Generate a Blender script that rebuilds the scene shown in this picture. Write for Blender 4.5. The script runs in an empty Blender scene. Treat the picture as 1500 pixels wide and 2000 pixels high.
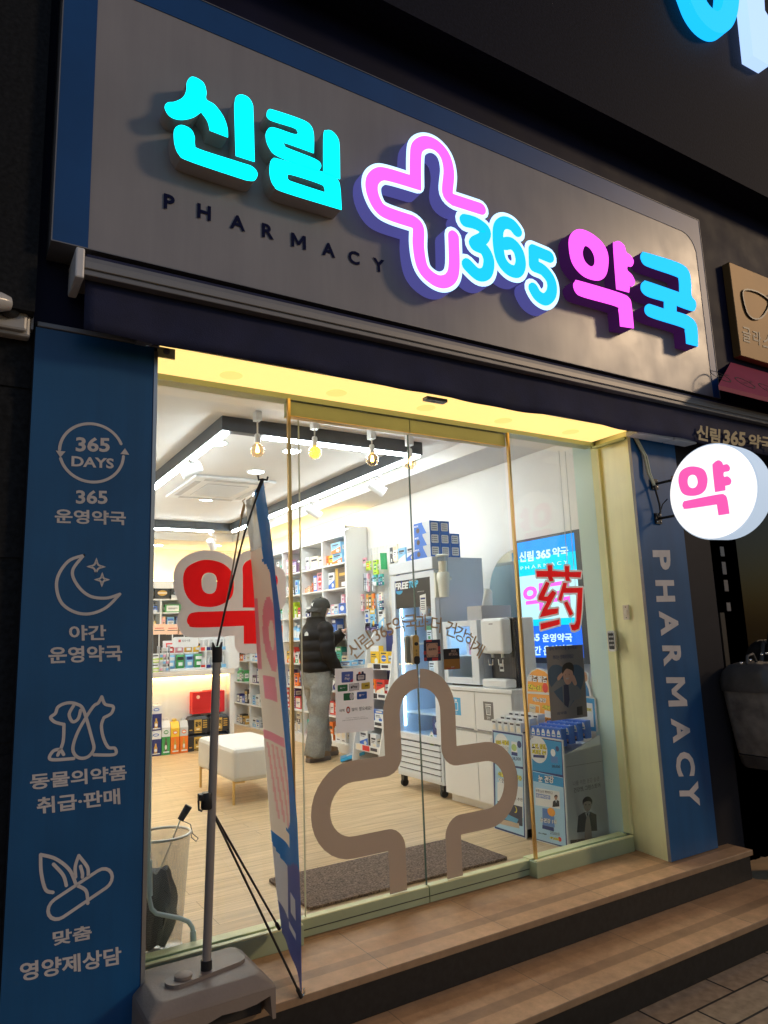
import bpy, math, random
import numpy as np
from mathutils import Vector, Matrix, geometry
from math import sin, cos, pi, radians, sqrt, atan2
random.seed(11)
S = bpy.context.scene
COL = S.collection

# ------------------------------------------------------------------ camera
CAM = Vector((0.0, -3.05, 1.28))
FPX = 1378.435                      # focal length in pixels of the 1500 x 2000 photograph
YAW, PITCH, ROLL = 0.55565, 0.17205, -0.03541
_f = Vector((sin(YAW)*cos(PITCH), cos(YAW)*cos(PITCH), sin(PITCH)))
_r0 = Vector((cos(YAW), -sin(YAW), 0)); _u0 = _r0.cross(_f)
_r = cos(ROLL)*_r0 + sin(ROLL)*_u0; _u = -sin(ROLL)*_r0 + cos(ROLL)*_u0
cd = bpy.data.cameras.new('camera'); cam = bpy.data.objects.new('camera', cd); COL.objects.link(cam)
cd.sensor_fit = 'VERTICAL'; cd.sensor_height = 36.0; cd.lens = FPX/2000*36.0
cd.clip_start = 0.05; cd.clip_end = 200
mw = Matrix.Identity(4)
for i in range(3):
    mw[i][0] = _r[i]; mw[i][1] = _u[i]; mw[i][2] = -_f[i]; mw[i][3] = CAM[i]
cam.matrix_world = mw
S.camera = cam

# ------------------------------------------------------------------ world, street light, exposure
W = bpy.data.worlds.new('World'); S.world = W; W.use_nodes = True
nt = W.node_tree; bg = nt.nodes['Background']
sky = nt.nodes.new('ShaderNodeTexSky'); sky.sky_type = 'NISHITA'; sky.sun_disc = False
sky.sun_elevation = radians(3.0); sky.sun_rotation = radians(20); sky.altitude = 50
tint = nt.nodes.new('ShaderNodeMixRGB'); tint.blend_type = 'MULTIPLY'; tint.inputs[0].default_value = 1; tint.inputs[2].default_value = (.86, .90, 1.28, 1)   # city night sky
nt.links.new(sky.outputs[0], tint.inputs[1]); nt.links.new(tint.outputs[0], bg.inputs[0]); bg.inputs[1].default_value = 0.15
SUND = Vector((-0.145, 0.10, -0.074)).normalized()
sl = bpy.data.lights.new('street_light', 'SUN'); sl.energy = 0.72; sl.angle = radians(8); sl.color = (1.0, 0.72, 0.45)
so = bpy.data.objects.new('street_light', sl); COL.objects.link(so); so.location = (6, -8, 7)
so.rotation_euler = SUND.to_track_quat('-Z', 'Y').to_euler()
S.view_settings.view_transform = 'Standard'; S.view_settings.look = 'None'
S.view_settings.exposure = 0.22; S.view_settings.gamma = 1.0
S.render.engine = 'CYCLES'
cy = S.cycles
cy.use_denoising = True
cy.max_bounces = 10; cy.diffuse_bounces = 5; cy.glossy_bounces = 4; cy.transmission_bounces = 6; cy.transparent_max_bounces = 24
cy.sample_clamp_indirect = 6.0; cy.caustics_reflective = False; cy.caustics_refractive = False
cy.use_light_tree = True

# ------------------------------------------------------------------ pixel -> world on a real plane
def ray(px, py):
    return _r*((px-750)/FPX) + _u*(-(py-1000)/FPX) + _f
def P(px, py, ax, v):
    d = ray(px, py); t = (v-CAM[ax])/d[ax]; return CAM + d*t
class Plane:
    def __init__(s, O, U, V): s.O = Vector(O); s.U = Vector(U).normalized(); s.V = Vector(V).normalized(); s.N = s.U.cross(s.V)
    def pt(s, u, v, d=0.0): return s.O + s.U*u + s.V*v + s.N*d
    def px(s, px, py):
        d = ray(px, py); t = (s.O-CAM).dot(s.N)/d.dot(s.N); q = CAM + d*t - s.O
        return (q.dot(s.U), q.dot(s.V))
def FX(y): return Plane((0, y, 0), (1, 0, 0), (0, 0, 1))       # faces the street (-y)
def SX(x): return Plane((x, 0, 0), (0, -1, 0), (0, 0, 1))      # faces -x
LOC = Plane((0, 0, 0), (1, 0, 0), (0, 0, 1))

# ------------------------------------------------------------------ materials
def lin(h):
    if not isinstance(h, str): return tuple(h)
    h = h.lstrip('#'); o = []
    for i in (0, 2, 4):
        c = int(h[i:i+2], 16)/255
        o.append(c/12.92 if c <= .04045 else ((c+.055)/1.055)**2.4)
    return tuple(o)
_M = {}
def mat(name, col, rough=0.5, metal=0.0, nz=None, bump=None, rv=0.0, spec=0.5, trans=0.0, coat=0.0):
    if name in _M: return _M[name]
    m = bpy.data.materials.new(name); m.use_nodes = True; n = m.node_tree; b = n.nodes['Principled BSDF']
    c = lin(col)
    b.inputs['Base Color'].default_value = (*c, 1); b.inputs['Roughness'].default_value = rough; b.inputs['Metallic'].default_value = metal
    b.inputs['Specular IOR Level'].default_value = spec
    if coat: b.inputs['Coat Weight'].default_value = coat
    tc = None
    if nz or bump or rv:
        tc = n.nodes.new('ShaderNodeTexCoord')
    if nz:
        t = n.nodes.new('ShaderNodeTexNoise'); t.inputs['Scale'].default_value = nz[0]; t.inputs['Detail'].default_value = 6
        n.links.new(tc.outputs['Object'], t.inputs['Vector'])
        r = n.nodes.new('ShaderNodeValToRGB'); a = nz[1]
        r.color_ramp.elements[0].position = .3; r.color_ramp.elements[1].position = .7
        r.color_ramp.elements[0].color = tuple(max(0, x*(1-a)) for x in c)+(1,)
        r.color_ramp.elements[1].color = tuple(min(1, x*(1+a)) for x in c)+(1,)
        n.links.new(t.outputs['Fac'], r.inputs['Fac']); n.links.new(r.outputs['Color'], b.inputs['Base Color'])
    if rv:
        t = n.nodes.new('ShaderNodeTexNoise'); t.inputs['Scale'].default_value = 6; t.inputs['Detail'].default_value = 5
        n.links.new(tc.outputs['Object'], t.inputs['Vector'])
        r = n.nodes.new('ShaderNodeMapRange'); r.inputs['To Min'].default_value = max(0, rough-rv); r.inputs['To Max'].default_value = min(1, rough+rv)
        n.links.new(t.outputs['Fac'], r.inputs['Value']); n.links.new(r.outputs['Result'], b.inputs['Roughness'])
    if bump:
        t = n.nodes.new('ShaderNodeTexNoise'); t.inputs['Scale'].default_value = bump[0]; t.inputs['Detail'].default_value = 4
        n.links.new(tc.outputs['Object'], t.inputs['Vector'])
        k = n.nodes.new('ShaderNodeBump'); k.inputs['Strength'].default_value = bump[1]; k.inputs['Distance'].default_value = .01
        n.links.new(t.outputs['Fac'], k.inputs['Height']); n.links.new(k.outputs['Normal'], b.inputs['Normal'])
    _M[name] = m; return m
def emit(name, col, strength):
    if name in _M: return _M[name]
    m = bpy.data.materials.new(name); m.use_nodes = True; n = m.node_tree; b = n.nodes['Principled BSDF']
    c = lin(col)
    b.inputs['Base Color'].default_value = (*[x*.3 for x in c], 1); b.inputs['Roughness'].default_value = .6; b.inputs['Specular IOR Level'].default_value = .1
    b.inputs['Emission Color'].default_value = (*c, 1); b.inputs['Emission Strength'].default_value = strength
    _M[name] = m; return m
def glass(name, tint=(.97, 1, .985), k=1.0, rough=0.0, base=.04):
    if name in _M: return _M[name]
    m = bpy.data.materials.new(name); m.use_nodes = True; n = m.node_tree
    for x in list(n.nodes): n.nodes.remove(x)
    o = n.nodes.new('ShaderNodeOutputMaterial'); mx = n.nodes.new('ShaderNodeMixShader')
    t = n.nodes.new('ShaderNodeBsdfTransparent'); t.inputs[0].default_value = (*tint, 1)
    g = n.nodes.new('ShaderNodeBsdfGlossy'); g.inputs['Roughness'].default_value = rough
    lw = n.nodes.new('ShaderNodeLayerWeight'); lw.inputs['Blend'].default_value = .5
    p = n.nodes.new('ShaderNodeMath'); p.operation = 'POWER'; p.inputs[1].default_value = 5
    ma = n.nodes.new('ShaderNodeMath'); ma.operation = 'MULTIPLY_ADD'; ma.inputs[1].default_value = (1-base)*k; ma.inputs[2].default_value = base*k
    n.links.new(lw.outputs['Facing'], p.inputs[0]); n.links.new(p.outputs[0], ma.inputs[0]); n.links.new(ma.outputs[0], mx.inputs[0])
    n.links.new(t.outputs[0], mx.inputs[1]); n.links.new(g.outputs[0], mx.inputs[2]); n.links.new(mx.outputs[0], o.inputs[0])
    _M[name] = m; return m
def film(name, col, k=.6, rough=.45):
    """thin vinyl or paper: part of the light from behind comes through"""
    if name in _M: return _M[name]
    m = mat(name, col, rough); n = m.node_tree; b = n.nodes['Principled BSDF']; o = n.nodes['Material Output']
    t = n.nodes.new('ShaderNodeBsdfTranslucent'); t.inputs[0].default_value = (*[min(1, x*1.15) for x in lin(col)], 1)
    mx = n.nodes.new('ShaderNodeMixShader'); mx.inputs[0].default_value = k
    n.links.new(b.outputs[0], mx.inputs[1]); n.links.new(t.outputs[0], mx.inputs[2]); n.links.new(mx.outputs[0], o.inputs[0])
    return m
def C(h, rough=.45): return mat('print_%s' % h.lstrip('#'), h, rough, nz=(9, .04))

# ------------------------------------------------------------------ 2D outline helpers
def smooth(pts, closed=True, n=7):
    """Catmull-Rom through pts; a point given as (x, y, 1) is a sharp corner."""
    N = len(pts); out = []
    for i in range(N if closed else N-1):
        p1 = pts[i]; p2 = pts[(i+1) % N]
        p0 = pts[(i-1) % N] if (closed or i > 0) else p1
        p3 = pts[(i+2) % N] if (closed or i+2 < N) else p2
        if len(p1) > 2: p0 = p1
        if len(p2) > 2: p3 = p2
        if len(p1) > 2 and len(p2) > 2: out.append((p1[0], p1[1])); continue
        for k in range(n):
            t = k/n; t2 = t*t; t3 = t2*t
            out.append(tuple(.5*((2*p1[a]) + (-p0[a]+p2[a])*t + (2*p0[a]-5*p1[a]+4*p2[a]-p3[a])*t2 + (-p0[a]+3*p1[a]-3*p2[a]+p3[a])*t3) for a in (0, 1)))
    if not closed: out.append((pts[-1][0], pts[-1][1]))
    return out
def fillet(pts, r, n=6, closed=False):
    out = []; N = len(pts)
    for i, p in enumerate(pts):
        if not closed and i in (0, N-1): out.append(tuple(p[:2])); continue
        rr = p[2] if len(p) > 2 else r
        a = Vector(pts[i-1][:2]); b = Vector(p[:2]); c = Vector(pts[(i+1) % N][:2])
        d1 = (a-b); d2 = (c-b); l1, l2 = d1.length, d2.length; d1.normalize(); d2.normalize()
        ang = math.acos(max(-1, min(1, d1.dot(d2))))
        if rr <= 1e-6 or abs(ang-pi) < 1e-3: out.append(tuple(b)); continue
        L = min(rr/math.tan(ang/2), l1*.499, l2*.499); r2 = L*math.tan(ang/2)
        bis = (d1+d2).normalized(); ctr = b+bis*(r2/sin(ang/2))
        s = b+d1*L-ctr; e = b+d2*L-ctr
        a0 = atan2(s.y, s.x); a1 = atan2(e.y, e.x); da = (a1-a0+pi) % (2*pi)-pi
        for k in range(n+1):
            t = a0+da*k/n; out.append((ctr.x+r2*cos(t), ctr.y+r2*sin(t)))
    return out
def stroke(path, w, closed=False, cap=(1, 1), n=8):
    """outline loops of a constant-width stroke"""
    Q = [Vector(p[:2]) for p in path]
    R = [Q[0]]
    for q in Q[1:]:
        if (q-R[-1]).length > 1e-5: R.append(q)
    if closed and (R[0]-R[-1]).length < 1e-5: R.pop()
    N = len(R); Lf, Rt = [], []
    for i in range(N):
        if closed: a, c = R[i-1], R[(i+1) % N]
        else: a, c = R[max(0, i-1)], R[min(N-1, i+1)]
        b = R[i]
        d1 = (b-a).normalized() if (b-a).length > 1e-9 else (c-b).normalized()
        d2 = (c-b).normalized() if (c-b).length > 1e-9 else d1
        t = (d1+d2).normalized(); nn = Vector((-t.y, t.x)); k = max(.4, nn.dot(Vector((-d1.y, d1.x))))
        Lf.append(b+nn*(w/2/k)); Rt.append(b-nn*(w/2/k))
    if closed: return [[tuple(p) for p in Lf], [tuple(p) for p in reversed(Rt)]]
    loop = [tuple(p) for p in Rt]
    def arc(c, d):
        a0 = atan2(-d.x, d.y)  # from right side to left side round the end
        base = atan2(d.y, d.x)
        return [(c.x+w/2*cos(base-pi/2+pi*k/n), c.y+w/2*sin(base-pi/2+pi*k/n)) for k in range(1, n)]
    if cap[1]: loop += arc(R[-1], (R[-1]-R[-2]).normalized())
    loop += [tuple(p) for p in reversed(Lf)]
    if cap[0]: loop += arc(R[0], (R[0]-R[1]).normalized())
    return [loop]
def ell(cx, cy, rx, ry, n=28, a0=0, a1=2*pi):
    full = abs(a1-a0-2*pi) < 1e-6
    return [(cx+rx*cos(a0+(a1-a0)*k/(n if full else n-1)), cy+ry*sin(a0+(a1-a0)*k/(n if full else n-1))) for k in range(n)]
def rrect(x0, y0, x1, y1, r, n=5):
    return fillet([(x0, y0), (x1, y0), (x1, y1), (x0, y1)], r, n, closed=True)
def area(l): return .5*sum(l[i-1][0]*l[i][1]-l[i][0]*l[i-1][1] for i in range(len(l)))

_T = {}
def glyphs(s, bold=0.0):
    k = (s, bold)
    if k not in _T and s == 'M' and bold:
        L = [(0, 0), (.15, 0), (.15, .44), (.31, .16), (.43, .16), (.59, .44), (.59, 0), (.74, 0), (.74, .69), (.59, .69), (.37, .33), (.15, .69), (0, .69)]
        _T[k] = (L, [tuple(t) if area([L[i] for i in t]) > 0 else (t[0], t[2], t[1]) for t in geometry.tessellate_polygon([[Vector((*p, 0)) for p in L]])], 0, .74, 0, .69)
    if k not in _T:
        c = bpy.data.curves.new('lettering', 'FONT'); c.body = s; c.offset = bold; c.resolution_u = 3
        o = bpy.data.objects.new('lettering', c); me = bpy.data.meshes.new_from_object(o)
        V = [tuple(v.co[:2]) for v in me.vertices]; Fc = [tuple(p.vertices) for p in me.polygons]
        bpy.data.objects.remove(o); bpy.data.curves.remove(c); bpy.data.meshes.remove(me)
        xs = [v[0] for v in V]; ys = [v[1] for v in V]
        _T[k] = (V, Fc, min(xs), max(xs), min(ys), max(ys))
    return _T[k]

# ------------------------------------------------------------------ mesh collector
def inside(l, X, Y):
    r = np.zeros(X.shape, bool)
    for (x0, y0), (x1, y1) in zip(l, l[1:]+l[:1]):
        if y0 == y1: continue
        r ^= ((y0 > Y) != (y1 > Y)) & (X < (x1-x0)*(Y-y0)/(y1-y0)+x0)
    return r
def halo(mb, shapes, holes, w, pl, d, m, cell=.002):
    """one flat vinyl border round a group of shapes, cut out where the shapes themselves lie"""
    pts = [p for s_ in shapes for p in s_]; xs = [p[0] for p in pts]; ys = [p[1] for p in pts]
    gx = np.arange(min(xs)-w-.01, max(xs)+w+.01, cell); gy = np.arange(min(ys)-w-.01, max(ys)+w+.01, cell); X, Y = np.meshgrid(gx, gy)
    D = np.full(X.shape, 9.0); I = np.zeros(X.shape, bool)
    for s_ in shapes:
        I |= inside(s_, X, Y)
        for (x0, y0), (x1, y1) in zip(s_, s_[1:]+s_[:1]):
            dx, dy = x1-x0, y1-y0; t = np.clip(((X-x0)*dx+(Y-y0)*dy)/max(dx*dx+dy*dy, 1e-12), 0, 1); D = np.minimum(D, (X-x0-t*dx)**2+(Y-y0-t*dy)**2)
    K = (D < w*w) & ~I
    for h_ in holes:
        Hh = inside(h_[0], X, Y); K |= Hh
        if len(h_) > 1: K &= ~inside(h_[1], X, Y)
    for j in range(K.shape[0]):
        row = K[j]; i = 0
        while i < len(row):
            if row[i]:
                k = i
                while k < len(row) and row[k]: k += 1
                mb.rect(pl, gx[i]-cell/2, gy[j]-cell/2, gx[k-1]+cell/2, gy[j]+cell/2, d, m); i = k
            else: i += 1
class MB:
    def __init__(s): s.v = []; s.f = []; s.m = []; s.mats = []
    def mi(s, m):
        if m not in s.mats: s.mats.append(m)
        return s.mats.index(m)
    def add(s, vs, fs, m):
        b = len(s.v); s.v += [tuple(x) for x in vs]; k = s.mi(m)
        for f in fs: s.f.append(tuple(b+i for i in f)); s.m.append(k)
    def box(s, x0, y0, z0, x1, y1, z1, m, T=None):
        x0, x1 = sorted((x0, x1)); y0, y1 = sorted((y0, y1)); z0, z1 = sorted((z0, z1))
        vs = [Vector(p) for p in ((x0,y0,z0),(x1,y0,z0),(x1,y1,z0),(x0,y1,z0),(x0,y0,z1),(x1,y0,z1),(x1,y1,z1),(x0,y1,z1))]
        if T: vs = [T @ v for v in vs]
        s.add(vs, [(0,3,2,1),(4,5,6,7),(0,1,5,4),(1,2,6,5),(2,3,7,6),(3,0,4,7)], m)
    def hexa(s, b, t, m):      # bottom 4 pts ccw from above, top 4 pts
        s.add(list(b)+list(t), [(0,3,2,1),(4,5,6,7),(0,1,5,4),(1,2,6,5),(2,3,7,6),(3,0,4,7)], m)
    def quad(s, a, b, c, d, m): s.add([a, b, c, d], [(0, 1, 2, 3)], m)
    def tube(s, pts, r, m, n=10, caps=True):
        pts = [Vector(p) for p in pts]; N = len(pts); rr = r if isinstance(r, (list, tuple)) else [r]*N
        t0 = (pts[1]-pts[0]).normalized(); a = Vector((0, 0, 1)) if abs(t0.z) < .9 else Vector((1, 0, 0))
        e1 = t0.cross(a).normalized(); vs = []; fs = []
        for i, p in enumerate(pts):
            t = ((pts[min(i+1, N-1)]-p).normalized() + (p-pts[max(i-1, 0)]).normalized()) if 0 < i < N-1 else (pts[min(i+1, N-1)]-pts[max(i-1, 0)])
            t.normalize(); e1 = (e1-t*e1.dot(t)).normalized(); e2 = t.cross(e1)
            for k in range(n):
                w = 2*pi*k/n; vs.append(p+(e1*cos(w)+e2*sin(w))*rr[i])
        for i in range(N-1):
            for k in range(n): fs.append((i*n+k, i*n+(k+1) % n, (i+1)*n+(k+1) % n, (i+1)*n+k))
        if caps: fs.append(tuple(reversed(range(n)))); fs.append(tuple((N-1)*n+k for k in range(n)))
        s.add(vs, fs, m)
    def lathe(s, prof, c, ax, m, n=20, caps=True):
        """prof: (r, h) along axis ax from c"""
        c = Vector(c); ax = Vector(ax).normalized(); a = Vector((0, 0, 1)) if abs(ax.z) < .9 else Vector((1, 0, 0))
        e1 = ax.cross(a).normalized(); e2 = ax.cross(e1); vs = []; fs = []
        for r, h in prof:
            for k in range(n): w = 2*pi*k/n; vs.append(c+ax*h+(e1*cos(w)+e2*sin(w))*r)
        for i in range(len(prof)-1):
            for k in range(n): fs.append((i*n+k, (i+1)*n+k, (i+1)*n+(k+1) % n, i*n+(k+1) % n))
        if caps and prof[0][0] > 1e-5: fs.append(tuple(range(n)))
        if caps and prof[-1][0] > 1e-5: fs.append(tuple(reversed([(len(prof)-1)*n+k for k in range(n)])))
        s.add(vs, fs, m)
    def loft(s, rings, m, caps=True):
        n = len(rings[0]); vs = [p for r in rings for p in r]; fs = []
        for i in range(len(rings)-1):
            for k in range(n): fs.append((i*n+k, i*n+(k+1) % n, (i+1)*n+(k+1) % n, (i+1)*n+k))
        if caps: fs.append(tuple(reversed(range(n)))); fs.append(tuple((len(rings)-1)*n+k for k in range(n)))
        s.add(vs, fs, m)
    def fill(s, loops, pl, d0, d1, m, side=None):
        """filled outline on a plane (first loop outer, others holes): front face at d1, walls back to d0"""
        L = [list(l) for l in loops]
        if area(L[0]) < 0: L[0].reverse()
        for h in L[1:]:
            if area(h) > 0: h.reverse()
        tri = geometry.tessellate_polygon([[Vector((p[0], p[1], 0)) for p in l] for l in L])
        flat = [p for l in L for p in l]
        fs = []
        for t in tri:
            a, b, c = (flat[i] for i in t)
            cr = (b[0]-a[0])*(c[1]-a[1])-(b[1]-a[1])*(c[0]-a[0])
            if abs(cr) < 1e-12: continue
            fs.append(t if cr > 0 else (t[0], t[2], t[1]))
        s.add([pl.pt(p[0], p[1], d1) for p in flat], fs, m)
        if abs(d1-d0) > 1e-6:
            for l in L:
                n = len(l); vs = [pl.pt(p[0], p[1], d0) for p in l]+[pl.pt(p[0], p[1], d1) for p in l]
                s.add(vs, [(k, (k+1) % n, n+(k+1) % n, n+k) for k in range(n)], side or m)
    def rect(s, pl, u0, v0, u1, v1, d, m, t=0.0):
        if t: s.fill([[(u0, v0), (u1, v0), (u1, v1), (u0, v1)]], pl, d-t, d, m)
        else: s.quad(pl.pt(u0, v0, d), pl.pt(u1, v0, d), pl.pt(u1, v1, d), pl.pt(u0, v1, d), m)
    def capsules(s, path, w, pl, d0, d1, m, side=None, n=7):
        """wide self-touching stroke as a chain of overlapping stadium prisms"""
        Q = [Vector(p[:2]) for p in path]
        for i, (a, b) in enumerate(zip(Q, Q[1:])):
            if (b-a).length < 1e-5: continue
            L = stroke([tuple(a), tuple(b)], w, n=n)[0]; dd = d1+.00004*(i % 9)
            s.fill([L], pl, d0, dd, m, side)
    def text(s, t, pl, u, v, h=None, w=None, d=.001, m=None, bold=0.0, rot=0.0, al='l', thick=0.0, skew=0.0):
        V, Fc, x0, x1, y0, y1 = glyphs(t, bold)
        sy = h/(y1-y0) if h else w/(x1-x0); sx = w/(x1-x0) if w else sy
        W = (x1-x0)*sx; ox = {'l': 0, 'c': -W/2, 'r': -W}[al]; ca, sa = cos(rot), sin(rot)
        q = []
        for x, y in V:
            a = (x-x0)*sx+ox; b = (y-y0)*sy; a += b*skew; q.append((u+a*ca-b*sa, v+a*sa+b*ca))
        s.add([pl.pt(a, b, d) for a, b in q], Fc, m)
        if thick:
            # side walls from boundary edges
            E = {}
            for f in Fc:
                for i in range(len(f)):
                    e = (f[i], f[(i+1) % len(f)]); E[e] = E.get(e, 0)+1
            key = {}
            pk = lambda i: (round(V[i][0], 5), round(V[i][1], 5))
            cnt = {}
            for e in E:
                a, b = pk(e[0]), pk(e[1]); cnt[(a, b)] = cnt.get((a, b), 0)+1
            bd = [e for e in E if (pk(e[1]), pk(e[0])) not in cnt]
            vs = []; fs = []
            for a, b in bd:
                k = len(vs); vs += [pl.pt(*q[a], d-thick), pl.pt(*q[b], d-thick), pl.pt(*q[b], d), pl.pt(*q[a], d)]; fs.append((k, k+1, k+2, k+3))
            s.add(vs, fs, m)
    def tpx(s, t, pl, bl, br, tl, d=.001, m=None, bold=0.0):
        """text fitted into a parallelogram given by photo pixels traced onto the plane"""
        V, Fc, x0, x1, y0, y1 = glyphs(t, bold)
        a = Vector(pl.px(*bl)); b = Vector(pl.px(*br)); c = Vector(pl.px(*tl))
        vs = []
        for x, y in V:
            p = a+(b-a)*((x-x0)/(x1-x0))+(c-a)*((y-y0)/(y1-y0)); vs.append(pl.pt(p.x, p.y, d))
        s.add(vs, Fc, m)
    def build(s, name, parent=None, loc=None, rz=0.0, sm=None, bev=0.0, origin=None):
        me = bpy.data.meshes.new(name)
        vs = s.v
        if origin is not None: vs = [(v[0]-origin[0], v[1]-origin[1], v[2]-origin[2]) for v in vs]
        me.from_pydata(vs, [], s.f)
        for m in s.mats: me.materials.append(m)
        for p, k in zip(me.polygons, s.m): p.material_index = k
        if sm is not None:
            me.polygons.foreach_set('use_smooth', [True]*len(me.polygons)); me.set_sharp_from_angle(angle=radians(sm))
        me.update()
        o = bpy.data.objects.new(name, me); COL.objects.link(o)
        if parent: o.parent = parent
        if origin is not None and loc is None: loc = origin
        if loc is not None: o.location = loc
        o.rotation_euler.z = rz
        if bev:
            b = o.modifiers.new('bevel', 'BEVEL'); b.width = bev; b.segments = 2; b.limit_method = 'ANGLE'; b.angle_limit = radians(40)
        return o
def tag(o, label, cat, group=None, kind=None):
    if label: o['label'] = label
    if cat: o['category'] = cat
    if group: o['group'] = group
    if kind: o['kind'] = kind
    return o
def thing(name, label, cat, loc=(0, 0, 0), rz=0.0, group=None):
    o = bpy.data.objects.new(name, None); COL.objects.link(o); o.location = loc; o.rotation_euler.z = rz; o.empty_display_size = .1
    return tag(o, label, cat, group, 'thing')
def struct(o): o['kind'] = 'structure'; return o
def copy_thing(o, loc, rz=None, label=None):
    c = o.copy(); COL.objects.link(c); c.location = loc
    if rz is not None: c.rotation_euler.z = rz
    if label: c['label'] = label
    for ch in list(o.children):
        k = ch.copy(); COL.objects.link(k); k.parent = c
        for g in ch.children:
            h = g.copy(); COL.objects.link(h); h.parent = k
    return c
def Rz(a): return Matrix.Rotation(a, 4, 'Z')
ORD = ['zeroth', 'first', 'second', 'third', 'fourth', 'fifth', 'sixth', 'seventh', 'eighth', 'ninth', 'tenth', 'eleventh', 'twelfth']

# ================================================================== common materials
def wl(o):
    p = Vector(o.location); q = o.parent
    while q: p = p+q.location; q = q.parent
    return p
def wb(mb, name, parent, **k):
    """build a world-space mesh as a child of parent (unrotated chain)"""
    L = wl(parent); o = mb.build(name, parent, origin=tuple(L), loc=(0, 0, 0), **k); return o
CREAM = mat('cream_painted_metal', (.85, .84, .47), .38, nz=(5, .05), rv=.08)
PALEGR = mat('pale_green_frame', (.38, .45, .28), .4, nz=(6, .08), rv=.08)
GOLD = mat('brass_trim', (.72, .50, .20), .28, metal=.9)
STEEL = mat('brushed_steel', (.55, .55, .54), .32, metal=.9, rv=.08)
CHROME = mat('chrome', (.8, .8, .8), .12, metal=1)
BLACK = mat('black_plastic', (.015, .015, .016), .42)
BLACKR = mat('black_rubber', (.012, .012, .012), .7)
WHITEP = mat('white_plastic', (.80, .81, .82), .35, nz=(4, .02))
WHITEM = mat('white_melamine', (.80, .80, .79), .4, nz=(3, .02))
WALLW = mat('white_wall_paint', (.80, .78, .74), .75, nz=(3, .03), bump=(140, .05))
CEILM = mat('ceiling_paint', (.80, .785, .76), .8, nz=(2, .03))
NAVY = mat('navy_wall_panel', (.004, .005, .028), .6, nz=(3, .25), rv=.1, spec=.2)
DARKW = mat('dark_granite_wall', (.014, .015, .017), .7, nz=(60, .45), rv=.12, bump=(80, .15), spec=.15)
DARKP = mat('dark_grey_panel', (.022, .021, .026), .6, nz=(4, .15), spec=.2)
BLUEP = mat('blue_panel', (.006, .092, .25), .42, nz=(3, .12), rv=.08)
LETTG = mat('grey_vinyl_letters', (.62, .58, .57), .5, nz=(14, .08))
BLKRISER = mat('black_riser_stone', (.012, .012, .012), .5, nz=(40, .4))
SIGNG = mat('sign_grey_panel', (.35, .335, .345), .33, nz=(2.2, .07), rv=.1)
def streaks(m, amt):
    n = m.node_tree; b = n.nodes['Principled BSDF']; l = b.inputs['Base Color'].links[0]; src = l.from_socket
    tc = n.nodes.new('ShaderNodeTexCoord'); mp = n.nodes.new('ShaderNodeMapping'); mp.inputs['Scale'].default_value = (9, 9, .7); n.links.new(tc.outputs['Object'], mp.inputs[0])
    t = n.nodes.new('ShaderNodeTexNoise'); t.inputs['Scale'].default_value = 1.3; t.inputs['Detail'].default_value = 7; t.inputs['Roughness'].default_value = .65; n.links.new(mp.outputs[0], t.inputs['Vector'])
    r = n.nodes.new('ShaderNodeValToRGB'); r.color_ramp.elements[0].position = .35; r.color_ramp.elements[0].color = (1-amt, 1-amt, 1-amt, 1); r.color_ramp.elements[1].position = .65; r.color_ramp.elements[1].color = (1, 1, 1, 1)
    n.links.new(t.outputs['Fac'], r.inputs[0]); x = n.nodes.new('ShaderNodeMixRGB'); x.blend_type = 'MULTIPLY'; x.inputs[0].default_value = 1
    n.links.new(src, x.inputs[1]); n.links.new(r.outputs[0], x.inputs[2]); n.links.new(x.outputs[0], b.inputs['Base Color'])
streaks(SIGNG, .09); streaks(BLUEP, .16); streaks(CREAM, .08)
SIGNB = mat('sign_blue_border', (.008, .075, .26), .4, nz=(4, .1))
ALU = mat('aluminium', (.24, .24, .25), .5, metal=.4, nz=(12, .08))
NAVYF = mat('navy_awning_fabric', (.013, .017, .060), .8, nz=(7, .25), bump=(220, .25))
BROWN = film('brown_vinyl_film', (.36, .27, .21), .3, .5)
GLASS = glass('window_glass', k=.7)
REDV = film('red_vinyl', (.80, .010, .012), .55)
GREYV = film('grey_vinyl_outline', (.70, .62, .60), .5)

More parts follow.
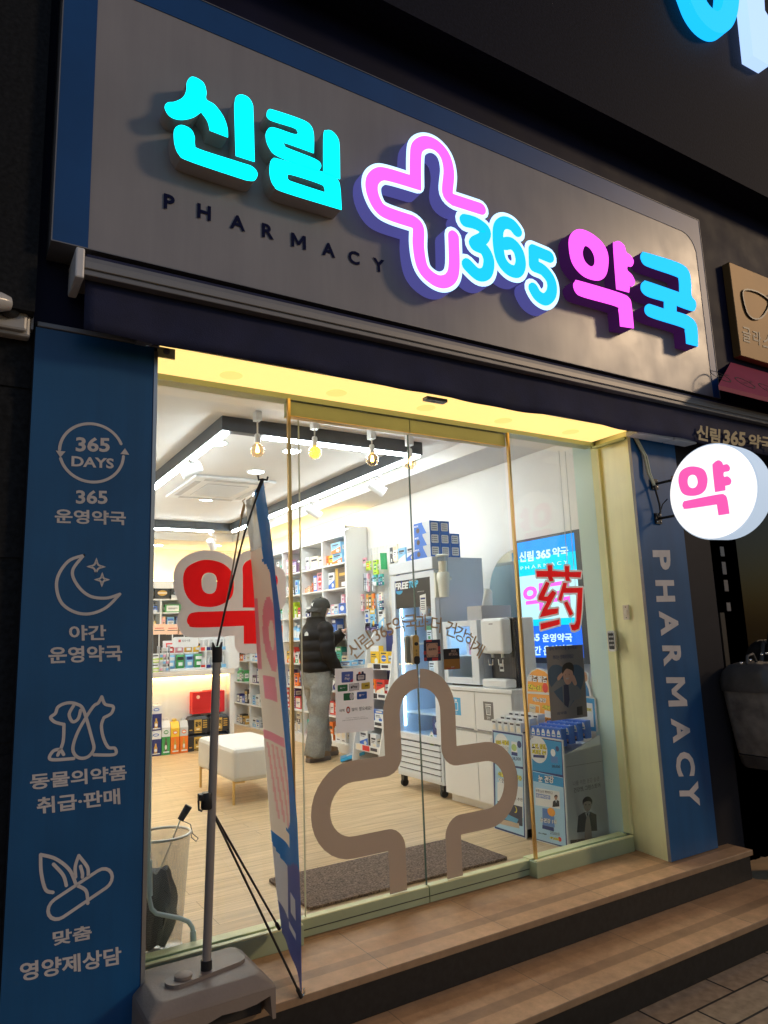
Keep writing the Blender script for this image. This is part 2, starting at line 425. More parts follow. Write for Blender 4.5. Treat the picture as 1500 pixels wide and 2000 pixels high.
# ================================================================== ground, steps
def brickmat(name, c1, c2, cm, bw, rh, mortar, rough, off=.5, nsc=30, bump=.2, vec='Object', rot=0, spec=.4):
    m = bpy.data.materials.new(name); m.use_nodes = True; n = m.node_tree; b = n.nodes['Principled BSDF']
    tc = n.nodes.new('ShaderNodeTexCoord'); mp = n.nodes.new('ShaderNodeMapping'); mp.inputs['Rotation'].default_value[2] = rot
    n.links.new(tc.outputs[vec], mp.inputs[0])
    br = n.nodes.new('ShaderNodeTexBrick'); n.links.new(mp.outputs[0], br.inputs['Vector'])
    br.offset = off; br.inputs['Scale'].default_value = 1.0; br.inputs['Brick Width'].default_value = bw; br.inputs['Row Height'].default_value = rh
    br.inputs['Mortar Size'].default_value = mortar; br.inputs['Mortar Smooth'].default_value = .2; br.inputs['Bias'].default_value = 0
    br.inputs['Color1'].default_value = (*lin(c1), 1); br.inputs['Color2'].default_value = (*lin(c2), 1); br.inputs['Mortar'].default_value = (*lin(cm), 1)
    nz = n.nodes.new('ShaderNodeTexNoise'); nz.inputs['Scale'].default_value = nsc; nz.inputs['Detail'].default_value = 8
    mp2 = n.nodes.new('ShaderNodeMapping'); n.links.new(mp.outputs[0], mp2.inputs[0])
    n.links.new(mp2.outputs[0], nz.inputs['Vector'])
    mx = n.nodes.new('ShaderNodeMixRGB'); mx.blend_type = 'MULTIPLY'; mx.inputs[0].default_value = .75
    rp = n.nodes.new('ShaderNodeValToRGB'); rp.color_ramp.elements[0].position = .3; rp.color_ramp.elements[0].color = (.6, .58, .55, 1); rp.color_ramp.elements[1].position = .7; rp.color_ramp.elements[1].color = (1.1, 1.1, 1.1, 1)
    n.links.new(nz.outputs['Fac'], rp.inputs[0]); n.links.new(br.outputs['Color'], mx.inputs[1]); n.links.new(rp.outputs[0], mx.inputs[2])
    n.links.new(mx.outputs[0], b.inputs['Base Color']); b.inputs['Roughness'].default_value = rough; b.inputs['Specular IOR Level'].default_value = spec
    bp = n.nodes.new('ShaderNodeBump'); bp.inputs['Strength'].default_value = bump; bp.inputs['Distance'].default_value = .004; bp.invert = True
    n.links.new(br.outputs['Fac'], bp.inputs['Height']); n.links.new(bp.outputs[0], b.inputs['Normal'])
    return m, mp2
WOOD, _mp = brickmat('oak_plank_floor', (.70, .50, .285), (.61, .42, .225), (.24, .145, .07), 1.15, .118, .0016, .38, off=.37, nsc=2.2, bump=.3)
_mp.inputs['Scale'].default_value = (1.2, 16, 1)
PAVE, _ = brickmat('pavement_pavers', (.46, .33, .205), (.36, .26, .165), (.035, .028, .02), .46, .155, .006, .8, off=.42, nsc=26, bump=.8)
def treadmat():
    m = bpy.data.materials.new('granite_tread'); m.use_nodes = True; n = m.node_tree; b = n.nodes['Principled BSDF']
    tc = n.nodes.new('ShaderNodeTexCoord')
    br = n.nodes.new('ShaderNodeTexBrick'); br.offset = .5; br.inputs['Scale'].default_value = 1; br.inputs['Brick Width'].default_value = .62; br.inputs['Row Height'].default_value = .42
    br.inputs['Mortar Size'].default_value = .0018
    br.inputs['Color1'].default_value = (.74, .45, .235, 1); br.inputs['Color2'].default_value = (.62, .375, .195, 1); br.inputs['Mortar'].default_value = (.36, .24, .14, 1)
    n.links.new(tc.outputs['Object'], br.inputs['Vector'])
    sp = n.nodes.new('ShaderNodeSeparateXYZ'); n.links.new(tc.outputs['Object'], sp.inputs[0])
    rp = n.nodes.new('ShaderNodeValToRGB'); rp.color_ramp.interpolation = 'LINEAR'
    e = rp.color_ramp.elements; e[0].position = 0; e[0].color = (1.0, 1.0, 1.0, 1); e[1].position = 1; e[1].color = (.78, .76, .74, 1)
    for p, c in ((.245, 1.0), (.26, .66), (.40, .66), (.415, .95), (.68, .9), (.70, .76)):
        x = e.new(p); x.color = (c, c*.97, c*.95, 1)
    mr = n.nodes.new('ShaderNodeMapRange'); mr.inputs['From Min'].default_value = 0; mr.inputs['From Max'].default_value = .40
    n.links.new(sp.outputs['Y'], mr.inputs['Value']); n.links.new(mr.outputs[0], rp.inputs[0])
    nz = n.nodes.new('ShaderNodeTexNoise'); nz.inputs['Scale'].default_value = 9; nz.inputs['Detail'].default_value = 8; nz.inputs['Roughness'].default_value = .75
    n.links.new(tc.outputs['Object'], nz.inputs['Vector'])
    r2 = n.nodes.new('ShaderNodeValToRGB'); r2.color_ramp.elements[0].position = .3; r2.color_ramp.elements[0].color = (.7, .68, .66, 1); r2.color_ramp.elements[1].position = .7; r2.color_ramp.elements[1].color = (1.1, 1.1, 1.1, 1)
    n.links.new(nz.outputs['Fac'], r2.inputs[0])
    a = n.nodes.new('ShaderNodeMixRGB'); a.blend_type = 'MULTIPLY'; a.inputs[0].default_value = 1
    c = n.nodes.new('ShaderNodeMixRGB'); c.blend_type = 'MULTIPLY'; c.inputs[0].default_value = 1
    n.links.new(br.outputs['Color'], a.inputs[1]); n.links.new(rp.outputs[0], a.inputs[2]); n.links.new(a.outputs[0], c.inputs[1]); n.links.new(r2.outputs[0], c.inputs[2])
    n.links.new(c.outputs[0], b.inputs['Base Color']); b.inputs['Roughness'].default_value = .55
    return m
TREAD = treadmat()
mb = MB(); mb.box(-12, -14, -.40, 14, .3, -.305, PAVE); struct(mb.build('pavement'))
mb = MB(); mb.box(4.0, -.60, -.305, 9, .30, -.285, mat('sand_tile', (.78, .52, .27), .6, nz=(7, .15))); struct(mb.build('neighbour_entrance_paving'))
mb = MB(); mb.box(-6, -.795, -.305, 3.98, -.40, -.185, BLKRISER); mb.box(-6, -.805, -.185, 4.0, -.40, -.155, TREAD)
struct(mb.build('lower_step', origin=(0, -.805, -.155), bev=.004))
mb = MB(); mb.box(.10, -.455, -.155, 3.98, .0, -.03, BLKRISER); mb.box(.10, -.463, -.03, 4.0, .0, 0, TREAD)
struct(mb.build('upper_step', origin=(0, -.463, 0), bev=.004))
mb = MB(); mb.box(.3, 0, -.08, 4.6, 9.0, .0, WOOD); struct(mb.build('shop_floor'))

# ================================================================== the pharmacy building
XL, XR, ZT = .655, 3.455, 2.45
bld = thing('pharmacy_building', 'dark fronted pharmacy building with blue lettered pillars and a bright glazed shopfront', 'building', (2.05, 0, 0))
mb = MB(); mb.box(-4, -.30, 2.462, 9, -.02, 4.42, NAVY); wb(mb, 'outer_wall', bld)
mb = MB(); mb.box(-4, -.50, 4.42, 9, -.05, 8.5, mat('upper_fascia_stone', (.010, .011, .022), .7, nz=(50, .3), bump=(60, .15), spec=.12)); wb(mb, 'upper_fascia', bld)
mb = MB(); mb.box(-4, -.285, -.305, .213, -.02, 2.462, DARKW)
for k in range(4): mb.box(-4, -.292, .35+k*.62, .213, -.285, .93+k*.62, DARKW)
wb(mb, 'side_wall', bld)
mb = MB(); mb.box(-4, -.40, 2.462, .205, -.30, 4.42, DARKW); wb(mb, 'upper_side_wall', bld)
mb = MB(); mb.box(.213, -.32, -.305, XL, -.02, 2.46, DARKP); wb(mb, 'left_pillar', bld)
mb = MB(); mb.hexa([(3.455, -.32, 0), (3.87, -.32, 0), (3.87, -.02, 0), (3.50, -.02, 0)], [(3.447, -.32, 2.46), (3.87, -.32, 2.46), (3.87, -.02, 2.46), (3.50, -.02, 2.46)], CREAM)
jamb = wb(mb, 'jamb', bld)
mb = MB(); mb.box(3.872, -.31, -.305, 4.16, -.02, 2.46, DARKP); wb(mb, 'dark_pillar', bld)
# interior shell
mb = MB()
mb.box(4.15, .0, 0, 4.30, 9.0, 3.0, WALLW); mb.box(.30, .0, 0, .45, 9.0, 3.0, WALLW); mb.box(.45, 8.33, 0, 4.15, 8.45, 3.0, WALLW)
mb.box(.45, .045, 2.46, 4.15, .16, 3.0, WALLW); mb.box(3.505, .045, 0, 4.15, .16, 2.46, WALLW); mb.box(.45, .045, 0, .70, .16, 2.46, WALLW)
wb(mb, 'inner_wall', bld)
CEIL = 2.87; SOF = 2.75
mb = MB(); mb.box(.30, 0.0, CEIL, 4.30, 9.0, 3.05, CEILM); wb(mb, 'ceiling', bld)
mb = MB()
mb.box(3.66, .162, SOF, 4.149, 8.328, CEIL-.001, CEILM); mb.box(.452, 7.25, SOF, 3.659, 8.328, CEIL-.001, CEILM)
wb(mb, 'ceiling_soffit', bld)
# header trim and the luminous yellow soffit over the doorway
mb = MB(); mb.box(XL, -.035, 2.42, 3.47, .04, 2.459, PALEGR); wb(mb, 'header_trim', bld)
mb = MB(); mb.box(XL+.005, -.318, 2.447, 3.452, -.036, 2.461, emit('lit_yellow_panel', (1.0, .655, .215), 1.25)); lp = wb(mb, 'lit_soffit_panel', bld)
for k in range(5):
    mb = MB(); x = 1.02+.53*k; mb.lathe([(.0, 0), (.05, 0), (.052, -.003), (.0, -.004)], (x, -.155, 2.4465), (0, 0, 1), emit('amber_dim_patch', (1.0, .62, .18), 1.15), 16); wb(mb, 'dim_patch_disc', lp)  # discs stand in for the dimmer patches in the panel's glow
mb = MB(); mb.box(XL, -.325, 2.405, XL+.07, -.315, 2.447, CREAM); mb.lathe([(.0, 0), (.013, 0), (.013, .006), (0, .008)], (XL+.035, -.3255, 2.43), (0, -1, 0), STEEL, 12)
wb(mb, 'bracket_plate', bld); mb = MB(); mb.box(3.43, -.31, 2.395, 3.462, -.06, 2.41, PALEGR)
wb(mb, 'bracket_plate', bld)
# blue pillar panels
pl = FX(-.333)
def pz(x, y): return (x/1.66667, 750+y/1.66667)
def tp(*pts): return [pl.px(*pz(*p[:2]))+tuple(p[2:]) for p in pts]
mb = MB(); mb.box(.216, -.333, -.30, .640, -.322, 2.435, BLUEP); pan = wb(mb, 'blue_panel', bld)
mb = MB(); mb.box(.641, -.336, -.30, .655, -.318, 2.42, STEEL); wb(mb, 'edge_trim', pan)
for t, a, b, c in (('365', (247, 390), (350, 391), (247, 345)), ('운영약국', (178, 453), (410, 460), (178, 406)), ('야간', (225, 836), (346, 834), (224, 785)),
                   ('운영약국', (158, 911), (398, 901), (157, 856)), ('동물의약품', (98, 1322), (413, 1288), (97, 1270)), ('취급·판매', (120, 1402), (392, 1367), (118, 1347)),
                   ('맞춤', (172, 1830), (299, 1806), (171, 1782)), ('영양제상담', (65, 1946), (396, 1888), (64, 1884))):
    mb = MB(); mb.tpx(t, pl, pz(*a), pz(*b), pz(*c), .0012, LETTG, bold=.028); wb(mb, 'lettering', pan)
WI = .0105
def icon(paths, extra=None):
    m_ = MB()
    for path, cl in paths:
        m_.capsules(list(path)+([path[0]] if cl else []), WI, pl, 0, .0012, LETTG)
    if extra: extra(m_)
    return wb(m_, 'icon', pan)
c0 = pl.px(*pz(300, 224)); rr = abs(pl.px(*pz(402, 224))[0]-c0[0])
def ex(m_):
    for x, y, s in ((197, 222, -1), (406, 226, 1)):
        u, v = pl.px(*pz(x, y)); m_.fill([[(u-.016, v-.004*s), (u+.016, v-.004*s), (u, v+s*.02)] if s > 0 else [(u-.016, v+.004), (u, v-.02), (u+.016, v+.004)]], pl, 0, .002, LETTG)
    m_.tpx('365', pl, pz(246, 220), pz(357, 222), pz(247, 172), .0012, LETTG, bold=.03)
    m_.tpx('DAYS', pl, pz(232, 268), pz(370, 276), pz(233, 234), .0012, LETTG, bold=.03)
icon([(ell(*c0, rr, rr*1.0, 30, radians(10)+.25, pi-.0), False), (ell(*c0, rr, rr, 30, pi+.3, 2*pi-.02), False)], ex)
def star(x, y, r):
    u, v = pl.px(*pz(x, y)); r = r/1.66667/1000*1.62
    return smooth([(u, v+r, 1), (u+r*.28, v+r*.28), (u+r, v, 1), (u+r*.28, v-r*.28), (u, v-r, 1), (u-r*.28, v-r*.28), (u-r, v, 1), (u-r*.28, v+r*.28)], True, 5)
icon([(smooth(tp((272, 558, 1), (225, 575), (192, 618), (184, 662), (200, 712), (242, 742), (292, 748), (345, 728), (390, 684, 1), (345, 697), (292, 690), (252, 655), (236, 608))), True)],
     lambda m_: [m_.fill(stroke(star(x, y, r), WI*.62, closed=True), pl, 0, .0014, LETTG) for x, y, r in ((313, 595, 26), (332, 637, 20))])
icon([(smooth(tp((188, 1208), (205, 1165), (208, 1108, 1), (178, 1100), (165, 1085), (180, 1072), (190, 1050), (220, 1038), (250, 1042), (272, 1062), (298, 1150), (305, 1188), (285, 1214), (255, 1216), (237, 1190), (250, 1140), (280, 1085), (305, 1048), (320, 1038), (331, 1018, 1), (342, 1042), (368, 1050), (362, 1072), (338, 1086, 1), (330, 1112), (336, 1150), (352, 1182), (374, 1186), (372, 1206), (306, 1207)), False), False),
      (smooth(tp((240, 1046), (225, 1075), (236, 1099), (254, 1090), (262, 1062)), False), False),
      (smooth(tp((240, 1219), (165, 1222), (172, 1196), (195, 1190), (207, 1206)), False), False)])
icon([(smooth(tp((172, 1655), (148, 1645), (134, 1590), (132, 1532, 1), (180, 1545), (225, 1580), (247, 1628)), False), False), (smooth(tp((174, 1563), (205, 1598), (216, 1632)), False), False),
      (smooth(tp((246, 1605), (245, 1570), (256, 1535, 1), (284, 1572), (287, 1598)), False), False), (smooth(tp((262, 1570), (268, 1592), (268, 1605)), False), False),
      (stroke(tp((192, 1706), (332, 1612)), .066)[0], True), (smooth(tp((253, 1633), (280, 1650), (286, 1690)), False), False)])
mb = MB(); mb.box(3.449, -.3335, .004, 3.872, -.321, 2.425, BLUEP); pan2 = wb(mb, 'blue_panel', bld)
mb = MB(); mb.box(3.4455, -.336, .004, 3.4495, -.318, 2.42, ALU); wb(mb, 'edge_trim', pan2)
mb = MB(); pq = lambda x, y: (1000+x/2.857, 1000+y/2.857)
for ch, xa_, xb_, xc_, ya_, yb_ in (('P', 783, 789, 880, 213, 325), ('H', 798, 806, 902, 380, 502), ('A', 818, 832, 920, 552, 692), ('R', 836, 848, 938, 745, 862), ('M', 858, 874, 962, 922, 1086), ('A', 885, 900, 985, 1152, 1290), ('C', 908, 920, 1012, 1338, 1476), ('Y', 928, 940, 1036, 1500, 1642)):
    mb.tpx(ch, FX(-.3335), pq(xa_, ya_), pq(xb_, yb_), pq(xc_, ya_), .0012, LETTG, bold=.04)
mb.v = mb.v; wb(mb, 'lettering', pan2)

# ================================================================== shopfront glazing
def gbox(x0, y0, z0, x1, y1, z1): m_ = MB(); m_.box(x0, y0, z0, x1, y1, z1, GLASS); return m_
def cyl(p0, p1, r, m, n=14): m_ = MB(); m_.tube([p0, p1], r, m, n); return m_
# left fixed window
wl_ = thing('fixed_window', 'fixed glass panel behind the banner stand with half a red medicine sign stuck on it', 'window', (1.02, -.04, 0))
wb(gbox(.70, -.046, .075, 1.336, -.036, 2.419), 'pane', wl_)
mb = MB(); mb.box(XL+.002, -.08, .0, 1.372, .03, .078, PALEGR); mb.box(XL+.002, -.079, .078, 1.369, -.052, .086, CREAM); mb.box(XL+.002, -.030, .078, 1.369, .03, .086, CREAM); wb(mb, 'sill', wl_, bev=.003)
mb = MB(); mb.box(1.340, -.05, .078, 1.354, -.032, 2.419, GOLD); wb(mb, 'edge_strip', wl_)
mb = MB(); mb.box(XL+.002, -.05, .087, .699, .04, 2.419, PALEGR); wb(mb, 'frame', wl_)
# right fixed window
wr_ = thing('fixed_window', 'narrow fixed glass panel beside the right jamb with a red Chinese character on it', 'window', (3.1, -.04, 0))
wb(gbox(2.745, -.046, .075, 3.475, -.036, 2.419), 'pane', wr_)
mb = MB(); mb.box(2.705, -.08, .0, 3.466, .03, .078, PALEGR); mb.box(2.71, -.079, .078, 3.466, -.052, .086, CREAM); mb.box(2.71, -.030, .078, 3.466, .03, .086, CREAM); wb(mb, 'sill', wr_, bev=.003)
mb = MB(); mb.box(2.730, -.05, .078, 2.743, -.032, 2.419, GOLD); wb(mb, 'edge_strip', wr_)
mb = MB(); mb.box(3.4765, -.06, .087, 3.497, -.0, 2.419, CREAM); wb(mb, 'frame', wr_)
mb = MB(); mb.box(3.476, .0, .0, 3.503, .15, 2.46, mat('pale_aqua_post', (.62, .80, .76), .3)); wb(mb, 'post', wr_)
# sliding doors
XM = 2.062
def door(x0, x1, label):
    t = thing('sliding_glass_door', label, 'door', ((x0+x1)/2, 0, 0))
    wb(gbox(x0+.002, -.005, .07, x1-.002, .005, 2.345), 'pane', t)
    m_ = MB(); m_.box(x0, -.022, 2.345, x1, .022, 2.415, PALEGR); m_.box(x0, -.023, 2.341, x1, .023, 2.345, GOLD); wb(m_, 'top_rail', t)
    m_ = MB(); m_.box(x0, -.022, .006, x1, .022, .074, PALEGR); m_.box(x0, -.024, .034, x1, -.022, .037, BLACK); m_.box(x0+.002, -.020, .074, x1-.002, .020, .079, CREAM); wb(m_, 'bottom_rail', t)
    return t
dL = door(1.352, XM-.003, 'left sliding glass door with the gold lock and a payment poster')
dR = door(XM+.003, 2.735, 'right sliding glass door with two small square stickers')
mb = MB(); mb.box(XM-.0025, -.007, .08, XM-.0008, .007, 2.336, mat('glass_edge_green', (.10, .16, .14), .15)); wb(mb, 'edge_strip', dL)
mb = MB(); mb.box(1.416, -.006, .08, 1.4185, .006, 2.336, mat('pale_glass_edge', (.70, .72, .55), .2)); wb(mb, 'edge_strip', dL)
# brown cross of vinyl film, one half on each door
cx, a_, R_, zc = 2.063, .167, .5, .488
WC = .096
def lobe(c, a0, a1): return [(c[0]+a_*cos(a0+(a1-a0)*k/14), c[1]+a_*sin(a0+(a1-a0)*k/14)) for k in range(15)]
FD = FX(-.0055)
half = [(cx-.004, zc+.405+a_)] + [(cx-.004-a_*sin(k*pi/24), zc+.405+a_*cos(k*pi/24)) for k in range(1, 13)]
lp_ = [(cx-a_, zc+a_)] + [(cx-.405-a_*sin(k*pi/14), zc+a_*cos(k*pi/14)) for k in range(15)] + [(cx-a_, zc-a_), (cx-a_, .082)]
def filmhalf(s):
    arc = [(cx+s*(.0045+a_*sin(k*pi/24)), zc+.4+a_*cos(k*pi/24)) for k in range(13)]
    path = arc+[(cx+s*a_, zc+a_, .05)]+[(cx+s*(.4+a_*sin(k*pi/16)), zc+a_*cos(k*pi/16)) for k in range(17)]+[(cx+s*a_, zc-a_, .05), (cx+s*a_, .082)]
    out = []
    for i, p in enumerate(path):
        out.append(p if len(p) > 2 else (p[0], p[1], 0.0))
    return stroke(fillet(out, .05, 6), WC, cap=(0, 0))
mb = MB(); mb.fill(filmhalf(-1), FD, 0, .0008, BROWN); wb(mb, 'cross_decal', dL)
mb = MB(); mb.fill(filmhalf(1), FD, 0, .0008, BROWN); wb(mb, 'cross_decal', dR)
# arc of letters across both doors
dz4 = lambda x, y: (640+x/2.8846, 1160+y/2.8846)
arcL = [('신', 152, 352, 205, 325, 30), ('림', 196, 305, 255, 280, 27), ('3', 290, 260, 0, 0, 20), ('6', 318, 240, 0, 0, 17), ('5', 345, 228, 0, 0, 14), ('약', 382, 222, 0, 0, 10), ('국', 440, 212, 0, 0, 6)]
def arctext(door_, items):
    m_ = MB()
    for ch, x, y, h, rot in items:
        u, v = FD.px(*dz4(x, y)); m_.text(ch, FD, u, v, h=h, d=.001, m=mat('tan_vinyl_letters', (.50, .33, .17), .5), bold=.008, rot=radians(rot), al='c')
    return wb(m_, 'lettering', door_)
arctext(dL, [('신', 180, 352, .082, 38), ('림', 238, 302, .082, 33), ('3', 290, 262, .062, 27), ('6', 324, 244, .062, 22), ('5', 360, 232, .062, 16), ('약', 412, 218, .084, 11), ('국', 472, 208, .082, 5)])
arctext(dR, [('과', 532, 206, .082, -1), ('더', 606, 216, .082, -10), ('건', 685, 240, .082, -18), ('강', 738, 268, .082, -25), ('하', 788, 302, .082, -32), ('게', 828, 345, .082, -38)])
# stickers on the glass: large red characters
FWL = FX(-.0465)
zz = lambda x, y: (250+x/3, 1060+y/3)
def tr(*pts): return [FWL.px(*zz(*p[:2]))+tuple(p[2:]) for p in pts]
mb = MB()
ring_o = tr((322, 210), (345, 145), (420, 105), (490, 102), (560, 125), (605, 170), (620, 240), (605, 320), (540, 365), (470, 377), (390, 360), (338, 300))
ring_i = tr((430, 230), (438, 195), (460, 178), (495, 180), (516, 200), (520, 240), (512, 280), (490, 298), (460, 296), (437, 275))
A_ = tr((672, 210), (672, 140), (700, 105), (745, 95), (790, 110), (815, 150), (815, 190), (870, 195), (870, 250), (815, 255), (815, 290), (870, 290), (870, 345), (815, 345), (815, 380, 1), (672, 380, 1))
G_ = tr((345, 450), (365, 415), (410, 405, 1), (790, 398), (815, 430, 1), (815, 592, 1), (678, 592, 1), (678, 487, 1), (400, 497), (355, 480))
def grow(l, w):
    q = [Vector(p[:2]) for p in l]
    if area([tuple(p) for p in q]) < 0: q.reverse()
    o = stroke([tuple(p) for p in q], w*2, closed=True); return max(o, key=lambda z: abs(area(z)))
hole_ = [FWL.px(*zz(x, y)) for x, y in ((460, 205), (490, 207), (488, 265), (460, 266))]
halo(mb, [smooth(ring_o), smooth(A_), smooth(G_)], [(smooth(ring_i),)], .042, FWL, .0012, GREYV)
wb(mb, 'decal_outline', wl_)
mb = MB(); mb.fill([smooth(ring_o), smooth(ring_i)], FWL, .0012, .0016, REDV); mb.fill([smooth(A_)], FWL, .0012, .0016, REDV); mb.fill([smooth(G_)], FWL, .0012, .0016, REDV)
wb(mb, 'red_decal', wl_)
zy = lambda x, y: (960+x/5, 930+y/5)
def ty(*pts): return [FWL.px(*zy(*p)) for p in pts]
YAO = [ty((435, 925), (548, 925), (545, 870), (590, 868), (592, 925), (715, 935), (715, 878), (757, 878), (757, 935), (875, 935), (868, 990), (755, 985), (770, 1025), (725, 1022), (715, 985), (592, 985), (605, 1022), (565, 1030), (548, 985), (440, 985)),
       ty((530, 1030), (565, 1045), (512, 1175), (545, 1175), (595, 1115), (630, 1140), (545, 1300), (650, 1290), (645, 1340), (470, 1378), (500, 1300), (540, 1225), (455, 1210), (455, 1180)),
       ty((475, 1440), (662, 1398), (665, 1448), (480, 1500)),
       ty((698, 1040), (735, 1045), (725, 1092), (888, 1090), (880, 1300), (865, 1440), (850, 1490), (810, 1510), (785, 1505), (768, 1450), (810, 1448), (826, 1410), (838, 1140), (700, 1140), (680, 1225), (650, 1205)),
       ty((705, 1235), (738, 1222), (795, 1345), (762, 1365))]
mb = MB()
halo(mb, YAO, [], .011, FWL, .0012, GREYV, .0015)
wb(mb, 'decal_outline', wr_)
mb = MB()
for l in YAO: mb.fill([l], FWL, .0014, .0018, REDV)
wb(mb, 'red_decal', wr_)

# ================================================================== main sign
SX0, SX1, SZ0, SZ1, SY = .24, 4.235, 2.722, 4.0, -.45
sg = thing('shop_sign', 'long grey shop sign with glowing cyan and pink letters above the awning', 'sign', (2.2, -.33, SZ0))
mb = MB(); mb.box(SX0+.004, SY, SZ0+.004, SX1-.004, -.302, SZ1, SIGNG); wb(mb, 'panel', sg)
SP = FX(SY)
mb = MB()
mb.fill([[(SX0+.004, SZ0+.004), (SX0+.125, SZ0+.004), (SX0+.125, SZ1-.135)]+fillet([(SX0+.125, SZ1-.135), (SX1-.07, SZ1-.135), (SX1-.07, SZ0+.2)], .14, 8)+[(SX1-.07, SZ0+.004), (SX1-.004, SZ0+.004), (SX1-.004, SZ1), (SX0+.004, SZ1)]], SP, 0, .003, SIGNB)
wb(mb, 'blue_border', sg)
mb = MB(); mb.box(SX0, SY-.006, SZ0, SX0+.004, -.302, SZ1+.004, ALU); mb.box(SX1-.004, SY-.006, SZ0, SX1, -.302, SZ1+.004, ALU)
mb.box(SX0+.004, SY-.006, SZ0, SX1-.004, -.302, SZ0+.004, ALU); mb.box(SX0+.004, SY-.006, SZ1, SX1-.004, -.302, SZ1+.004, ALU); wb(mb, 'edge_frame', sg)
LF = .085
FP = FX(SY-LF)
CY = emit('cyan_led_face', (0.0, .86, 1.0), 1.9); PK = emit('pink_led_face', (1.0, .085, .88), 1.6); BL = emit('blue_led_face', (.004, .40, 1.0), 1.4)
HAL = emit('pale_blue_led_border', (.46, .74, 1.0), 1.6)
SIDEW = mat('letter_side_grey', (.46, .43, .42), .5); SIDEG = emit('glowing_letter_side', (.20, .20, .75), .30); SIDED = emit('purple_letter_side', (.20, .04, .30), .10)
z1 = lambda x, y: (250+x/2.727, 100+y/2.727)
z2 = lambda x, y: (680+x/3.409, 230+y/3.409)
z3 = lambda x, y: (1050+x/3.3333, 400+y/3.3333)
def t2(z, pl_, pts): return [pl_.px(*z(*p[:2]))+tuple(p[2:]) for p in pts]
def letter(loops, z, face, side, name='letter', label=None):
    m_ = MB()
    for L in loops:
        LL = [smooth(t2(z, FP, l), True, 6) for l in L]
        m_.fill(LL, FX(SY), .0, LF-.004, side); m_.fill(LL, FX(SY), LF-.004, LF, face)
    o = wb(m_, name, sg)
    if label: o['label'] = label
    return o
letter([[[(345, 135), (400, 165), (418, 215), (418, 256), (462, 285), (507, 345), (529, 405), (533, 457, 1), (437, 420, 1), (424, 370), (391, 322, 1), (345, 352), (280, 363), (225, 345), (197, 300), (210, 274), (250, 268), (293, 245), (312, 205), (316, 160)]],
        [[(570, 268), (578, 240), (605, 230), (640, 245), (663, 280), (668, 330), (675, 587, 1), (575, 555, 1), (568, 310)]],
        [[(245, 430), (258, 402), (290, 393), (335, 415), (355, 455), (357, 498), (385, 523), (600, 592), (662, 614), (690, 650), (678, 684), (645, 687), (590, 672), (325, 582), (272, 547), (250, 495)]]], z1, CY, SIDEW, 'cyan_letter')
letter([[[(740, 333), (748, 312), (778, 313), (925, 363), (973, 395), (990, 445), (990, 541, 1), (838, 487), (836, 502), (850, 515), (995, 573), (1028, 603), (1020, 630), (990, 632), (805, 560), (755, 515), (735, 455), (745, 416), (778, 406), (880, 440), (905, 437), (902, 420), (880, 404), (772, 370), (745, 352)]],
        [[(1043, 445), (1058, 421), (1088, 426), (1118, 462), (1127, 512), (1130, 680, 1), (1042, 648, 1)]],
        [[(757, 605), (770, 573), (812, 576), (1055, 648), (1112, 680), (1130, 722), (1138, 843, 1), (835, 750), (780, 716), (758, 665)], [(850, 668), (868, 655), (1022, 704), (1047, 725), (1050, 752, 1), (882, 697), (856, 685)]]], z1, CY, SIDEW, 'cyan_letter')
letter([[[(205, 245), (225, 182), (275, 158), (350, 185), (425, 250), (460, 330), (455, 430), (425, 482), (370, 490), (290, 455), (225, 370)], [(295, 300), (312, 266), (345, 284), (370, 330), (373, 380), (350, 402), (315, 376), (297, 338)]],
        [[(495, 272), (503, 243), (532, 237), (565, 265), (578, 306), (607, 331), (626, 367), (614, 400), (588, 400), (586, 426), (615, 456), (634, 500), (622, 528), (600, 527, 1), (597, 570, 1), (515, 548, 1)]],
        [[(235, 522), (248, 496), (278, 496), (535, 573), (597, 608), (613, 660), (627, 803, 1), (540, 790, 1), (530, 690), (510, 659), (302, 600), (252, 570)]]], z3, PK, SIDED, 'pink_letter')
letter([[[(672, 342), (682, 311), (712, 312), (918, 377), (983, 428), (1000, 508), (1003, 590), (1030, 630), (1029, 675), (1005, 690), (905, 655, 1), (905, 695, 1), (982, 722), (1030, 768), (1043, 830), (1045, 922, 1), (970, 903, 1), (962, 825), (942, 797), (762, 740), (708, 710), (700, 668), (720, 646), (748, 651), (825, 677, 1), (825, 628, 1), (722, 597), (680, 562), (675, 520), (695, 497), (722, 500), (925, 570, 1), (921, 488), (898, 464), (742, 410), (692, 385)]]], z3, BL, SIDED, 'blue_letter')
# pink cross outline with the glowing border
CR = [(885, 605), (700, 545, 1), (663, 500), (672, 360), (648, 255), (590, 185), (520, 162), (462, 195), (450, 280), (450, 432, 1), (270, 378), (205, 376), (162, 420), (163, 500), (205, 590), (270, 636), (430, 690, 1), (468, 730), (470, 860), (495, 990), (555, 1062), (625, 1092), (685, 1065), (707, 985), (703, 790)]
crp = smooth(t2(z2, FP, CR), False, 6)
KW = abs(FP.px(*z2(75, 0))[0]-FP.px(*z2(0, 0))[0])
KP = FP.px(*z2(680, 420)); KP2 = FP.px(*z2(752, 440)); KW = (Vector(KP)-Vector(KP2)).length*.95
D3 = [(780, 683), (850, 702), (913, 748), (900, 800), (842, 838), (905, 875), (938, 950), (922, 1030), (865, 1042), (795, 978)]
D6 = [(1125, 752), (1090, 712), (1040, 698), (1003, 735), (1000, 840), (1018, 940), (1065, 1005), (1125, 1022), (1150, 970), (1135, 890), (1090, 838), (1040, 838)]
D5 = [(1340, 925), (1235, 882, 1), (1238, 985, 1), (1300, 1015), (1352, 1085), (1355, 1165), (1315, 1208), (1265, 1185), (1235, 1138)]
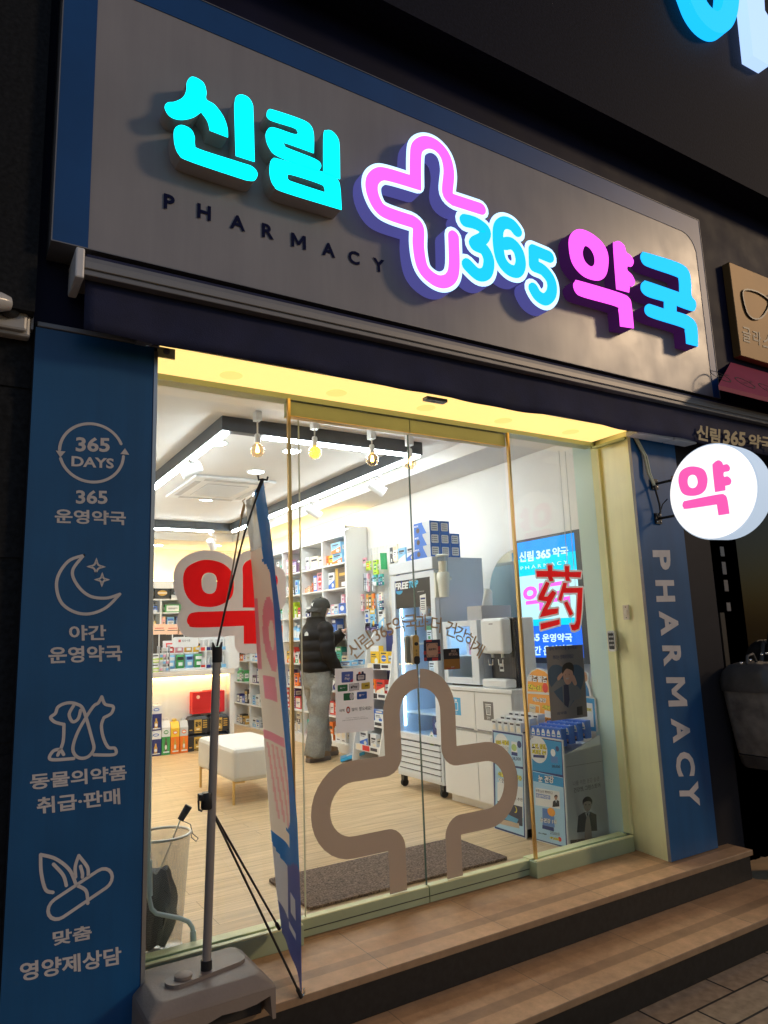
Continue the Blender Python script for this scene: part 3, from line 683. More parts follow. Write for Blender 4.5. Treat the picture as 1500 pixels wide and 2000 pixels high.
def dline(p): return smooth(t2(z2, FP, p), False, 6)
Q1 = Vector(FP.px(*z2(1085, 900))); Q2 = Vector(FP.px(*z2(1150, 925))); DW = (Q2-Q1).length*1.02
mb = MB()
mb.capsules(crp, KW*1.62, FX(SY), 0, LF-.0042, HAL, SIDEG); wb(mb, 'glowing_border', sg)
mb = MB()
for k, p in enumerate((D3, D6, D5)): mb.capsules(dline(p), DW*1.72, FX(SY), 0, LF-.0048-.0005*k, HAL, SIDEG)
wb(mb, 'glowing_border', sg)
mb = MB(); mb.fill(stroke(crp, KW), FX(SY), LF-.0035, LF, PK); wb(mb, 'pink_cross', sg)
for p in (D3, D6, D5):
    mb = MB(); mb.capsules(dline(p), DW, FX(SY), LF-.004, LF+.001, BL); wb(mb, 'blue_digit', sg)
NAVL = mat('navy_vinyl_letters', (.008, .012, .055), .8, spec=.1)
for ch, x, y in (('P', 188, 838), ('H', 367, 888), ('A', 541, 942), ('R', 712, 990), ('M', 868, 1040), ('A', 1032, 1085), ('C', 1173, 1128), ('Y', 1303, 1168)):
    mb = MB(); u, v = SP.px(*z1(x, y)); mb.text(ch, SP, u, v, h=.066, d=.004, m=NAVL, bold=.03); wb(mb, 'navy_letter', sg)

# ================================================================== awning
aw = thing('awning', 'navy fabric awning rolled under the shop sign with gold lettering on its valance', 'awning', (2.6, -.33, 2.4))
mb = MB(); mb.box(.35, -.492, 2.600, 6.2, -.33, 2.672, ALU); mb.box(.35, -.500, 2.622, 6.2, -.492, 2.652, mat('satin_rail', (.30, .29, .28), .45, metal=.4)); mb.tube([(.36, -.45, 2.682), (6.2, -.45, 2.682)], .02, NAVYF, 10); wb(mb, 'cassette', aw, bev=.003)
mb = MB(); mb.box(.318, -.505, 2.578, .349, -.325, 2.695, WHITEP); wb(mb, 'end_cap', aw, bev=.006)
mb = MB(); nx = 150
vs = []; fs = []
random.seed(5)
for i in range(nx+1):
    x = .36+5.8*i/nx
    bz = 2.398+.006*sin(x*2.2)+.004*sin(x*7.1)-.010*max(0, sin((x-2.6)*1.3))
    for j in range(6):
        t = j/5; z = 2.606+(bz-2.606)*t
        vs.append((x, -.452-.014*t*(.5+.5*sin(x*5.3+1.1*sin(x*2.1)))-.006*t*sin(x*17), z))
for i in range(nx):
    for j in range(5): a = i*6+j; fs.append((a, a+1, a+7, a+6))
mb.add(vs, fs, NAVYF); val = wb(mb, 'valance', aw, sm=60)
md = val.modifiers.new('cloth', 'SOLIDIFY'); md.thickness = .003
mb = MB(); VP = FX(-.478)
q = lambda x, y: (1150+x/4.286, 780+y/4.286)
GLD = mat('gold_print', (.50, .40, .22), .6)
for t, bl, br, tl in (('신림', (900, 335), (1098, 378), (905, 205)), ('365', (1122, 375), (1310, 395), (1128, 250)), ('약국', (1335, 400), (1540, 430), (1340, 285))):
    mb.tpx(t, VP, q(*bl), q(*br), q(*tl), 0, GLD, bold=.035)
wb(mb, 'lettering', val)
mb = MB(); mb.box(3.40, -.43, 2.395, 3.73, -.345, 2.425, WHITEP); mb.box(3.735, -.44, 2.392, 3.95, -.35, 2.42, WHITEP); wb(mb, 'folding_arm', aw, bev=.004)
mb = MB(); mb.box(.56, -.40, 2.425, .62, -.35, 2.45, ALU); mb.box(.22, -.34, 2.437, .66, -.322, 2.456, ALU); wb(mb, 'bracket', aw, bev=.003)
mb = MB(); mb.box(1.9, -.42, 2.385, 2.02, -.38, 2.40, ALU); mb.box(.67, -.335, 2.452, 3.42, -.325, 2.47, ALU); wb(mb, 'front_bar', aw)

# ================================================================== surveillance camera on the left
cc = thing('security_camera', 'dome camera on a grey junction box at the left end of the awning', 'camera', (.11, -.29, 2.46))
GREYBX = mat('grey_polycarbonate', (.50, .50, .50), .3, nz=(8, .06))
mb = MB(); mb.box(.0, -.345, 2.385, .198, -.293, 2.548, GREYBX); mb.box(.012, -.365, 2.398, .186, -.345, 2.536, GREYBX); wb(mb, 'junction_box', cc, bev=.010)
mb = MB(); mb.lathe([(.036, 0), (.036, .012), (.02, .02), (0, .02)], (.125, -.366, 2.470), (0, -1, 0), BLACK, 20); wb(mb, 'mount', cc, sm=40)
mb = MB(); mb.lathe([(0, -.02), (.024, -.01), (.034, .02), (.036, .09), (.04, .12), (.03, .128), (0, .122)], (.115, -.41, 2.47), (-.9, -.25, -.12), mat('white_camera_shell', (.6, .6, .6), .2), 18); wb(mb, 'camera_head', cc, sm=40)
mb = MB(); mb.box(.199, -.34, 2.42, .207, -.30, 2.48, ALU); wb(mb, 'latch', cc)
mb = MB(); mb.tube([(.10, -.37, 2.45), (.085, -.372, 2.41), (.07, -.35, 2.365)], .004, BLACK, 6); wb(mb, 'cable', cc)

# ================================================================== round projecting sign
rs = thing('round_sign', 'round glowing white projecting sign with a pink medicine symbol on the right pillar', 'sign', (3.63, -.335, 2.0))
RC = Vector((3.56, -.745, 1.998)); RR = .262
WLED = emit('white_led_diffuser', (1.0, .97, .95), .96)
mb = MB(); mb.lathe([(0, .0), (RR-.012, .0), (RR-.003, .003), (RR-.001, .008)], RC, (1, 0, 0), WLED, 64); wb(mb, 'face', rs, sm=50)
mb = MB(); mb.lathe([(RR-.0005, .009), (RR+.006, .014), (RR+.002, .145), (RR-.02, .152), (0, .152)], RC, (1, 0, 0), emit('pale_blue_lit_rim', (.68, .82, 1.0), .60), 64); wb(mb, 'rim', rs, sm=50)
DP = SX(RC.x)
mb = MB(); PKV = emit('backlit_pink_film', (1.0, .10, .42), .95)
for L in ([[(752, 690), (765, 612), (820, 570), (890, 562), (960, 586), (990, 640), (993, 700), (973, 762), (920, 800), (840, 808), (780, 780)], [(828, 690), (836, 650), (865, 632), (895, 640), (910, 670), (912, 705), (895, 735), (865, 743), (838, 726)]],
          [[(1037, 572), (1046, 535), (1085, 510), (1115, 525), (1127, 547), (1160, 543), (1182, 570), (1174, 600), (1132, 612), (1134, 648), (1165, 645), (1193, 675), (1184, 712), (1143, 724, 1), (1145, 762, 1), (1058, 777, 1)]],
          [[(785, 887), (796, 856), (830, 846), (1085, 796), (1138, 800), (1160, 835), (1179, 957, 1), (1087, 972, 1), (1073, 880, 1), (822, 917), (794, 907)]]):
    mb.fill([smooth([DP.px(*q(*p[:2]))+tuple(p[2:]) for p in l], True, 6) for l in L], DP, .0005, .0022, PKV)
wb(mb, 'pink_symbol', rs)
for z in (2.125, 1.912):
    mb = MB(); mb.tube([(3.629, -.345, z), (3.629, -.50, z)], .008, BLACK, 8); mb.box(3.60, -.345, z-.032, 3.656, -.334, z+.032, BLACK)
    for a, b in ((-.018, .02), (.018, .02), (-.018, -.02), (.018, -.02)): mb.lathe([(0, 0), (.0045, 0), (.0045, .003), (0, .004)], (3.628+a, -.346, z+b), (0, -1, 0), CHROME, 8)
    wb(mb, 'bracket_arm', rs)
mb = MB(); mb.box(3.605, -.505, 1.895, 3.655, -.475, 2.145, mat('rusty_bracket', (.22, .13, .10), .6, nz=(20, .4))); wb(mb, 'mounting_bar', rs)
cb = MB()
cb.tube([P(1238, 852, 1, -.345), P(1258, 890, 1, -.35), P(1266, 925, 1, -.36), P(1277, 948, 1, -.36)], .0075, mat('yellowed_cable', (.55, .56, .40), .5), 8)
cb.tube([P(1242, 852, 1, -.346), P(1263, 892, 1, -.351), P(1270, 925, 1, -.361), P(1279, 948, 1, -.361)], .006, mat('yellowed_cable', (.55, .56, .40), .5), 8)
cb.tube([P(1278, 948, 1, -.362), P(1288, 985, 1, -.362), P(1290, 1000, 1, -.36), P(1284, 1010, 1, -.355)], .006, BLACK, 8)
cb.tube([P(1290, 998, 1, -.36), P(1294, 985, 1, -.37), P(1303, 975, 1, -.42)], .0035, BLACK, 6)
tag(cb.build('power_cable', sm=60, origin=(3.6, -.34, 2.1)), 'pale power cable taped down the right blue pillar to the round sign', 'cable', kind='thing')

# ================================================================== upstairs lit letters
def uptext(ch, bl, br, tl, m, name, label):
    m_ = MB(); pl_ = FX(-.60)
    V, Fc, x0, x1, y0, y1 = glyphs(ch, .03)
    a = Vector(pl_.px(*bl)); b = Vector(pl_.px(*br)); c = Vector(pl_.px(*tl))
    m_.text(ch, pl_, a.x, a.y, h=(c-a).length, w=(b-a).length, d=0, m=m, bold=.03, thick=.09)
    return tag(m_.build(name, origin=(a.x, -.51, a.y)), label, 'sign letter', kind='thing')
ol = MB(); OP = FX(-.60); oc = OP.px(1393, -40); o2 = OP.px(1425, -30)
tro = lambda L: smooth([OP.px(*p) for p in L], True, 6)
ol.fill([tro([(1340, -60), (1349, 0), (1374, 44), (1405, 64), (1430, 52), (1443, 10), (1441, -60), (1395, -130)]), tro([(1370, -60), (1376, -8), (1395, 19), (1409, 16), (1415, -20), (1411, -60), (1390, -100)])], OP, -.09, 0, emit('upstairs_blue_led', (.01, .42, 1.0), 1.3))
tag(ol.build('upstairs_letter', origin=(oc[0], -.51, oc[1])), 'blue glowing round letter high on the upstairs fascia', 'sign letter', kind='thing')
rl = MB(); R_ = lambda L: [OP.px(*p) for p in L]
rl.fill([R_([(1446, -120), (1487, -108), (1494, 20), (1500, 30), (1540, 48), (1590, 160), (1556, 148), (1520, 82), (1499, 74), (1503, 128), (1471, 109)])], OP, -.09, 0, emit('upstairs_white_led', (.42, .60, 1.0), 1.1))
tag(rl.build('upstairs_letter', origin=(OP.px(1490, 60)[0], -.51, OP.px(1490, 60)[1])), 'pale glowing straight letter at the top right corner of the fascia', 'sign letter', kind='thing')

# ================================================================== neighbour on the right
gp = thing('glasses_shop_sign', 'gold plate sign with a spectacles emblem and Korean letters right of the pharmacy', 'sign', (5.2, -.31, 3.15))
GOLDP = mat('satin_gold_plate', (.24, .145, .05), .5, metal=.3, nz=(2, .12))
mb = MB(); mb.box(4.70, -.36, 3.145, 6.2, -.302, 3.865, GOLDP); wb(mb, 'plate', gp, bev=.004)
GPp = FX(-.36); z5 = lambda x, y: (1300+x/4.165, 380+y/4.165)
mb = MB(); DK = mat('dark_brown_letters', (.03, .02, .012), .4)
for t, bl, br, tl in (('글', (625, 1190), (692, 1212), (622, 1070)), ('라', (712, 1210), (778, 1235), (708, 1098)), ('스', (790, 1240), (880, 1262), (790, 1130))): mb.tpx(t, GPp, z5(*bl), z5(*br), z5(*tl), .003, DK, bold=.012)
wb(mb, 'lettering', gp)
mb = MB()
lens = smooth([GPp.px(*z5(x, y)) for x, y in ((622, 790), (720, 790), (820, 850), (835, 900), (790, 985), (745, 1015), (690, 1005), (645, 940))])
mb.fill(stroke(lens, .012, closed=True), GPp, 0, .012, DK)
uu = max(p[0] for p in lens)
mb.fill(stroke([(2*uu+.08-p[0], p[1]) for p in lens], .012, closed=True), GPp, 0, .012, DK)
mb.fill(stroke(smooth([(uu-.02, lens[10][1]), (uu+.04, lens[10][1]+.03), (uu+.10, lens[10][1])], False), .012), GPp, 0, .0125, DK)
wb(mb, 'spectacles_emblem', gp)
pk = thing('pink_canopy', 'small crimson canopy with printed oval logos below the gold spectacles sign', 'canopy', (5.2, -.302, 2.86))
PINKC = mat('crimson_fabric', (.33, .018, .075), .7, nz=(4, .1))
y0c = -.34; y1c = -.62
A = P(1437, 704, 1, y0c); B = P(1403, 752, 1, y1c)
mb = MB(); mb.hexa([(A.x, -.303, A.z-.04), (B.x, y1c, B.z-.03), (6.2, y1c, B.z-.03), (6.2, -.303, A.z-.04)], [(A.x, -.303, A.z), (B.x, y1c, B.z), (6.2, y1c, B.z), (6.2, -.303, A.z)], PINKC); wb(mb, 'cover', pk)
e1 = Vector((1, 0, 0)); e2 = (Vector((A.x, -.303, A.z))-Vector((A.x, y1c, B.z))).normalized()
CPl = Plane(Vector((0, y1c, B.z)), e1, e2)
mb = MB()
for k in range(5):
    u = B.x+.20+.27*k; v = .16
    mb.fill(stroke(ell(u, v, .085, .062, 24), .008, closed=True), CPl, 0, .0015, BLACK); mb.text('LINE', CPl, u, v-.011, h=.022, d=.0015, m=BLACK, al='c', rot=.15); mb.text('LUNA', CPl, u+.09, v+.03, h=.02, d=.0016, m=BLACK, rot=.3)
wb(mb, 'printed_logo', pk)
nb = thing('neighbour_shopfront', 'dark unlit shopfront of the neighbouring shop right of the pharmacy', 'shopfront', (4.8, 0, 0))
DGL = mat('dark_shop_glass', (.008, .008, .010), .12)
mb = MB(); mb.box(4.161, .04, -.285, 7.0, .05, 2.46, DGL); wb(mb, 'glass_front', nb)
FRM = mat('dark_bronze_frame', (.055, .05, .05), .4, metal=.4, nz=(5, .2))
mb = MB(); mb.box(4.162, -.02, -.285, 4.24, .039, 2.3, FRM); mb.box(4.70, -.02, -.285, 4.76, .039, 2.46, FRM); mb.box(4.80, -.03, -.285, 4.90, .039, 2.46, FRM); mb.box(4.241, -.015, 2.25, 4.699, .039, 2.46, FRM); mb.box(4.241, -.012, 1.66, 4.699, .039, 1.70, FRM); mb.box(4.241, -.012, -.285, 4.699, .039, .55, FRM); mb.box(4.91, -.012, -.285, 7, .039, .62, FRM); wb(mb, 'door_frame', nb)
for z, c, h in ((1.62, '#5b6370', .09), (1.75, '#4b5f72', .07), (1.50, '#6a6a6e', .08), (1.36, '#77777a', .06)): mb.box(4.708, -.0235, z, 4.754, -.0202, z+h, C(c))
wb(mb, 'paper_notice', nb)
mb = MB(); mb.box(-.02+4.63, -.03, .70, 4.66, -.012, 1.35, FRM); mb.box(4.28, -.022, .86, 4.52, -.0125, .90, mat('wood_bar', (.20, .12, .06), .5)); wb(mb, 'push_bar', nb)

# ================================================================== interior lights
LED = emit('cool_white_led', (.93, .97, 1.0), 50)
DKB = mat('dark_grey_beam', (.050, .055, .062), .45, nz=(6, .15))
BX0, BX1, BY0, BY1 = 1.60, 3.34, 1.68, 6.33
lf = thing('ceiling_light_frame', 'dark rectangular ceiling frame with white light strips along its underside', 'light', ((BX0+BX1)/2, 4.0, CEIL))
bw = .07
for a in ((BX0, BY0, BX1, BY0+bw), (BX0, BY1-bw, BX1, BY1), (BX0, BY0+bw+.001, BX0+bw, BY1-bw-.001), (BX1-bw, BY0+bw+.001, BX1, BY1-bw-.001)):
    mb = MB(); mb.box(a[0], a[1], SOF+.012, a[2], a[3], CEIL-.001, DKB); wb(mb, 'beam', lf)
g = .012
for a in ((BX0+.33, BY0+g, BX1-.10, BY0+bw-g), (BX0+.08, BY1-bw+g, BX1-.30, BY1-g), (BX0+g, BY0+.02, BX0+bw-g, BY1-.15), (BX1-bw+g, BY0+.02, BX1-g, BY1-.10)):
    mb = MB(); mb.box(a[0], a[1], SOF-.006, a[2], a[3], SOF+.0115, LED); wb(mb, 'light_strip', lf)
DL = emit('downlight_lens', (.93, .97, 1.0), 28)
for k, (px, py, z, lab) in enumerate(((500, 922, CEIL, 'recessed downlight in the ceiling just above the banner pole tip'), (570, 882, CEIL, 'recessed downlight under the front of the light frame'), (424, 866, CEIL, 'recessed downlight near the left corner of the light frame'),
                                  (404, 976, CEIL, 'recessed downlight behind the ceiling air conditioner'), (307, 1065, SOF, 'recessed downlight in the far soffit at the left pillar edge'), (421, 1066, SOF, 'recessed downlight in the far soffit near the white spotlight'))):
    c = P(px, py, 2, z-.004)
    t = thing('ceiling_downlight', lab, 'light', (c.x, c.y, z), group='recessed ceiling downlights')
    r = .075 if z == CEIL else .085
    m_ = MB(); m_.lathe([(r, -.001), (r+.02, -.001), (r+.018, -.007), (r, -.005)], (c.x, c.y, z), (0, 0, 1), WHITEP, 28, False); wb(m_, 'rim', t, sm=40)
    m_ = MB(); m_.lathe([(0, -.004), (r-.001, -.004), (r-.001, -.002)], (c.x, c.y, z), (0, 0, 1), DL, 28); wb(m_, 'lens', t)
# warm cove strips on top of the shelves
COVE = emit('warm_cove_led', (1.0, .62, .20), 24)
mb = MB(); mb.box(4.06, 4.06, 2.552, 4.10, 8.0, 2.566, COVE); tag(mb.build('cove_light', origin=(4.08, 6, 2.56)), 'hidden warm light strip along the top of the right wall shelves', 'light', kind='thing')
mb = MB(); mb.box(.6, 8.20, 2.232, 4.0, 8.24, 2.246, COVE); tag(mb.build('cove_light', origin=(2.3, 8.2, 2.24)), 'hidden warm light strip along the top of the back shelves', 'light', kind='thing')
# track spotlights
def spot(px, py, bx, by, aim, lab, first=[None]):
    top = Vector((bx, by, SOF-.004))
    t = thing('track_spotlight', lab, 'light', top, group='white track spotlights under the ceiling frame')
    c = P(px, py, 0, bx) if abs(P(px, py, 0, bx).y-by) < .8 else P(px, py, 1, by)
    c = Vector((bx, by, min(c.z, SOF-.08)))
    a = Vector(aim).normalized()
    m_ = MB(); m_.box(top.x-.022, top.y-.05, SOF-.03, top.x+.022, top.y+.05, SOF-.0045, WHITEP); m_.tube([top-Vector((0, 0, .03)), top-Vector((0, 0, .05))], .012, WHITEP, 10)
    s = a.cross(Vector((0, 0, 1))).normalized()
    m_.tube([top-Vector((0, 0, .045)), top-Vector((0, 0, .055))+s*.052, Vector((c.x, c.y, c.z))+s*.054], .007, WHITEP, 8); wb(m_, 'bracket', t, sm=40)
    m_ = MB(); m_.lathe([(0, -.085), (.035, -.085), (.046, -.075), (.048, .07), (.05, .085), (.043, .085), (.040, .07), (0, .068)], c, a, WHITEP, 24); h = wb(m_, 'head', t, sm=40)
    m_ = MB(); m_.lathe([(0, .0685), (.038, .0685), (.038, .0705), (0, .0705)], c, a, emit('warm_spot_lens', (1, .86, .66), 9), 20); wb(m_, 'lens', h)
def bat(px, py, ax, v): p = P(px, py, 2, SOF-.01); return p
p = P(378, 885, 2, SOF-.01); spot(374, 918, BX0+.03, P(378, 885, 0, BX0+.03).y+.05, (-.75, .2, -.35), 'white track spotlight on the left beam aimed at the left wall')
spot(302, 985, BX0+.03, 4.35, (-.6, .1, -.5), 'white track spotlight half hidden behind the left pillar')
spot(738, 952, BX1-.03, P(735, 930, 0, BX1-.03).y, (.75, -.25, -.50), 'white track spotlight nearest the entrance on the right beam')
spot(612, 1000, BX1-.03, P(612, 975, 0, BX1-.03).y, (.75, -.2, -.52), 'white track spotlight halfway along the right beam')
spot(432, 1055, 3.02, BY1-.03, (.5, .7, -.5), 'white track spotlight on the far beam near its right corner')
# filament bulbs on the front track
AMB = glass('amber_bulb_glass', tint=(1.0, .84, .60), k=1.3, base=.06)
FIL = emit('glowing_filament', (1.0, .55, .16), 60); FILY = emit('yellow_fairy_filament', (1.0, .70, .03), 7)
bulbs = ((503, 815, 880, 'amber filament bulb hanging furthest left above the banner stand'), (615, 832, 884, 'yellow globe bulb with a coiled fairy light filament'), (727, 852, 898, 'amber filament bulb hanging between the left door and its lock side'), (801, 865, 905, 'amber filament bulb at the right corner of the light frame'))
YB = 1.50
for k, (px, y0_, yc, lab) in enumerate(bulbs):
    c = P(px, yc, 1, YB)
    t = thing('filament_bulb', lab, 'light bulb', (c.x, c.y, CEIL), group='filament bulbs hanging from the front track')
    ztop = P(px, y0_-6, 1, YB).z
    m_ = MB(); m_.box(c.x-.022, c.y-.03, ztop-.05, c.x+.022, c.y+.03, CEIL-.001, WHITEP); m_.tube([(c.x, c.y, ztop-.05), (c.x, c.y, c.z+.10)], .006, CHROME, 8); wb(m_, 'mount', t)
    m_ = MB(); m_.lathe([(.016, .12), (.020, .11), (.021, .055), (.014, .05), (0, .05)], c, (0, 0, 1), WHITEP, 16); wb(m_, 'socket', t, sm=40)
    m_ = MB(); R = .049; m_.lathe([(.016, .052)]+[(R*sin(a), R*cos(a)) for a in [radians(d) for d in range(22, 181, 11)]]+[(0.0, -R)], c, (0, 0, 1), AMB, 24); wb(m_, 'globe', t, sm=60)
    m_ = MB()
    if k != 1:
        for w in range(6): aa = w*pi/3; m_.tube([(c.x+.006*cos(aa), c.y+.006*sin(aa), c.z+.03), (c.x+.012*cos(aa), c.y+.012*sin(aa), c.z-.012)], .0016, FIL, 5)
        m_.tube([(c.x, c.y, c.z+.05), (c.x, c.y, c.z+.028)], .004, CHROME, 6)
    else:
        for w in range(7):
            aa = w*pi*2/7
            pts = [(c.x+.036*sin(tt)*cos(aa+tt), c.y+.036*sin(tt)*sin(aa+tt), c.z+.036*cos(tt)) for tt in [radians(d) for d in range(15, 170, 14)]]
            m_.tube(pts, .0022, FILY, 5)
    wb(m_, 'filament', t)
# ceiling cassette air conditioner
ac = thing('air_conditioner', 'white ceiling cassette air conditioner inside the light frame', 'air conditioner', (2.35, 4.1, CEIL))
x0, y0, x1, y1 = 1.96, 3.52, 2.80, 4.62
mb = MB(); mb.box(x0, y0, CEIL-.03, x1, y1, CEIL-.001, WHITEP); wb(mb, 'panel', ac, bev=.012)
mb = MB(); gm = mat('grille_grey', (.42, .42, .42), .6)
mb.box(x0+.2, y0+.25, CEIL-.034, x1-.2, y1-.25, CEIL-.0305, gm)
for k in range(16): yy = y0+.26+k*(y1-y0-.52)/16; mb.box(x0+.205, yy, CEIL-.038, x1-.205, yy+.018, CEIL-.0345, WHITEP)
wb(mb, 'intake_grille', ac)
for a in ((x0+.12, y0+.06, x1-.12, y0+.12), (x0+.12, y1-.12, x1-.12, y1-.06), (x0+.05, y0+.18, x0+.11, y1-.18), (x1-.11, y0+.18, x1-.05, y1-.18)):
    mb = MB(); mb.box(a[0], a[1], CEIL-.036, a[2], a[3], CEIL-.0305, mat('vent_flap_grey', (.5, .5, .5), .5)); wb(mb, 'air_flap', ac)

# ================================================================== packaging
PAL = {'white': '#e6e7e8', 'teal': '#2fa79b', 'navy': '#27306e', 'orange': '#ee7a22', 'pink': '#e9a3b4', 'purple': '#5b3f73', 'blue': '#3a6fc8', 'green': '#3f9a54', 'red': '#cf3a34',
       'yellow': '#f0c53a', 'sky': '#86c2ea', 'brown': '#5b4a42', 'cream': '#f1e6d0', 'mint': '#b5e2d2', 'lilac': '#b8a9d8', 'black': '#23242a', 'peach': '#f3c3a4', 'lime': '#b6d83a', 'gold': '#c9a24a', 'silver': '#c4c8cc'}
def PM(n): return mat('carton_'+n, PAL[n], .42, nz=(11, .035))
INK = mat('carton_ink', '#3a3b45', .5)
def pack(mb, w, d, h, base, acc, style, rng, T=None, ink=INK):
    """one printed carton, base centre at origin, front towards -y"""
    m_ = MB(); B = PM(base); A = PM(acc); Wt = PM('white' if base != 'white' else 'cream'); F = Plane((-w/2, -d/2, 0), (1, 0, 0), (0, 0, 1)); e = .0006
    m_.box(-w/2, -d/2, 0, w/2, d/2, h, B)
    R = lambda a, b, c, dd, k, m: m_.rect(F, a*w, b*h, c*w, dd*h, e*k, m)
    if style == 0: R(0, 0, 1, .36, 1, A); R(.12, .62, .88, .78, 1, ink); R(.2, .48, .8, .54, 1, A); m_.fill([ell(.5*w, .18*h, .16*w, .11*h, 14)], F, 0, e*2, Wt)
    elif style == 1: R(0, 0, .26, 1, 1, A); R(.36, .6, .92, .74, 1, A); R(.36, .46, .8, .52, 1, ink); R(.36, .36, .74, .40, 1, ink); R(.55, .08, .92, .28, 1, Wt)
    elif style == 2: m_.fill([[(0, 0), (w, 0), (w, .55*h), (0, .25*h)]], F, 0, e, A); R(.12, .7, .8, .84, 1, ink); R(.12, .6, .6, .64, 1, ink); m_.fill([ell(.7*w, .22*h, .18*w, .13*h, 14)], F, 0, e*2, Wt)
    elif style == 3: m_.fill([ell(.5*w, .52*h, .32*w, .24*h, 20)], F, 0, e, A); R(.2, .48, .8, .56, 2, Wt); R(.15, .84, .85, .93, 1, ink); R(.25, .1, .75, .16, 1, ink)
    elif style == 4: R(.1, .12, .9, .88, 1, Wt); R(.1, .66, .9, .88, 2, A); R(.2, .5, .8, .56, 2, ink); R(.2, .4, .66, .44, 2, ink); R(.3, .18, .7, .34, 2, A)
    elif style == 5:
        for k in range(4): R(0, .08+.24*k, 1, .18+.24*k, 1, A)
        R(.2, .3, .8, .66, 2, Wt); R(.28, .44, .72, .52, 3, ink)
    elif style == 6: R(0, .72, 1, 1, 1, A); R(.14, .8, .86, .92, 2, Wt); R(.1, .52, .6, .58, 1, ink); R(.1, .42, .7, .46, 1, ink); m_.fill([ell(.66*w, .22*h, .2*w, .15*h, 14)], F, 0, e, A)
    # side label
    Sd = Plane((w/2, -d/2, 0), (0, 1, 0), (0, 0, 1)); m_.rect(Sd, .15*d, .3*h, .85*d, .7*h, e, Wt); m_.rect(Sd, .25*d, .45*h, .75*d, .52*h, 2*e, ink)
    Sl = Plane((-w/2, d/2, 0), (0, -1, 0), (0, 0, 1)); m_.rect(Sl, .15*d, .3*h, .85*d, .7*h, e, A)
    vs = [Vector(v) for v in m_.v]
    if T: vs = [T @ v for v in vs]
    b = len(mb.v); mb.v += [tuple(v) for v in vs]
    for f, k in zip(m_.f, m_.m): mb.f.append(tuple(b+i for i in f)); mb.m.append(mb.mi(m_.mats[k]))
def bottle(mb, r, h, base, acc):
    mb.lathe([(0, 0), (r, 0), (r, .70*h), (r*.92, .74*h), (r*.5, .80*h), (r*.5, .84*h)], (0, 0, 0), (0, 0, 1), PM(base), 14)
    mb.lathe([(r*.56, .84*h), (r*.56, h), (0, h)], (0, 0, 0), (0, 0, 1), PM(acc), 12)
    mb.lathe([(r*1.01, .14*h), (r*1.012, .58*h)], (0, 0, 0), (0, 0, 1), PM('white' if base != 'white' else 'cream'), 14)
    mb.lathe([(r*1.02, .34*h), (r*1.021, .50*h)], (0, 0, 0), (0, 0, 1), PM(acc), 14)
KINDS_ = {0: 'carton', 1: 'carton', 2: 'carton', 3: 'carton', 4: 'carton', 5: 'carton', 6: 'carton'}
STY = {0: 'bottom band', 1: 'side stripe', 2: 'slanted base', 3: 'round emblem', 4: 'framed label', 5: 'stripes', 6: 'top band'}
_cache = {}
def put(base, acc, style, w, d, h, loc, rz, label, group, name='medicine_carton', cat='medicine box'):
    key = (base, acc, style, round(w, 3), round(d, 3), round(h, 3), name)
    if key in _cache:
        o = _cache[key].copy(); COL.objects.link(o); o.location = loc; o.rotation_euler.z = rz
    else:
        m_ = MB()
        if style == 'b': bottle(m_, w/2, h, base, acc)
        else: pack(m_, w, d, h, base, acc, style, random)
        o = m_.build(name, loc=loc, rz=rz); _cache[key] = o
        if style == 'b':
            o.data.polygons.foreach_set('use_smooth', [True]*len(o.data.polygons)); o.data.set_sharp_from_angle(angle=radians(40))
    return tag(o, label, cat, group, 'thing')

# ================================================================== right wall shelf unit
LEV = [2.42, 2.12, 1.835, 1.536, 1.25, .96, .67, .385, .10]
DIV = [4.03, 4.615, 5.215, 5.82, 6.42]
XF, XB = 3.85, 4.147
su = thing('wall_shelf', 'tall white wall shelf of medicine compartments beside the customer in black', 'shelf', (4.0, 5.2, 0))
mb = MB(); mb.box(XF, 4.032, .0, XB-.012, 6.418, .09, WHITEM); wb(mb, 'plinth', su)
mb = MB(); mb.box(XB-.012, 4.04, .09, XB, 6.41, 2.53, WHITEM); wb(mb, 'back_panel', su)
for i, y in enumerate(DIV):
    mb = MB(); th = .022
    mb.box(XF, y-(.022 if i == 0 else .011), .091, XB-.0125, y+.011, 2.535, WHITEM); wb(mb, 'divider', su)
for i in range(4):
    for z in LEV[1:]:
        mb = MB(); mb.box(XF+.002, DIV[i]+.0115, z-.018, XB-.0125, DIV[i+1]-.0115, z, WHITEM); wb(mb, 'shelf_board', su)
mb = MB(); mb.box(XF-.004, 4.008, 2.421, XF+.018, 6.42, 2.54, WHITEM); mb.box(XF+.019, 4.042, 2.421, XB-.0125, 6.409, 2.436, WHITEM); wb(mb, 'header_panel', su)
mb = MB(); a = P(622, 1050, 0, XF-.006); b = P(679, 1034, 0, XF-.006); mb.box(XF-.009, b.y, 2.478, XF-.0045, a.y, 2.492, emit('shelf_emissive_bar', (1, .98, .94), 3)); wb(mb, 'emissive_bar', su)  # thin emissive bar on the header face
GR = 'packages on the right wall shelf'
used_lab = set()
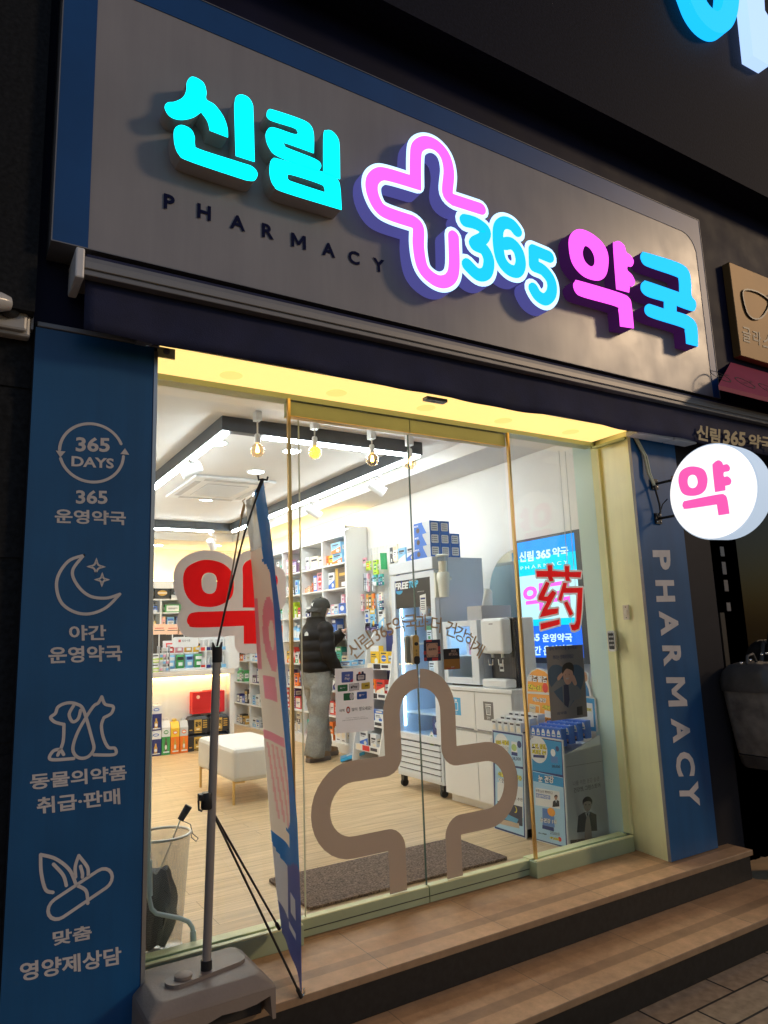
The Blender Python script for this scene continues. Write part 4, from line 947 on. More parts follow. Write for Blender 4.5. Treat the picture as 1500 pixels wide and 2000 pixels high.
def slot(bay, row, items):
    """items from the viewer's left: (base, acc, style, w, h, [d], [dz])"""
    y = DIV[bay]-.02; n = 0
    tot = sum(it[3] for it in items); free = .565-tot; gap = max(.003, min(.03, free/(len(items)+.5)))
    yl = DIV[bay]-.018-(free-gap*(len(items)))*.35
    for k, it in enumerate(items):
        base, acc, st, w, h = it[:5]; d = it[5] if len(it) > 5 else .10; dz = it[6] if len(it) > 6 else 0
        if dz: yc = lasty; n += 0
        else: yc = yl-w/2; yl -= w+gap
        lasty = yc
        kind = 'bottle' if st == 'b' else 'carton'
        lab = f"{base} {kind} with {acc} {'cap' if st=='b' else STY[st]}, {ORD[k+1]} from left on {ORD[row+1]} shelf, {ORD[bay]} bay from entrance"
        if kind == 'bottle': lab = f"{base} bottle with {acc} cap, {ORD[k+1]} from left on {ORD[row+1]} shelf, {ORD[bay]} bay from entrance"
        x = XF+.035+d/2+random.uniform(0, .025)
        put(base, acc, st, w, d, h, (x, yc, LEV[row+1]+.0005+dz), -pi/2+random.uniform(-.05, .05)*(0 if w > .15 else 1), lab, GR, 'medicine_bottle' if st == 'b' else 'medicine_carton', 'medicine bottle' if st == 'b' else 'medicine box')
spec = {
 (1, 0): [('orange', 'red', 1, .09, .125), ('yellow', 'orange', 0, .10, .12, .12), ('sky', 'orange', 2, .235, .128, .16), ('sky', 'orange', 2, .235, .126, .16, .129)],
 (2, 0): [('white', 'lilac', 0, .105, .17), ('cream', 'mint', 0, .21, .16), ('cream', 'mint', 0, .10, .13)],
 (3, 0): [('pink', 'white', 4, .10, .2), ('purple', 'lilac', 4, .21, .165), ('purple', 'black', 6, .10, .165)],
 (1, 1): [('white', 'blue', 2, .15, .20), ('brown', 'gold', 1, .27, .235)],
 (2, 1): [('peach', 'orange', 3, .06, .065), ('peach', 'orange', 3, .06, .085), ('orange', 'black', 3, .035, .12), ('blue', 'white', 4, .09, .20), ('pink', 'red', 3, .135, .225), ('black', 'gold', 5, .04, .12)],
 (3, 1): [('white', 'pink', 6, .12, .12), ('black', 'white', 5, .09, .11), ('sky', 'blue', 4, .08, .19), ('white', 'sky', 0, .10, .17)],
 (1, 2): [('white', 'blue', 5, .085, .115), ('pink', 'white', 4, .085, .115), ('white', 'sky', 0, .10, .115), ('blue', 'white', 3, .14, .12), ('pink', 'white', 1, .08, .10, .1, .121), ],
 (2, 2): [('white', 'navy', 0, .12, .12), ('cream', 'orange', 3, .08, .10), ('white', 'green', 6, .10, .15), ('mint', 'teal', 4, .08, .14)],
 (3, 2): [('white', 'mint', 4, .08, .13), ('lime', 'green', 1, .06, .21), ('lime', 'white', 0, .06, .15), ('red', 'white', 0, .10, .13)],
 (1, 3): [('peach', 'orange', 0, .09, .11), ('blue', 'navy', 6, .12, .235), ('white', 'orange', 0, .075, .10), ('white', 'red', 5, .07, .11), ('white', 'black', 1, .07, .11), ('red', 'black', 1, .035, .13), ('peach', 'red', 4, .05, .11)],
 (2, 3): [('white', 'peach', 0, .09, .10), ('cream', 'red', 4, .11, .13), ('white', 'sky', 5, .09, .15)],
 (3, 3): [('white', 'silver', 4, .10, .14), ('sky', 'white', 'b', .075, .22), ('sky', 'white', 'b', .075, .19), ('white', 'sky', 'b', .07, .2)],
 (1, 4): [('blue', 'sky', 6, .06, .2), ('teal', 'mint', 6, .065, .2), ('teal', 'mint', 6, .065, .2), ('teal', 'green', 6, .12, .2), ('cream', 'lime', 0, .14, .10), ('white', 'navy', 1, .05, .15)],
 (3, 4): [('yellow', 'orange', 2, .11, .15), ('red', 'white', 3, .09, .20), ('white', 'green', 0, .10, .13), ('peach', 'orange', 0, .11, .11)],
 (3, 5): [('purple', 'white', 4, .09, .2), ('white', 'sky', 0, .08, .12), ('orange', 'purple', 3, .11, .16), ('purple', 'lilac', 6, .09, .19)],
 (3, 6): [('red', 'white', 5, .06, .25), ('purple', 'lilac', 5, .13, .13), ('purple', 'lilac', 5, .13, .12, .1, .131), ('red', 'cream', 4, .16, .15)],
 (3, 7): [('cream', 'silver', 3, .11, .12), ('cream', 'silver', 3, .11, .12), ('white', 'cream', 3, .11, .12), ('cream', 'brown', 0, .10, .13, .1, .121)],
 (1, 6): [('red', 'white', 4, .10, .15), ('red', 'orange', 5, .10, .14), ('white', 'red', 0, .10, .12), ('sky', 'navy', 6, .12, .2)],
 (1, 7): [('orange', 'white', 0, .10, .2), ('white', 'cream', 3, .13, .16), ('white', 'cream', 3, .13, .16), ('cream', 'silver', 3, .09, .14)],
}
cols = ['white', 'white', 'cream', 'pink', 'sky', 'blue', 'teal', 'orange', 'red', 'yellow', 'green', 'navy', 'lilac', 'mint', 'peach', 'white', 'silver', 'purple']
for bay in (1, 2, 3, 4):
    for row in range(8):
        if (bay, row) in spec: items = spec[(bay, row)]
        elif bay in (1, 2) and row in (7,) or True:
            items = []; tot = 0; last = None
            while True:
                if last and random.random() < .4: it = last
                else:
                    b_ = random.choice(cols); a_c = random.choice([c for c in cols if c != b_]); h_ = random.uniform(.09, .22); w_ = random.uniform(.06, .14)
                    it = (b_, a_c, random.randrange(7), round(w_, 2), round(h_, 2))
                if tot+it[3] > .53: break
                items.append(it); tot += it[3]+.008; last = it
        slot(bay, row, items)
# low shelf beyond it
LY = [6.712, 7.243, 7.917]; LZ = [1.275, .96, .645, .33, .015]
ls = thing('low_shelf', 'low white wall shelf at the back right next to the counter', 'shelf', (4.03, 7.3, 0))
mb = MB(); mb.box(3.92, 6.70, 0, 4.14, 7.93, .012, WHITEM); mb.box(3.915, 6.70, 1.262, 4.147, 7.93, 1.28, WHITEM); wb(mb, 'top_board', ls)
for y in LY:
    mb = MB(); mb.box(3.92, y-.011, .013, 4.14, y+.011, 1.2615, WHITEM); wb(mb, 'divider', ls)
mb = MB(); mb.box(4.1405, 6.71, .013, 4.147, 7.92, 1.2615, WHITEM); wb(mb, 'back_panel', ls)
for i in range(2):
    for z in LZ[1:-1]:
        mb = MB(); mb.box(3.922, LY[i]+.0115, z-.018, 4.14, LY[i+1]-.0115, z, WHITEM); wb(mb, 'shelf_board', ls)
lows = {(1, 0): [('white', 'green', 1, .07, .2), ('black', 'white', 0, .05, .12), ('orange', 'white', 3, .13, .09), ('white', 'blue', 3, .11, .09)], (0, 0): [('white', 'sky', 0, .08, .1), ('sky', 'blue', 'b', .12, .16), ('white', 'mint', 0, .1, .11)],
        (1, 1): [('green', 'mint', 'b', .11, .2), ('white', 'black', 5, .09, .13), ('green', 'black', 5, .09, .17)], (0, 1): [('purple', 'black', 4, .16, .11), ('navy', 'white', 4, .12, .2), ('blue', 'sky', 4, .12, .16)],
        (1, 2): [('navy', 'white', 4, .12, .12), ('white', 'silver', 0, .09, .09), ('blue', 'lilac', 3, .10, .10), ('black', 'gold', 4, .12, .2)], (0, 2): [('sky', 'blue', 3, .11, .13), ('white', 'silver', 0, .12, .15), ('silver', 'white', 1, .1, .16)],
        (1, 3): [('white', 'navy', 5, .12, .12), ('black', 'gold', 4, .12, .14), ('gold', 'brown', 0, .10, .12)], (0, 3): [('white', 'sky', 0, .13, .13), ('silver', 'blue', 4, .12, .12)]}
for (bay, row), items in lows.items():
    y = LY[bay+1]-.06
    for k, (b_, a_c, st, w_, h_) in enumerate(items):
        lab = f"{b_} {'bottle' if st=='b' else 'carton'} with {a_c} {'cap' if st=='b' else STY[st]}, {ORD[k+1]} from left, {ORD[row+1]} tier, {'far' if bay else 'near'} half of low shelf"
        put(b_, a_c, st, w_, .09, h_, (3.99, y-w_/2, LZ[row+1]+.0005), -pi/2, lab, 'packages on the low shelf', 'medicine_bottle' if st == 'b' else 'medicine_carton', 'medicine bottle' if st == 'b' else 'medicine box'); y -= w_+.012
for k in range(4):
    put('white', 'pink', 0 if k < 3 else 4, .16, .12, .085, (3.99, 7.78-.19*k, 1.2805), -pi/2, f"white carton with pink print on top of low shelf, {ORD[k+1]} from the counter end", 'packages on the low shelf')

# ================================================================== back shelf and counter
YB_ = 8.0
bs = thing('back_shelf', 'white back wall shelf with dark gift boxes on top behind the counter', 'shelf', (2.2, 8.15, 0))
BZ = [2.20, 1.94, 1.735, 1.50]
mb = MB(); mb.box(.6, 8.0, 2.10, 3.9, 8.02, 2.215, WHITEM); mb.box(.6, 8.021, 2.20, 3.9, 8.32, 2.215, WHITEM); mb.box(.6, 8.31, 0, 3.9, 8.325, 2.199, WHITEM); wb(mb, 'header_panel', bs)
for z in BZ[1:]:
    mb = MB(); mb.box(.61, 8.0, z-.02, 3.89, 8.309, z, WHITEM); wb(mb, 'shelf_board', bs)
for x in (.6, 1.3, 2.0, 2.79, 3.35, 3.9):
    mb = MB(); mb.box(x-.012, 8.0-.001, 1.501, x+.012, 8.309, 1.9195, WHITEM); wb(mb, 'divider', bs)
mb = MB(); mb.box(.61, 8.06, .9, 3.89, 8.08, 1.479, mat('charcoal_back_board', (.045, .045, .05), .6)); wb(mb, 'dark_panel', bs)
for k, (x0, x1, c, a) in enumerate(((2.50, 2.68, 'navy', 'yellow'), (2.70, 2.93, 'black', 'gold'), (2.95, 3.14, 'black', 'silver'), (3.17, 3.40, 'black', 'gold'))):
    put(c, a, (1, 3, 0, 4)[k], x1-x0, .2, .175, ((x0+x1)/2, 8.13, 1.9405), 0, f"{c} gift box with {a} mark on top board of back shelf, {ORD[k+1]} from the pillar", 'gift boxes on the back shelf', 'gift_box', 'gift box')
for k, (x, c, a, w, h, z) in enumerate(((2.60, 'blue', 'white', .10, .10, 1.7355), (2.71, 'blue', 'white', .07, .10, 1.7355), (2.98, 'green', 'white', .24, .12, 1.7355), (3.22, 'green', 'black', .12, .11, 1.7355), (2.55, 'sky', 'white', .1, .12, 1.5005), (2.68, 'cream', 'yellow', .1, .10, 1.5005), (2.84, 'peach', 'pink', .06, .17, 1.5005), (2.95, 'sky', 'blue', .11, .16, 1.5005), (3.08, 'navy', 'sky', .1, .17, 1.5005))):
    put(c, a, (0, 0, 4, 5, 2, 6, 1, 4, 4)[k], w, .1, h, (x, 8.09, z), 0, f"{c} carton with {a} print on the {'middle' if z > 1.6 else 'lowest'} board of back shelf, {ORD[k % 4+1] if z > 1.6 else ORD[k-3]} from pillar", 'cartons on the back shelf')
ct = thing('sales_counter', 'white sales counter with a glowing yellow recess below its top', 'counter', (2.2, 5.9, 0))
PCH = mat('counter_top_laminate', (.78, .70, .62), .45)
mb = MB(); mb.box(.9, 5.60, .868, 3.10, 6.3, .935, PCH); wb(mb, 'top', ct, bev=.004)
mb = MB(); mb.box(.95, 5.72, 0, 3.04, 6.25, .867, WHITEM); wb(mb, 'front_panel', ct)
mb = MB(); mb.box(3.042, 5.61, 0, 3.099, 6.25, .867, WHITEM); mb.box(3.03, 5.62, .936, 3.17, 6.3, 1.38, WHITEM); wb(mb, 'end_panel', ct)
mb = MB(); mb.box(1.0, 5.66, .852, 3.035, 5.68, .8675, emit('warm_counter_led', (1.0, .60, .15), 36)); wb(mb, 'light_strip', ct)
# things on the counter
rk = thing('display_rack', 'white acrylic counter display rack with a rounded header and bagged goods', 'rack', (2.55, 5.78, .936))
a = P(325, 1312, 1, 5.75); b = P(399, 1308, 1, 5.75)
mb = MB(); mb.box(a.x, 5.70, .9365, b.x, 5.92, .962, WHITEP); mb.box(a.x, 5.80, 1.13, b.x, 5.95, 1.15, WHITEP); mb.box(a.x, 5.93, .962, b.x, 5.95, 1.30, WHITEP); mb.box(a.x-.012, 5.70, .9365, a.x, 5.95, 1.22, WHITEP); mb.box(b.x, 5.70, .9365, b.x+.012, 5.95, 1.22, WHITEP); wb(mb, 'frame', rk, bev=.003)
HP = FX(5.79); c1 = HP.px(337, 1262); c2 = HP.px(386, 1243)
mb = MB(); mb.fill([rrect(c1[0], c1[1]-.02, c2[0]+.01, c2[1], .03)], HP, -.008, 0, WHITEP)
mb.rect(HP, c1[0]+.07, c2[1]-.062, c1[0]+.10, c2[1]-.032, .001, PM('red')); mb.text('일양약품', HP, c1[0]+.115, c2[1]-.06, h=.026, d=.001, m=INK)
wb(mb, 'header_card', rk)
def pbag(x, y, z, w, h, c, a_c, rz, lab, grp):
    m_ = MB(); n = 5
    rows = []
    for i in range(n+1):
        t = i/n; bul = .022*sin(pi*t)**.7+.003; ww = w/2*(1 if i in (0, n) else .95)
        rows.append([Vector((-ww, -bul*.3, t*h)), Vector((-ww*.5, -bul, t*h)), Vector((ww*.5, -bul, t*h)), Vector((ww, -bul*.3, t*h)), Vector((ww*.5, bul, t*h)), Vector((-ww*.5, bul, t*h))])
    m_.loft(rows, PM(c))
    F = Plane((-w/2, -.027, 0), (1, 0, 0), (0, 0, 1)); m_.rect(F, .12*w, .62*h, .88*w, .86*h, .0, PM(a_c), t=.002); m_.rect(F, .25*w, .2*h, .75*w, .45*h, .0, PM('white'), t=.002)
    o = m_.build('bagged_product', loc=(x, y, z), rz=rz, sm=70); return tag(o, lab, 'product bag', grp, 'thing')
for k in range(4): pbag(a.x+.055+.112*k, 5.77, .963, .10, .16, ['sky', 'green', 'sky', 'green'][k], ['white', 'black', 'navy', 'white'][k], 0, f"{['sky','green','sky','green'][k]} bag on the lower tier of white counter rack, {ORD[k+1]} from its left", 'bags on the counter rack')
for k in range(4): pbag(a.x+.055+.112*k, 5.82, 1.151, .10, .12, ['red', 'pink', 'gold', 'yellow'][k], ['white', 'blue', 'blue', 'brown'][k], 0, f"{['red','pink','gold','yellow'][k]} bag on the upper tier of white counter rack", 'bags on the counter rack')
wk = thing('wire_rack', 'small grey wire rack of little pots left of the white counter rack', 'rack', (2.2, 5.75, .936))
mb = MB(); x0 = P(312, 1312, 1, 5.74).x-.02
for z in (.95, 1.03, 1.11, 1.19):
    mb.box(x0, 5.68, z-.006, x0+.12, 5.80, z, mat('clear_grey_acrylic', (.5, .5, .52), .2))
for xx in (x0, x0+.12): mb.box(xx-.003, 5.68, .9365, xx+.003, 5.80, 1.24, mat('clear_grey_acrylic', (.5, .5, .52), .2))
wb(mb, 'frame', wk)
for k in range(3):
    for j in range(3):
        m_ = MB(); m_.lathe([(0, 0), (.016, 0), (.017, .025), (.017, .027)], (0, 0, 0), (0, 0, 1), PM(['pink', 'silver', 'sky'][(j+k) % 3]), 12); m_.lathe([(.018, .027), (.018, .045), (0, .046)], (0, 0, 0), (0, 0, 1), PM('white'), 12)
        tag(m_.build('ointment_pot', loc=(x0+.025+.036*j, 5.70, .9505+.08*k), sm=40), f"tiny lidded pot on {ORD[k+1]} tier up of grey wire rack, {ORD[j+1]} from left", 'pot', 'pots in the grey rack', 'thing')
gl = [('red', 0), ('navy', 1), ('black', 2), ('green', 3), ('sky', 4)]
tr_ = thing('test_kit_rack', 'white counter rack with coloured price tags and clear tubes right of the header card', 'rack', (2.9, 5.78, .936))
xa = P(391, 1310, 1, 5.74).x; xb = P(441, 1305, 1, 5.74).x; dw = (xb-xa)/5
mb = MB(); mb.box(xa, 5.80, .9365, xb, 5.90, 1.36, WHITEP); mb.box(xa, 5.72, .9365, xb, 5.80, .95, WHITEP); mb.box(xa, 5.74, 1.15, xb, 5.80, 1.165, WHITEP); wb(mb, 'frame', tr_)
mb = MB()
for c, k in gl:
    mb.box(xa+dw*k+.004, 5.716, .95, xa+dw*(k+1)-.004, 5.720, .99, PM(c)); mb.box(xa+dw*k+.004, 5.735, 1.165, xa+dw*(k+1)-.004, 5.739, 1.205, PM(c))
    for z in (.951, 1.1655):
        for j in (0, 1): mb.tube([(xa+dw*(k+.3+.4*j), 5.765, z), (xa+dw*(k+.3+.4*j), 5.765, z+.13)], .014, PM(('silver', 'white')[j]), 8)
wb(mb, 'tag_and_tubes', tr_)
for k, (px, c, a_c, w, h) in enumerate(((420, 'white', 'red', .12, .10), (436, 'white', 'sky', .08, .10))):
    q_ = P(px, 1240, 1, 5.85); put(c, a_c, 5, w, .07, h, (q_.x, 5.85, 1.3605), 0, f"white carton with {a_c} stripes on top of the test kit rack", 'cartons on the test kit rack')
for k, z in enumerate((.936, 1.046)):
    q_ = P(296, 1300, 1, 5.74); put('white', 'lime', 2, .28, .12, .105, (q_.x-.02, 5.76, z+.0005), 0, f"white and lime wet wipe pack at the counter's left end, {'lower' if k == 0 else 'upper'} of two", 'wipe packs on the counter', 'wipe_pack', 'wipes')
for k, px in enumerate((311, 337, 360)):
    q_ = P(px, 1232, 1, 6.9); m_ = MB(); m_.box(-.09, -.004, 0, .09, .004, .14, PM('peach')); m_.box(-.07, -.005, .05, .07, -.0041, .06, INK); m_.box(-.06, -.005, .08, .06, -.0041, .09, PM('red')); m_.tube([(0, 0, -.45), (0, 0, 0)], .008, WHITEP, 6)
    tag(m_.build('price_card', loc=(q_.x, 6.9, q_.z-.05)), f"peach price card on a stalk behind the counter, {ORD[k+1]} from the pillar", 'price card', 'peach price cards', 'thing')
# floor goods in front of the counter
def fl(x0, x1, yt, yb, y, d): 
    A_1 = P(x0, yb, 1, y); B_1 = P(x1, yb, 1, y); T_1 = P((x0+x1)/2, yt, 1, y); return A_1.x, B_1.x, T_1.z
YF = 5.56
def carton4(x0, x1, y, z0, h, body, top, lab, slope=.0):
    t = thing('drink_carton', lab, 'carton', ((x0+x1)/2, y+.05, z0), group='drink cartons on the floor by the counter')
    m_ = MB(); hb = h*(.80 if slope else 1)
    m_.box(x0, y, z0, x1, y+.11, z0+hb*.66, PM(body)); m_.box(x0, y, z0+hb*.66+.0002, x1, y+.11, z0+hb, PM(top))
    if slope: m_.hexa([(x0, y, z0+hb+.0002), (x1, y, z0+hb+.0002), (x1, y+.11, z0+hb+.0002), (x0, y+.11, z0+hb+.0002)], [(x0, y+.04, z0+h), (x1, y+.04, z0+h), (x1, y+.07, z0+h), (x0, y+.07, z0+h)], PM(top)); m_.box((x0+x1)/2-.018, y+.048, z0+h, (x0+x1)/2+.018, y+.062, z0+h+.022, PM(top))
    F = FX(y); xm = (x0+x1)/2; w = x1-x0
    bt = [(-.10, 0), (.10, 0), (.12, .5), (.06, .62), (.05, .8), (-.05, .8), (-.06, .62), (-.12, .5)]
    m_.fill([[(xm+p[0]*w*1.3, z0+.05*h+p[1]*h*.55) for p in bt]], F, 0, .001, PM('gold' if body != 'green' else 'brown')); m_.fill([ell(xm, z0+.22*h, w*.13, h*.07, 14)], F, 0, .0015, PM('white'))
    m_.fill([ell(xm, z0+hb*.83, w*.28, h*.06, 18)], F, 0, .001, PM('blue' if body in ('navy', 'blue') else body)); m_.fill([ell(xm, z0+hb*.83, w*.2, h*.03, 14)], F, 0, .0015, PM('white')); m_.rect(F, x0+.2*w, z0+.06*h, x1-.1*w, z0+.10*h, .0015, PM('white'))
    wb(m_, 'box', t)
    m_ = MB(); m_.tube([(xm-.03, y+.055, z0+h), (xm-.02, y+.055, z0+h+.03), (xm+.02, y+.055, z0+h+.03), (xm+.03, y+.055, z0+h)], .004, PM(top), 6); wb(m_, 'handle', t)
X0, X1, H = fl(293, 314.5, 1378, 1474, YF, .1)
carton4(X0, X1, YF, 0, H/2-.002, 'navy', 'white', 'white and navy drink carton on the floor, under another one'); carton4(X0, X1, YF, H/2, H/2, 'navy', 'white', 'white and navy drink carton stacked on its twin beside the pillar')
X0, X1, H = fl(315.5, 332, 1408, 1470, YF, .1); carton4(X0, X1, YF, 0, H, 'green', 'white', 'green drink carton with a gabled handle between navy and orange ones', 1)
X0, X1, H = fl(333.5, 350, 1410, 1468, YF, .1); carton4(X0, X1, YF, 0, H, 'orange', 'yellow', 'yellow and orange gabled drink carton beside the green one', 1)
X0, X1, H = fl(351, 367, 1408, 1466, YF, .1); carton4(X0, X1, YF, 0, H, 'orange', 'silver', 'silver and orange gabled drink carton next to the black gift boxes', 1)
def giftb(x0, x1, y, z0, h, lab):
    t = thing('black_gift_box', lab, 'gift box', ((x0+x1)/2, y+.1, z0), group='black and gold gift boxes')
    m_ = MB(); Bm = PM('black'); w = x1-x0
    m_.box(x0, y, z0, x1, y+.2, z0+h*.84, Bm); m_.hexa([(x0, y, z0+h*.84), (x1, y, z0+h*.84), (x1, y+.2, z0+h*.84), (x0, y+.2, z0+h*.84)], [(x0+.03, y+.03, z0+h), (x1-.03, y+.03, z0+h), (x1-.03, y+.17, z0+h), (x0+.03, y+.17, z0+h)], Bm)
    F = FX(y); m_.rect(F, x0+.30*w, z0+.14*h, x0+.66*w, z0+.82*h, .001, PM('gold')); m_.text('활력', F, x0+.34*w, z0+.40*h, h=.30*h, w=.28*w, d=.002, m=mat('carton_dark', '#15130f', .5), bold=.03); m_.rect(F, x0+.40*w, z0+.22*h, x0+.56*w, z0+.30*h, .0015, PM('cream'))
    for k in range(4): m_.rect(F, x0+.72*w, z0+(.30+.13*k)*h, x0+.92*w, z0+(.37+.13*k)*h, .001, PM('gold'))
    m_.rect(F, x0+.06*w, z0+.2*h, x0+.2*w, z0+.26*h, .001, PM('gold')); m_.rect(F, x0+.3*w, z0+.04*h, x0+.66*w, z0+.08*h, .001, PM('gold')); wb(m_, 'box', t)
    m_ = MB(); m_.tube([(x0+w*.3, y+.1, z0+h), (x0+w*.38, y+.1, z0+h+.025), (x0+w*.62, y+.1, z0+h+.025), (x0+w*.7, y+.1, z0+h)], .004, PM('red'), 6); wb(m_, 'handle', t)
X0, X1, H = fl(367, 406, 1399, 1464, YF+.02, .1); hh = H/2
X2 = P(447, 1430, 1, YF+.02).x
giftb(X0, (X0+X2)/2-.003, YF+.02, 0, hh-.003, 'black and gold gift box on the floor beside the silver orange carton'); giftb((X0+X2)/2+.003, X2, YF+.02, 0, hh-.003, 'black and gold gift box on the floor behind the white bench')
giftb(X0, (X0+X2)/2-.003, YF+.02, hh, hh-.003, 'black and gold gift box in the upper layer beneath the red case, left'); giftb((X0+X2)/2+.003, X2, YF+.02, hh, hh-.003, 'black and gold gift box in the upper layer beneath the red case, right')
ra = P(373, 1395, 1, YF+.1); rb = P(436, 1392, 1, YF+.1); rt = P(400, 1350, 1, YF+.1)
mb = MB(); REDC = mat('red_gift_case', (.56, .012, .014), .45, nz=(5, .08)); mb.box(ra.x, YF+.05, 2*hh+.024, rb.x, YF+.17, rt.z, REDC); F = FX(YF+.05); mb.fill([ell(ra.x+.07, rt.z-.06, .022, .022, 18)], F, 0, .0015, PM('peach')); mb.box((ra.x+rb.x)/2-.06, YF+.1, rt.z, (ra.x+rb.x)/2+.06, YF+.115, rt.z+.012, REDC)
tag(mb.build('red_gift_case', origin=((ra.x+rb.x)/2, YF+.11, 2*hh+.024), bev=.004), 'large red gift case standing on the black and gold boxes', 'gift case', kind='thing')

# ================================================================== bench, mat, bin
be = thing('bench', 'white upholstered bench with thin gold legs on the wooden floor', 'bench', (2.24, 3.05, 0))
mb = MB(); mb.box(2.0, 2.56, .17, 2.52, 3.50, .43, mat('white_leatherette', (.74, .71, .66), .45, nz=(4, .03), bump=(30, .05))); wb(mb, 'cushion', be, bev=.035)
for x, y in ((2.02, 2.60), (2.02, 3.46), (2.50, 2.60), (2.50, 3.46)):
    mb = MB(); mb.tube([(x, y, 0), (x, y, .30)], .011, GOLD, 10); mb.tube([(x, y, .165), (x+(.09 if x < 2.2 else -.09), y, .165)], .008, GOLD, 8); wb(mb, 'leg', be, sm=40)
def matmat():
    m = mat('brown_door_mat', (.22, .15, .115), .95, nz=(120, .85), bump=(420, .9)); return m
mb = MB(); mb.fill([rrect(1.555, .255, 2.80, .765, .02)], Plane((0, 0, 0), (1, 0, 0), (0, 1, 0)), .001, .014, matmat()); tag(mb.build('door_mat', origin=(2.18, .51, .001)), 'brown speckled loop door mat just inside the sliding doors', 'door mat', kind='thing')
bn = thing('umbrella_bin', 'silver wire mesh bin holding a wet black umbrella inside the left window', 'bin', (.845, .20, 0))
def meshmat():
    m = bpy.data.materials.new('wire_mesh'); m.use_nodes = True; n = m.node_tree; b = n.nodes['Principled BSDF']; b.inputs['Base Color'].default_value = (.45, .45, .47, 1); b.inputs['Metallic'].default_value = .6; b.inputs['Roughness'].default_value = .45
    tc = n.nodes.new('ShaderNodeTexCoord'); mp = n.nodes.new('ShaderNodeMapping'); n.links.new(tc.outputs['Object'], mp.inputs[0])
    w1 = n.nodes.new('ShaderNodeTexChecker'); w1.inputs['Scale'].default_value = 330; n.links.new(mp.outputs[0], w1.inputs['Vector'])
    r = n.nodes.new('ShaderNodeMapRange'); r.inputs['To Min'].default_value = .12; r.inputs['To Max'].default_value = .62; n.links.new(w1.outputs['Fac'], r.inputs['Value']); n.links.new(r.outputs[0], b.inputs['Alpha']); return m
WM = meshmat()
bc = Vector((.845, .20, 0))
mb = MB(); mb.lathe([(.082, .012), (.115, .47)], bc, (0, 0, 1), WM, 40, False); wb(mb, 'mesh_body', bn, sm=60)
mb = MB(); mb.tube([bc+Vector((.116*cos(t), .116*sin(t), .472)) for t in [2*pi*k/36 for k in range(37)]], .006, STEEL, 8, False); wb(mb, 'rim', bn, sm=60)
mb = MB(); mb.lathe([(0, .002), (.086, .002), (.088, .03), (.082, .034), (0, .034)], bc, (0, 0, 1), STEEL, 30); wb(mb, 'base', bn, sm=40)
um = thing('umbrella', 'folded wet black umbrella leaning in the mesh bin with its handle up', 'umbrella', (.85, .2, .04))
h1 = P(368, 1575, 1, .20); h0 = P(352, 1602, 1, .20); s1 = P(312, 1700, 1, .20)
UD = (h1-h0).normalized()
mb = MB(); mb.tube([h0, h1], [.014, .017], mat('dark_navy_handle', (.022, .024, .04), .5), 14); mb.lathe([(0, 0), (.017, 0), (.016, .004), (0, .005)], h1, UD, mat('grey_cap', (.25, .25, .27), .3), 14); wb(mb, 'handle', um, sm=40)
mb = MB(); mb.tube([h0, s1], .004, CHROME, 8); wb(mb, 'shaft', um)
mb = MB(); FAB = mat('black_umbrella_fabric', (.018, .018, .02), .45, bump=(30, .5)); bb = Vector((.815, .18, .05))
rings = []
for i in range(11):
    t = i/10; c = s1.lerp(bb, t); r = .012+.055*sin(pi*min(1, t*.75+.12))
    rings.append([c+Vector((cos(w)*r*(1+.3*sin(5*w+4*t)), sin(w)*r*(1+.3*sin(5*w+4*t)), .012*sin(3*w))) for w in [2*pi*k/22 for k in range(22)]])
mb.loft(rings, FAB); wb(mb, 'canopy', um, sm=60)
mb = MB(); mb.tube([h0+Vector((.005, 0, 0)), P(372, 1610, 1, .2), P(376, 1628, 1, .2), P(387, 1637, 1, .2), P(383, 1643, 1, .2), P(374, 1636, 1, .2), P(373, 1620, 1, .2)], .0022, mat('grey_cord', (.2, .21, .24), .6), 6); wb(mb, 'wrist_cord', um, sm=60)
wt = thing('tube_stand', 'bent white metal tube stand inside the left window', 'stand', (.9, .12, 0))
mb = MB(); PIPE = mat('white_powder_coat', (.80, .88, .88), .3)
TY = .065
pts = [P(x_, y_, 1, TY) for x_, y_ in ((297, 1000), (292, 1500), (290, 1690), (291, 1752), (296, 1775), (305, 1784), (318, 1787), (350, 1793), (368, 1800), (376, 1812), (379, 1840), (379, 1885))]
mb.tube(pts, .009, PIPE, 10); mb.tube([P(291, 1680, 1, TY), P(292, 1750, 1, TY)], .0125, PIPE, 10); mb.tube([P(377, 1818, 1, TY), P(379, 1880, 1, TY)], .0125, PIPE, 10); wb(mb, 'tube', wt, sm=50)

# ================================================================== tall glass door refrigerator
FRX0, FRX1, FRY0, FRY1 = 3.375, 3.90, 1.665, 2.335
fr = thing('glass_door_fridge', 'tall pale grey drinks refrigerator with a black header sign on its glass door', 'refrigerator', (3.64, 2.0, 0))
FGR = mat('fridge_grey_enamel', (.60, .64, .70), .35, nz=(3, .03)); FRW = mat('fridge_white_enamel', (.74, .78, .84), .32)
FIN = mat('fridge_inner_liner', (.60, .76, .92), .45)
mb = MB()
mb.box(FRX0+.06, FRY0, .40, FRX1, FRY0+.035, 1.87, FGR); mb.box(FRX0+.06, FRY1-.035, .40, FRX1, FRY1, 1.87, FGR); mb.box(FRX1-.03, FRY0+.0355, .40, FRX1, FRY1-.0355, 1.87, FIN)
mb.box(FRX0+.06, FRY0+.0355, .40, FRX1-.0305, FRY1-.0355, .44, FIN); mb.box(FRX0+.05, FRY0-.001, 1.871, FRX1, FRY1+.001, 1.90, FGR); mb.box(FRX0+.06, FRY0+.0355, 1.80, FRX1-.0305, FRY1-.0355, 1.8695, FIN)
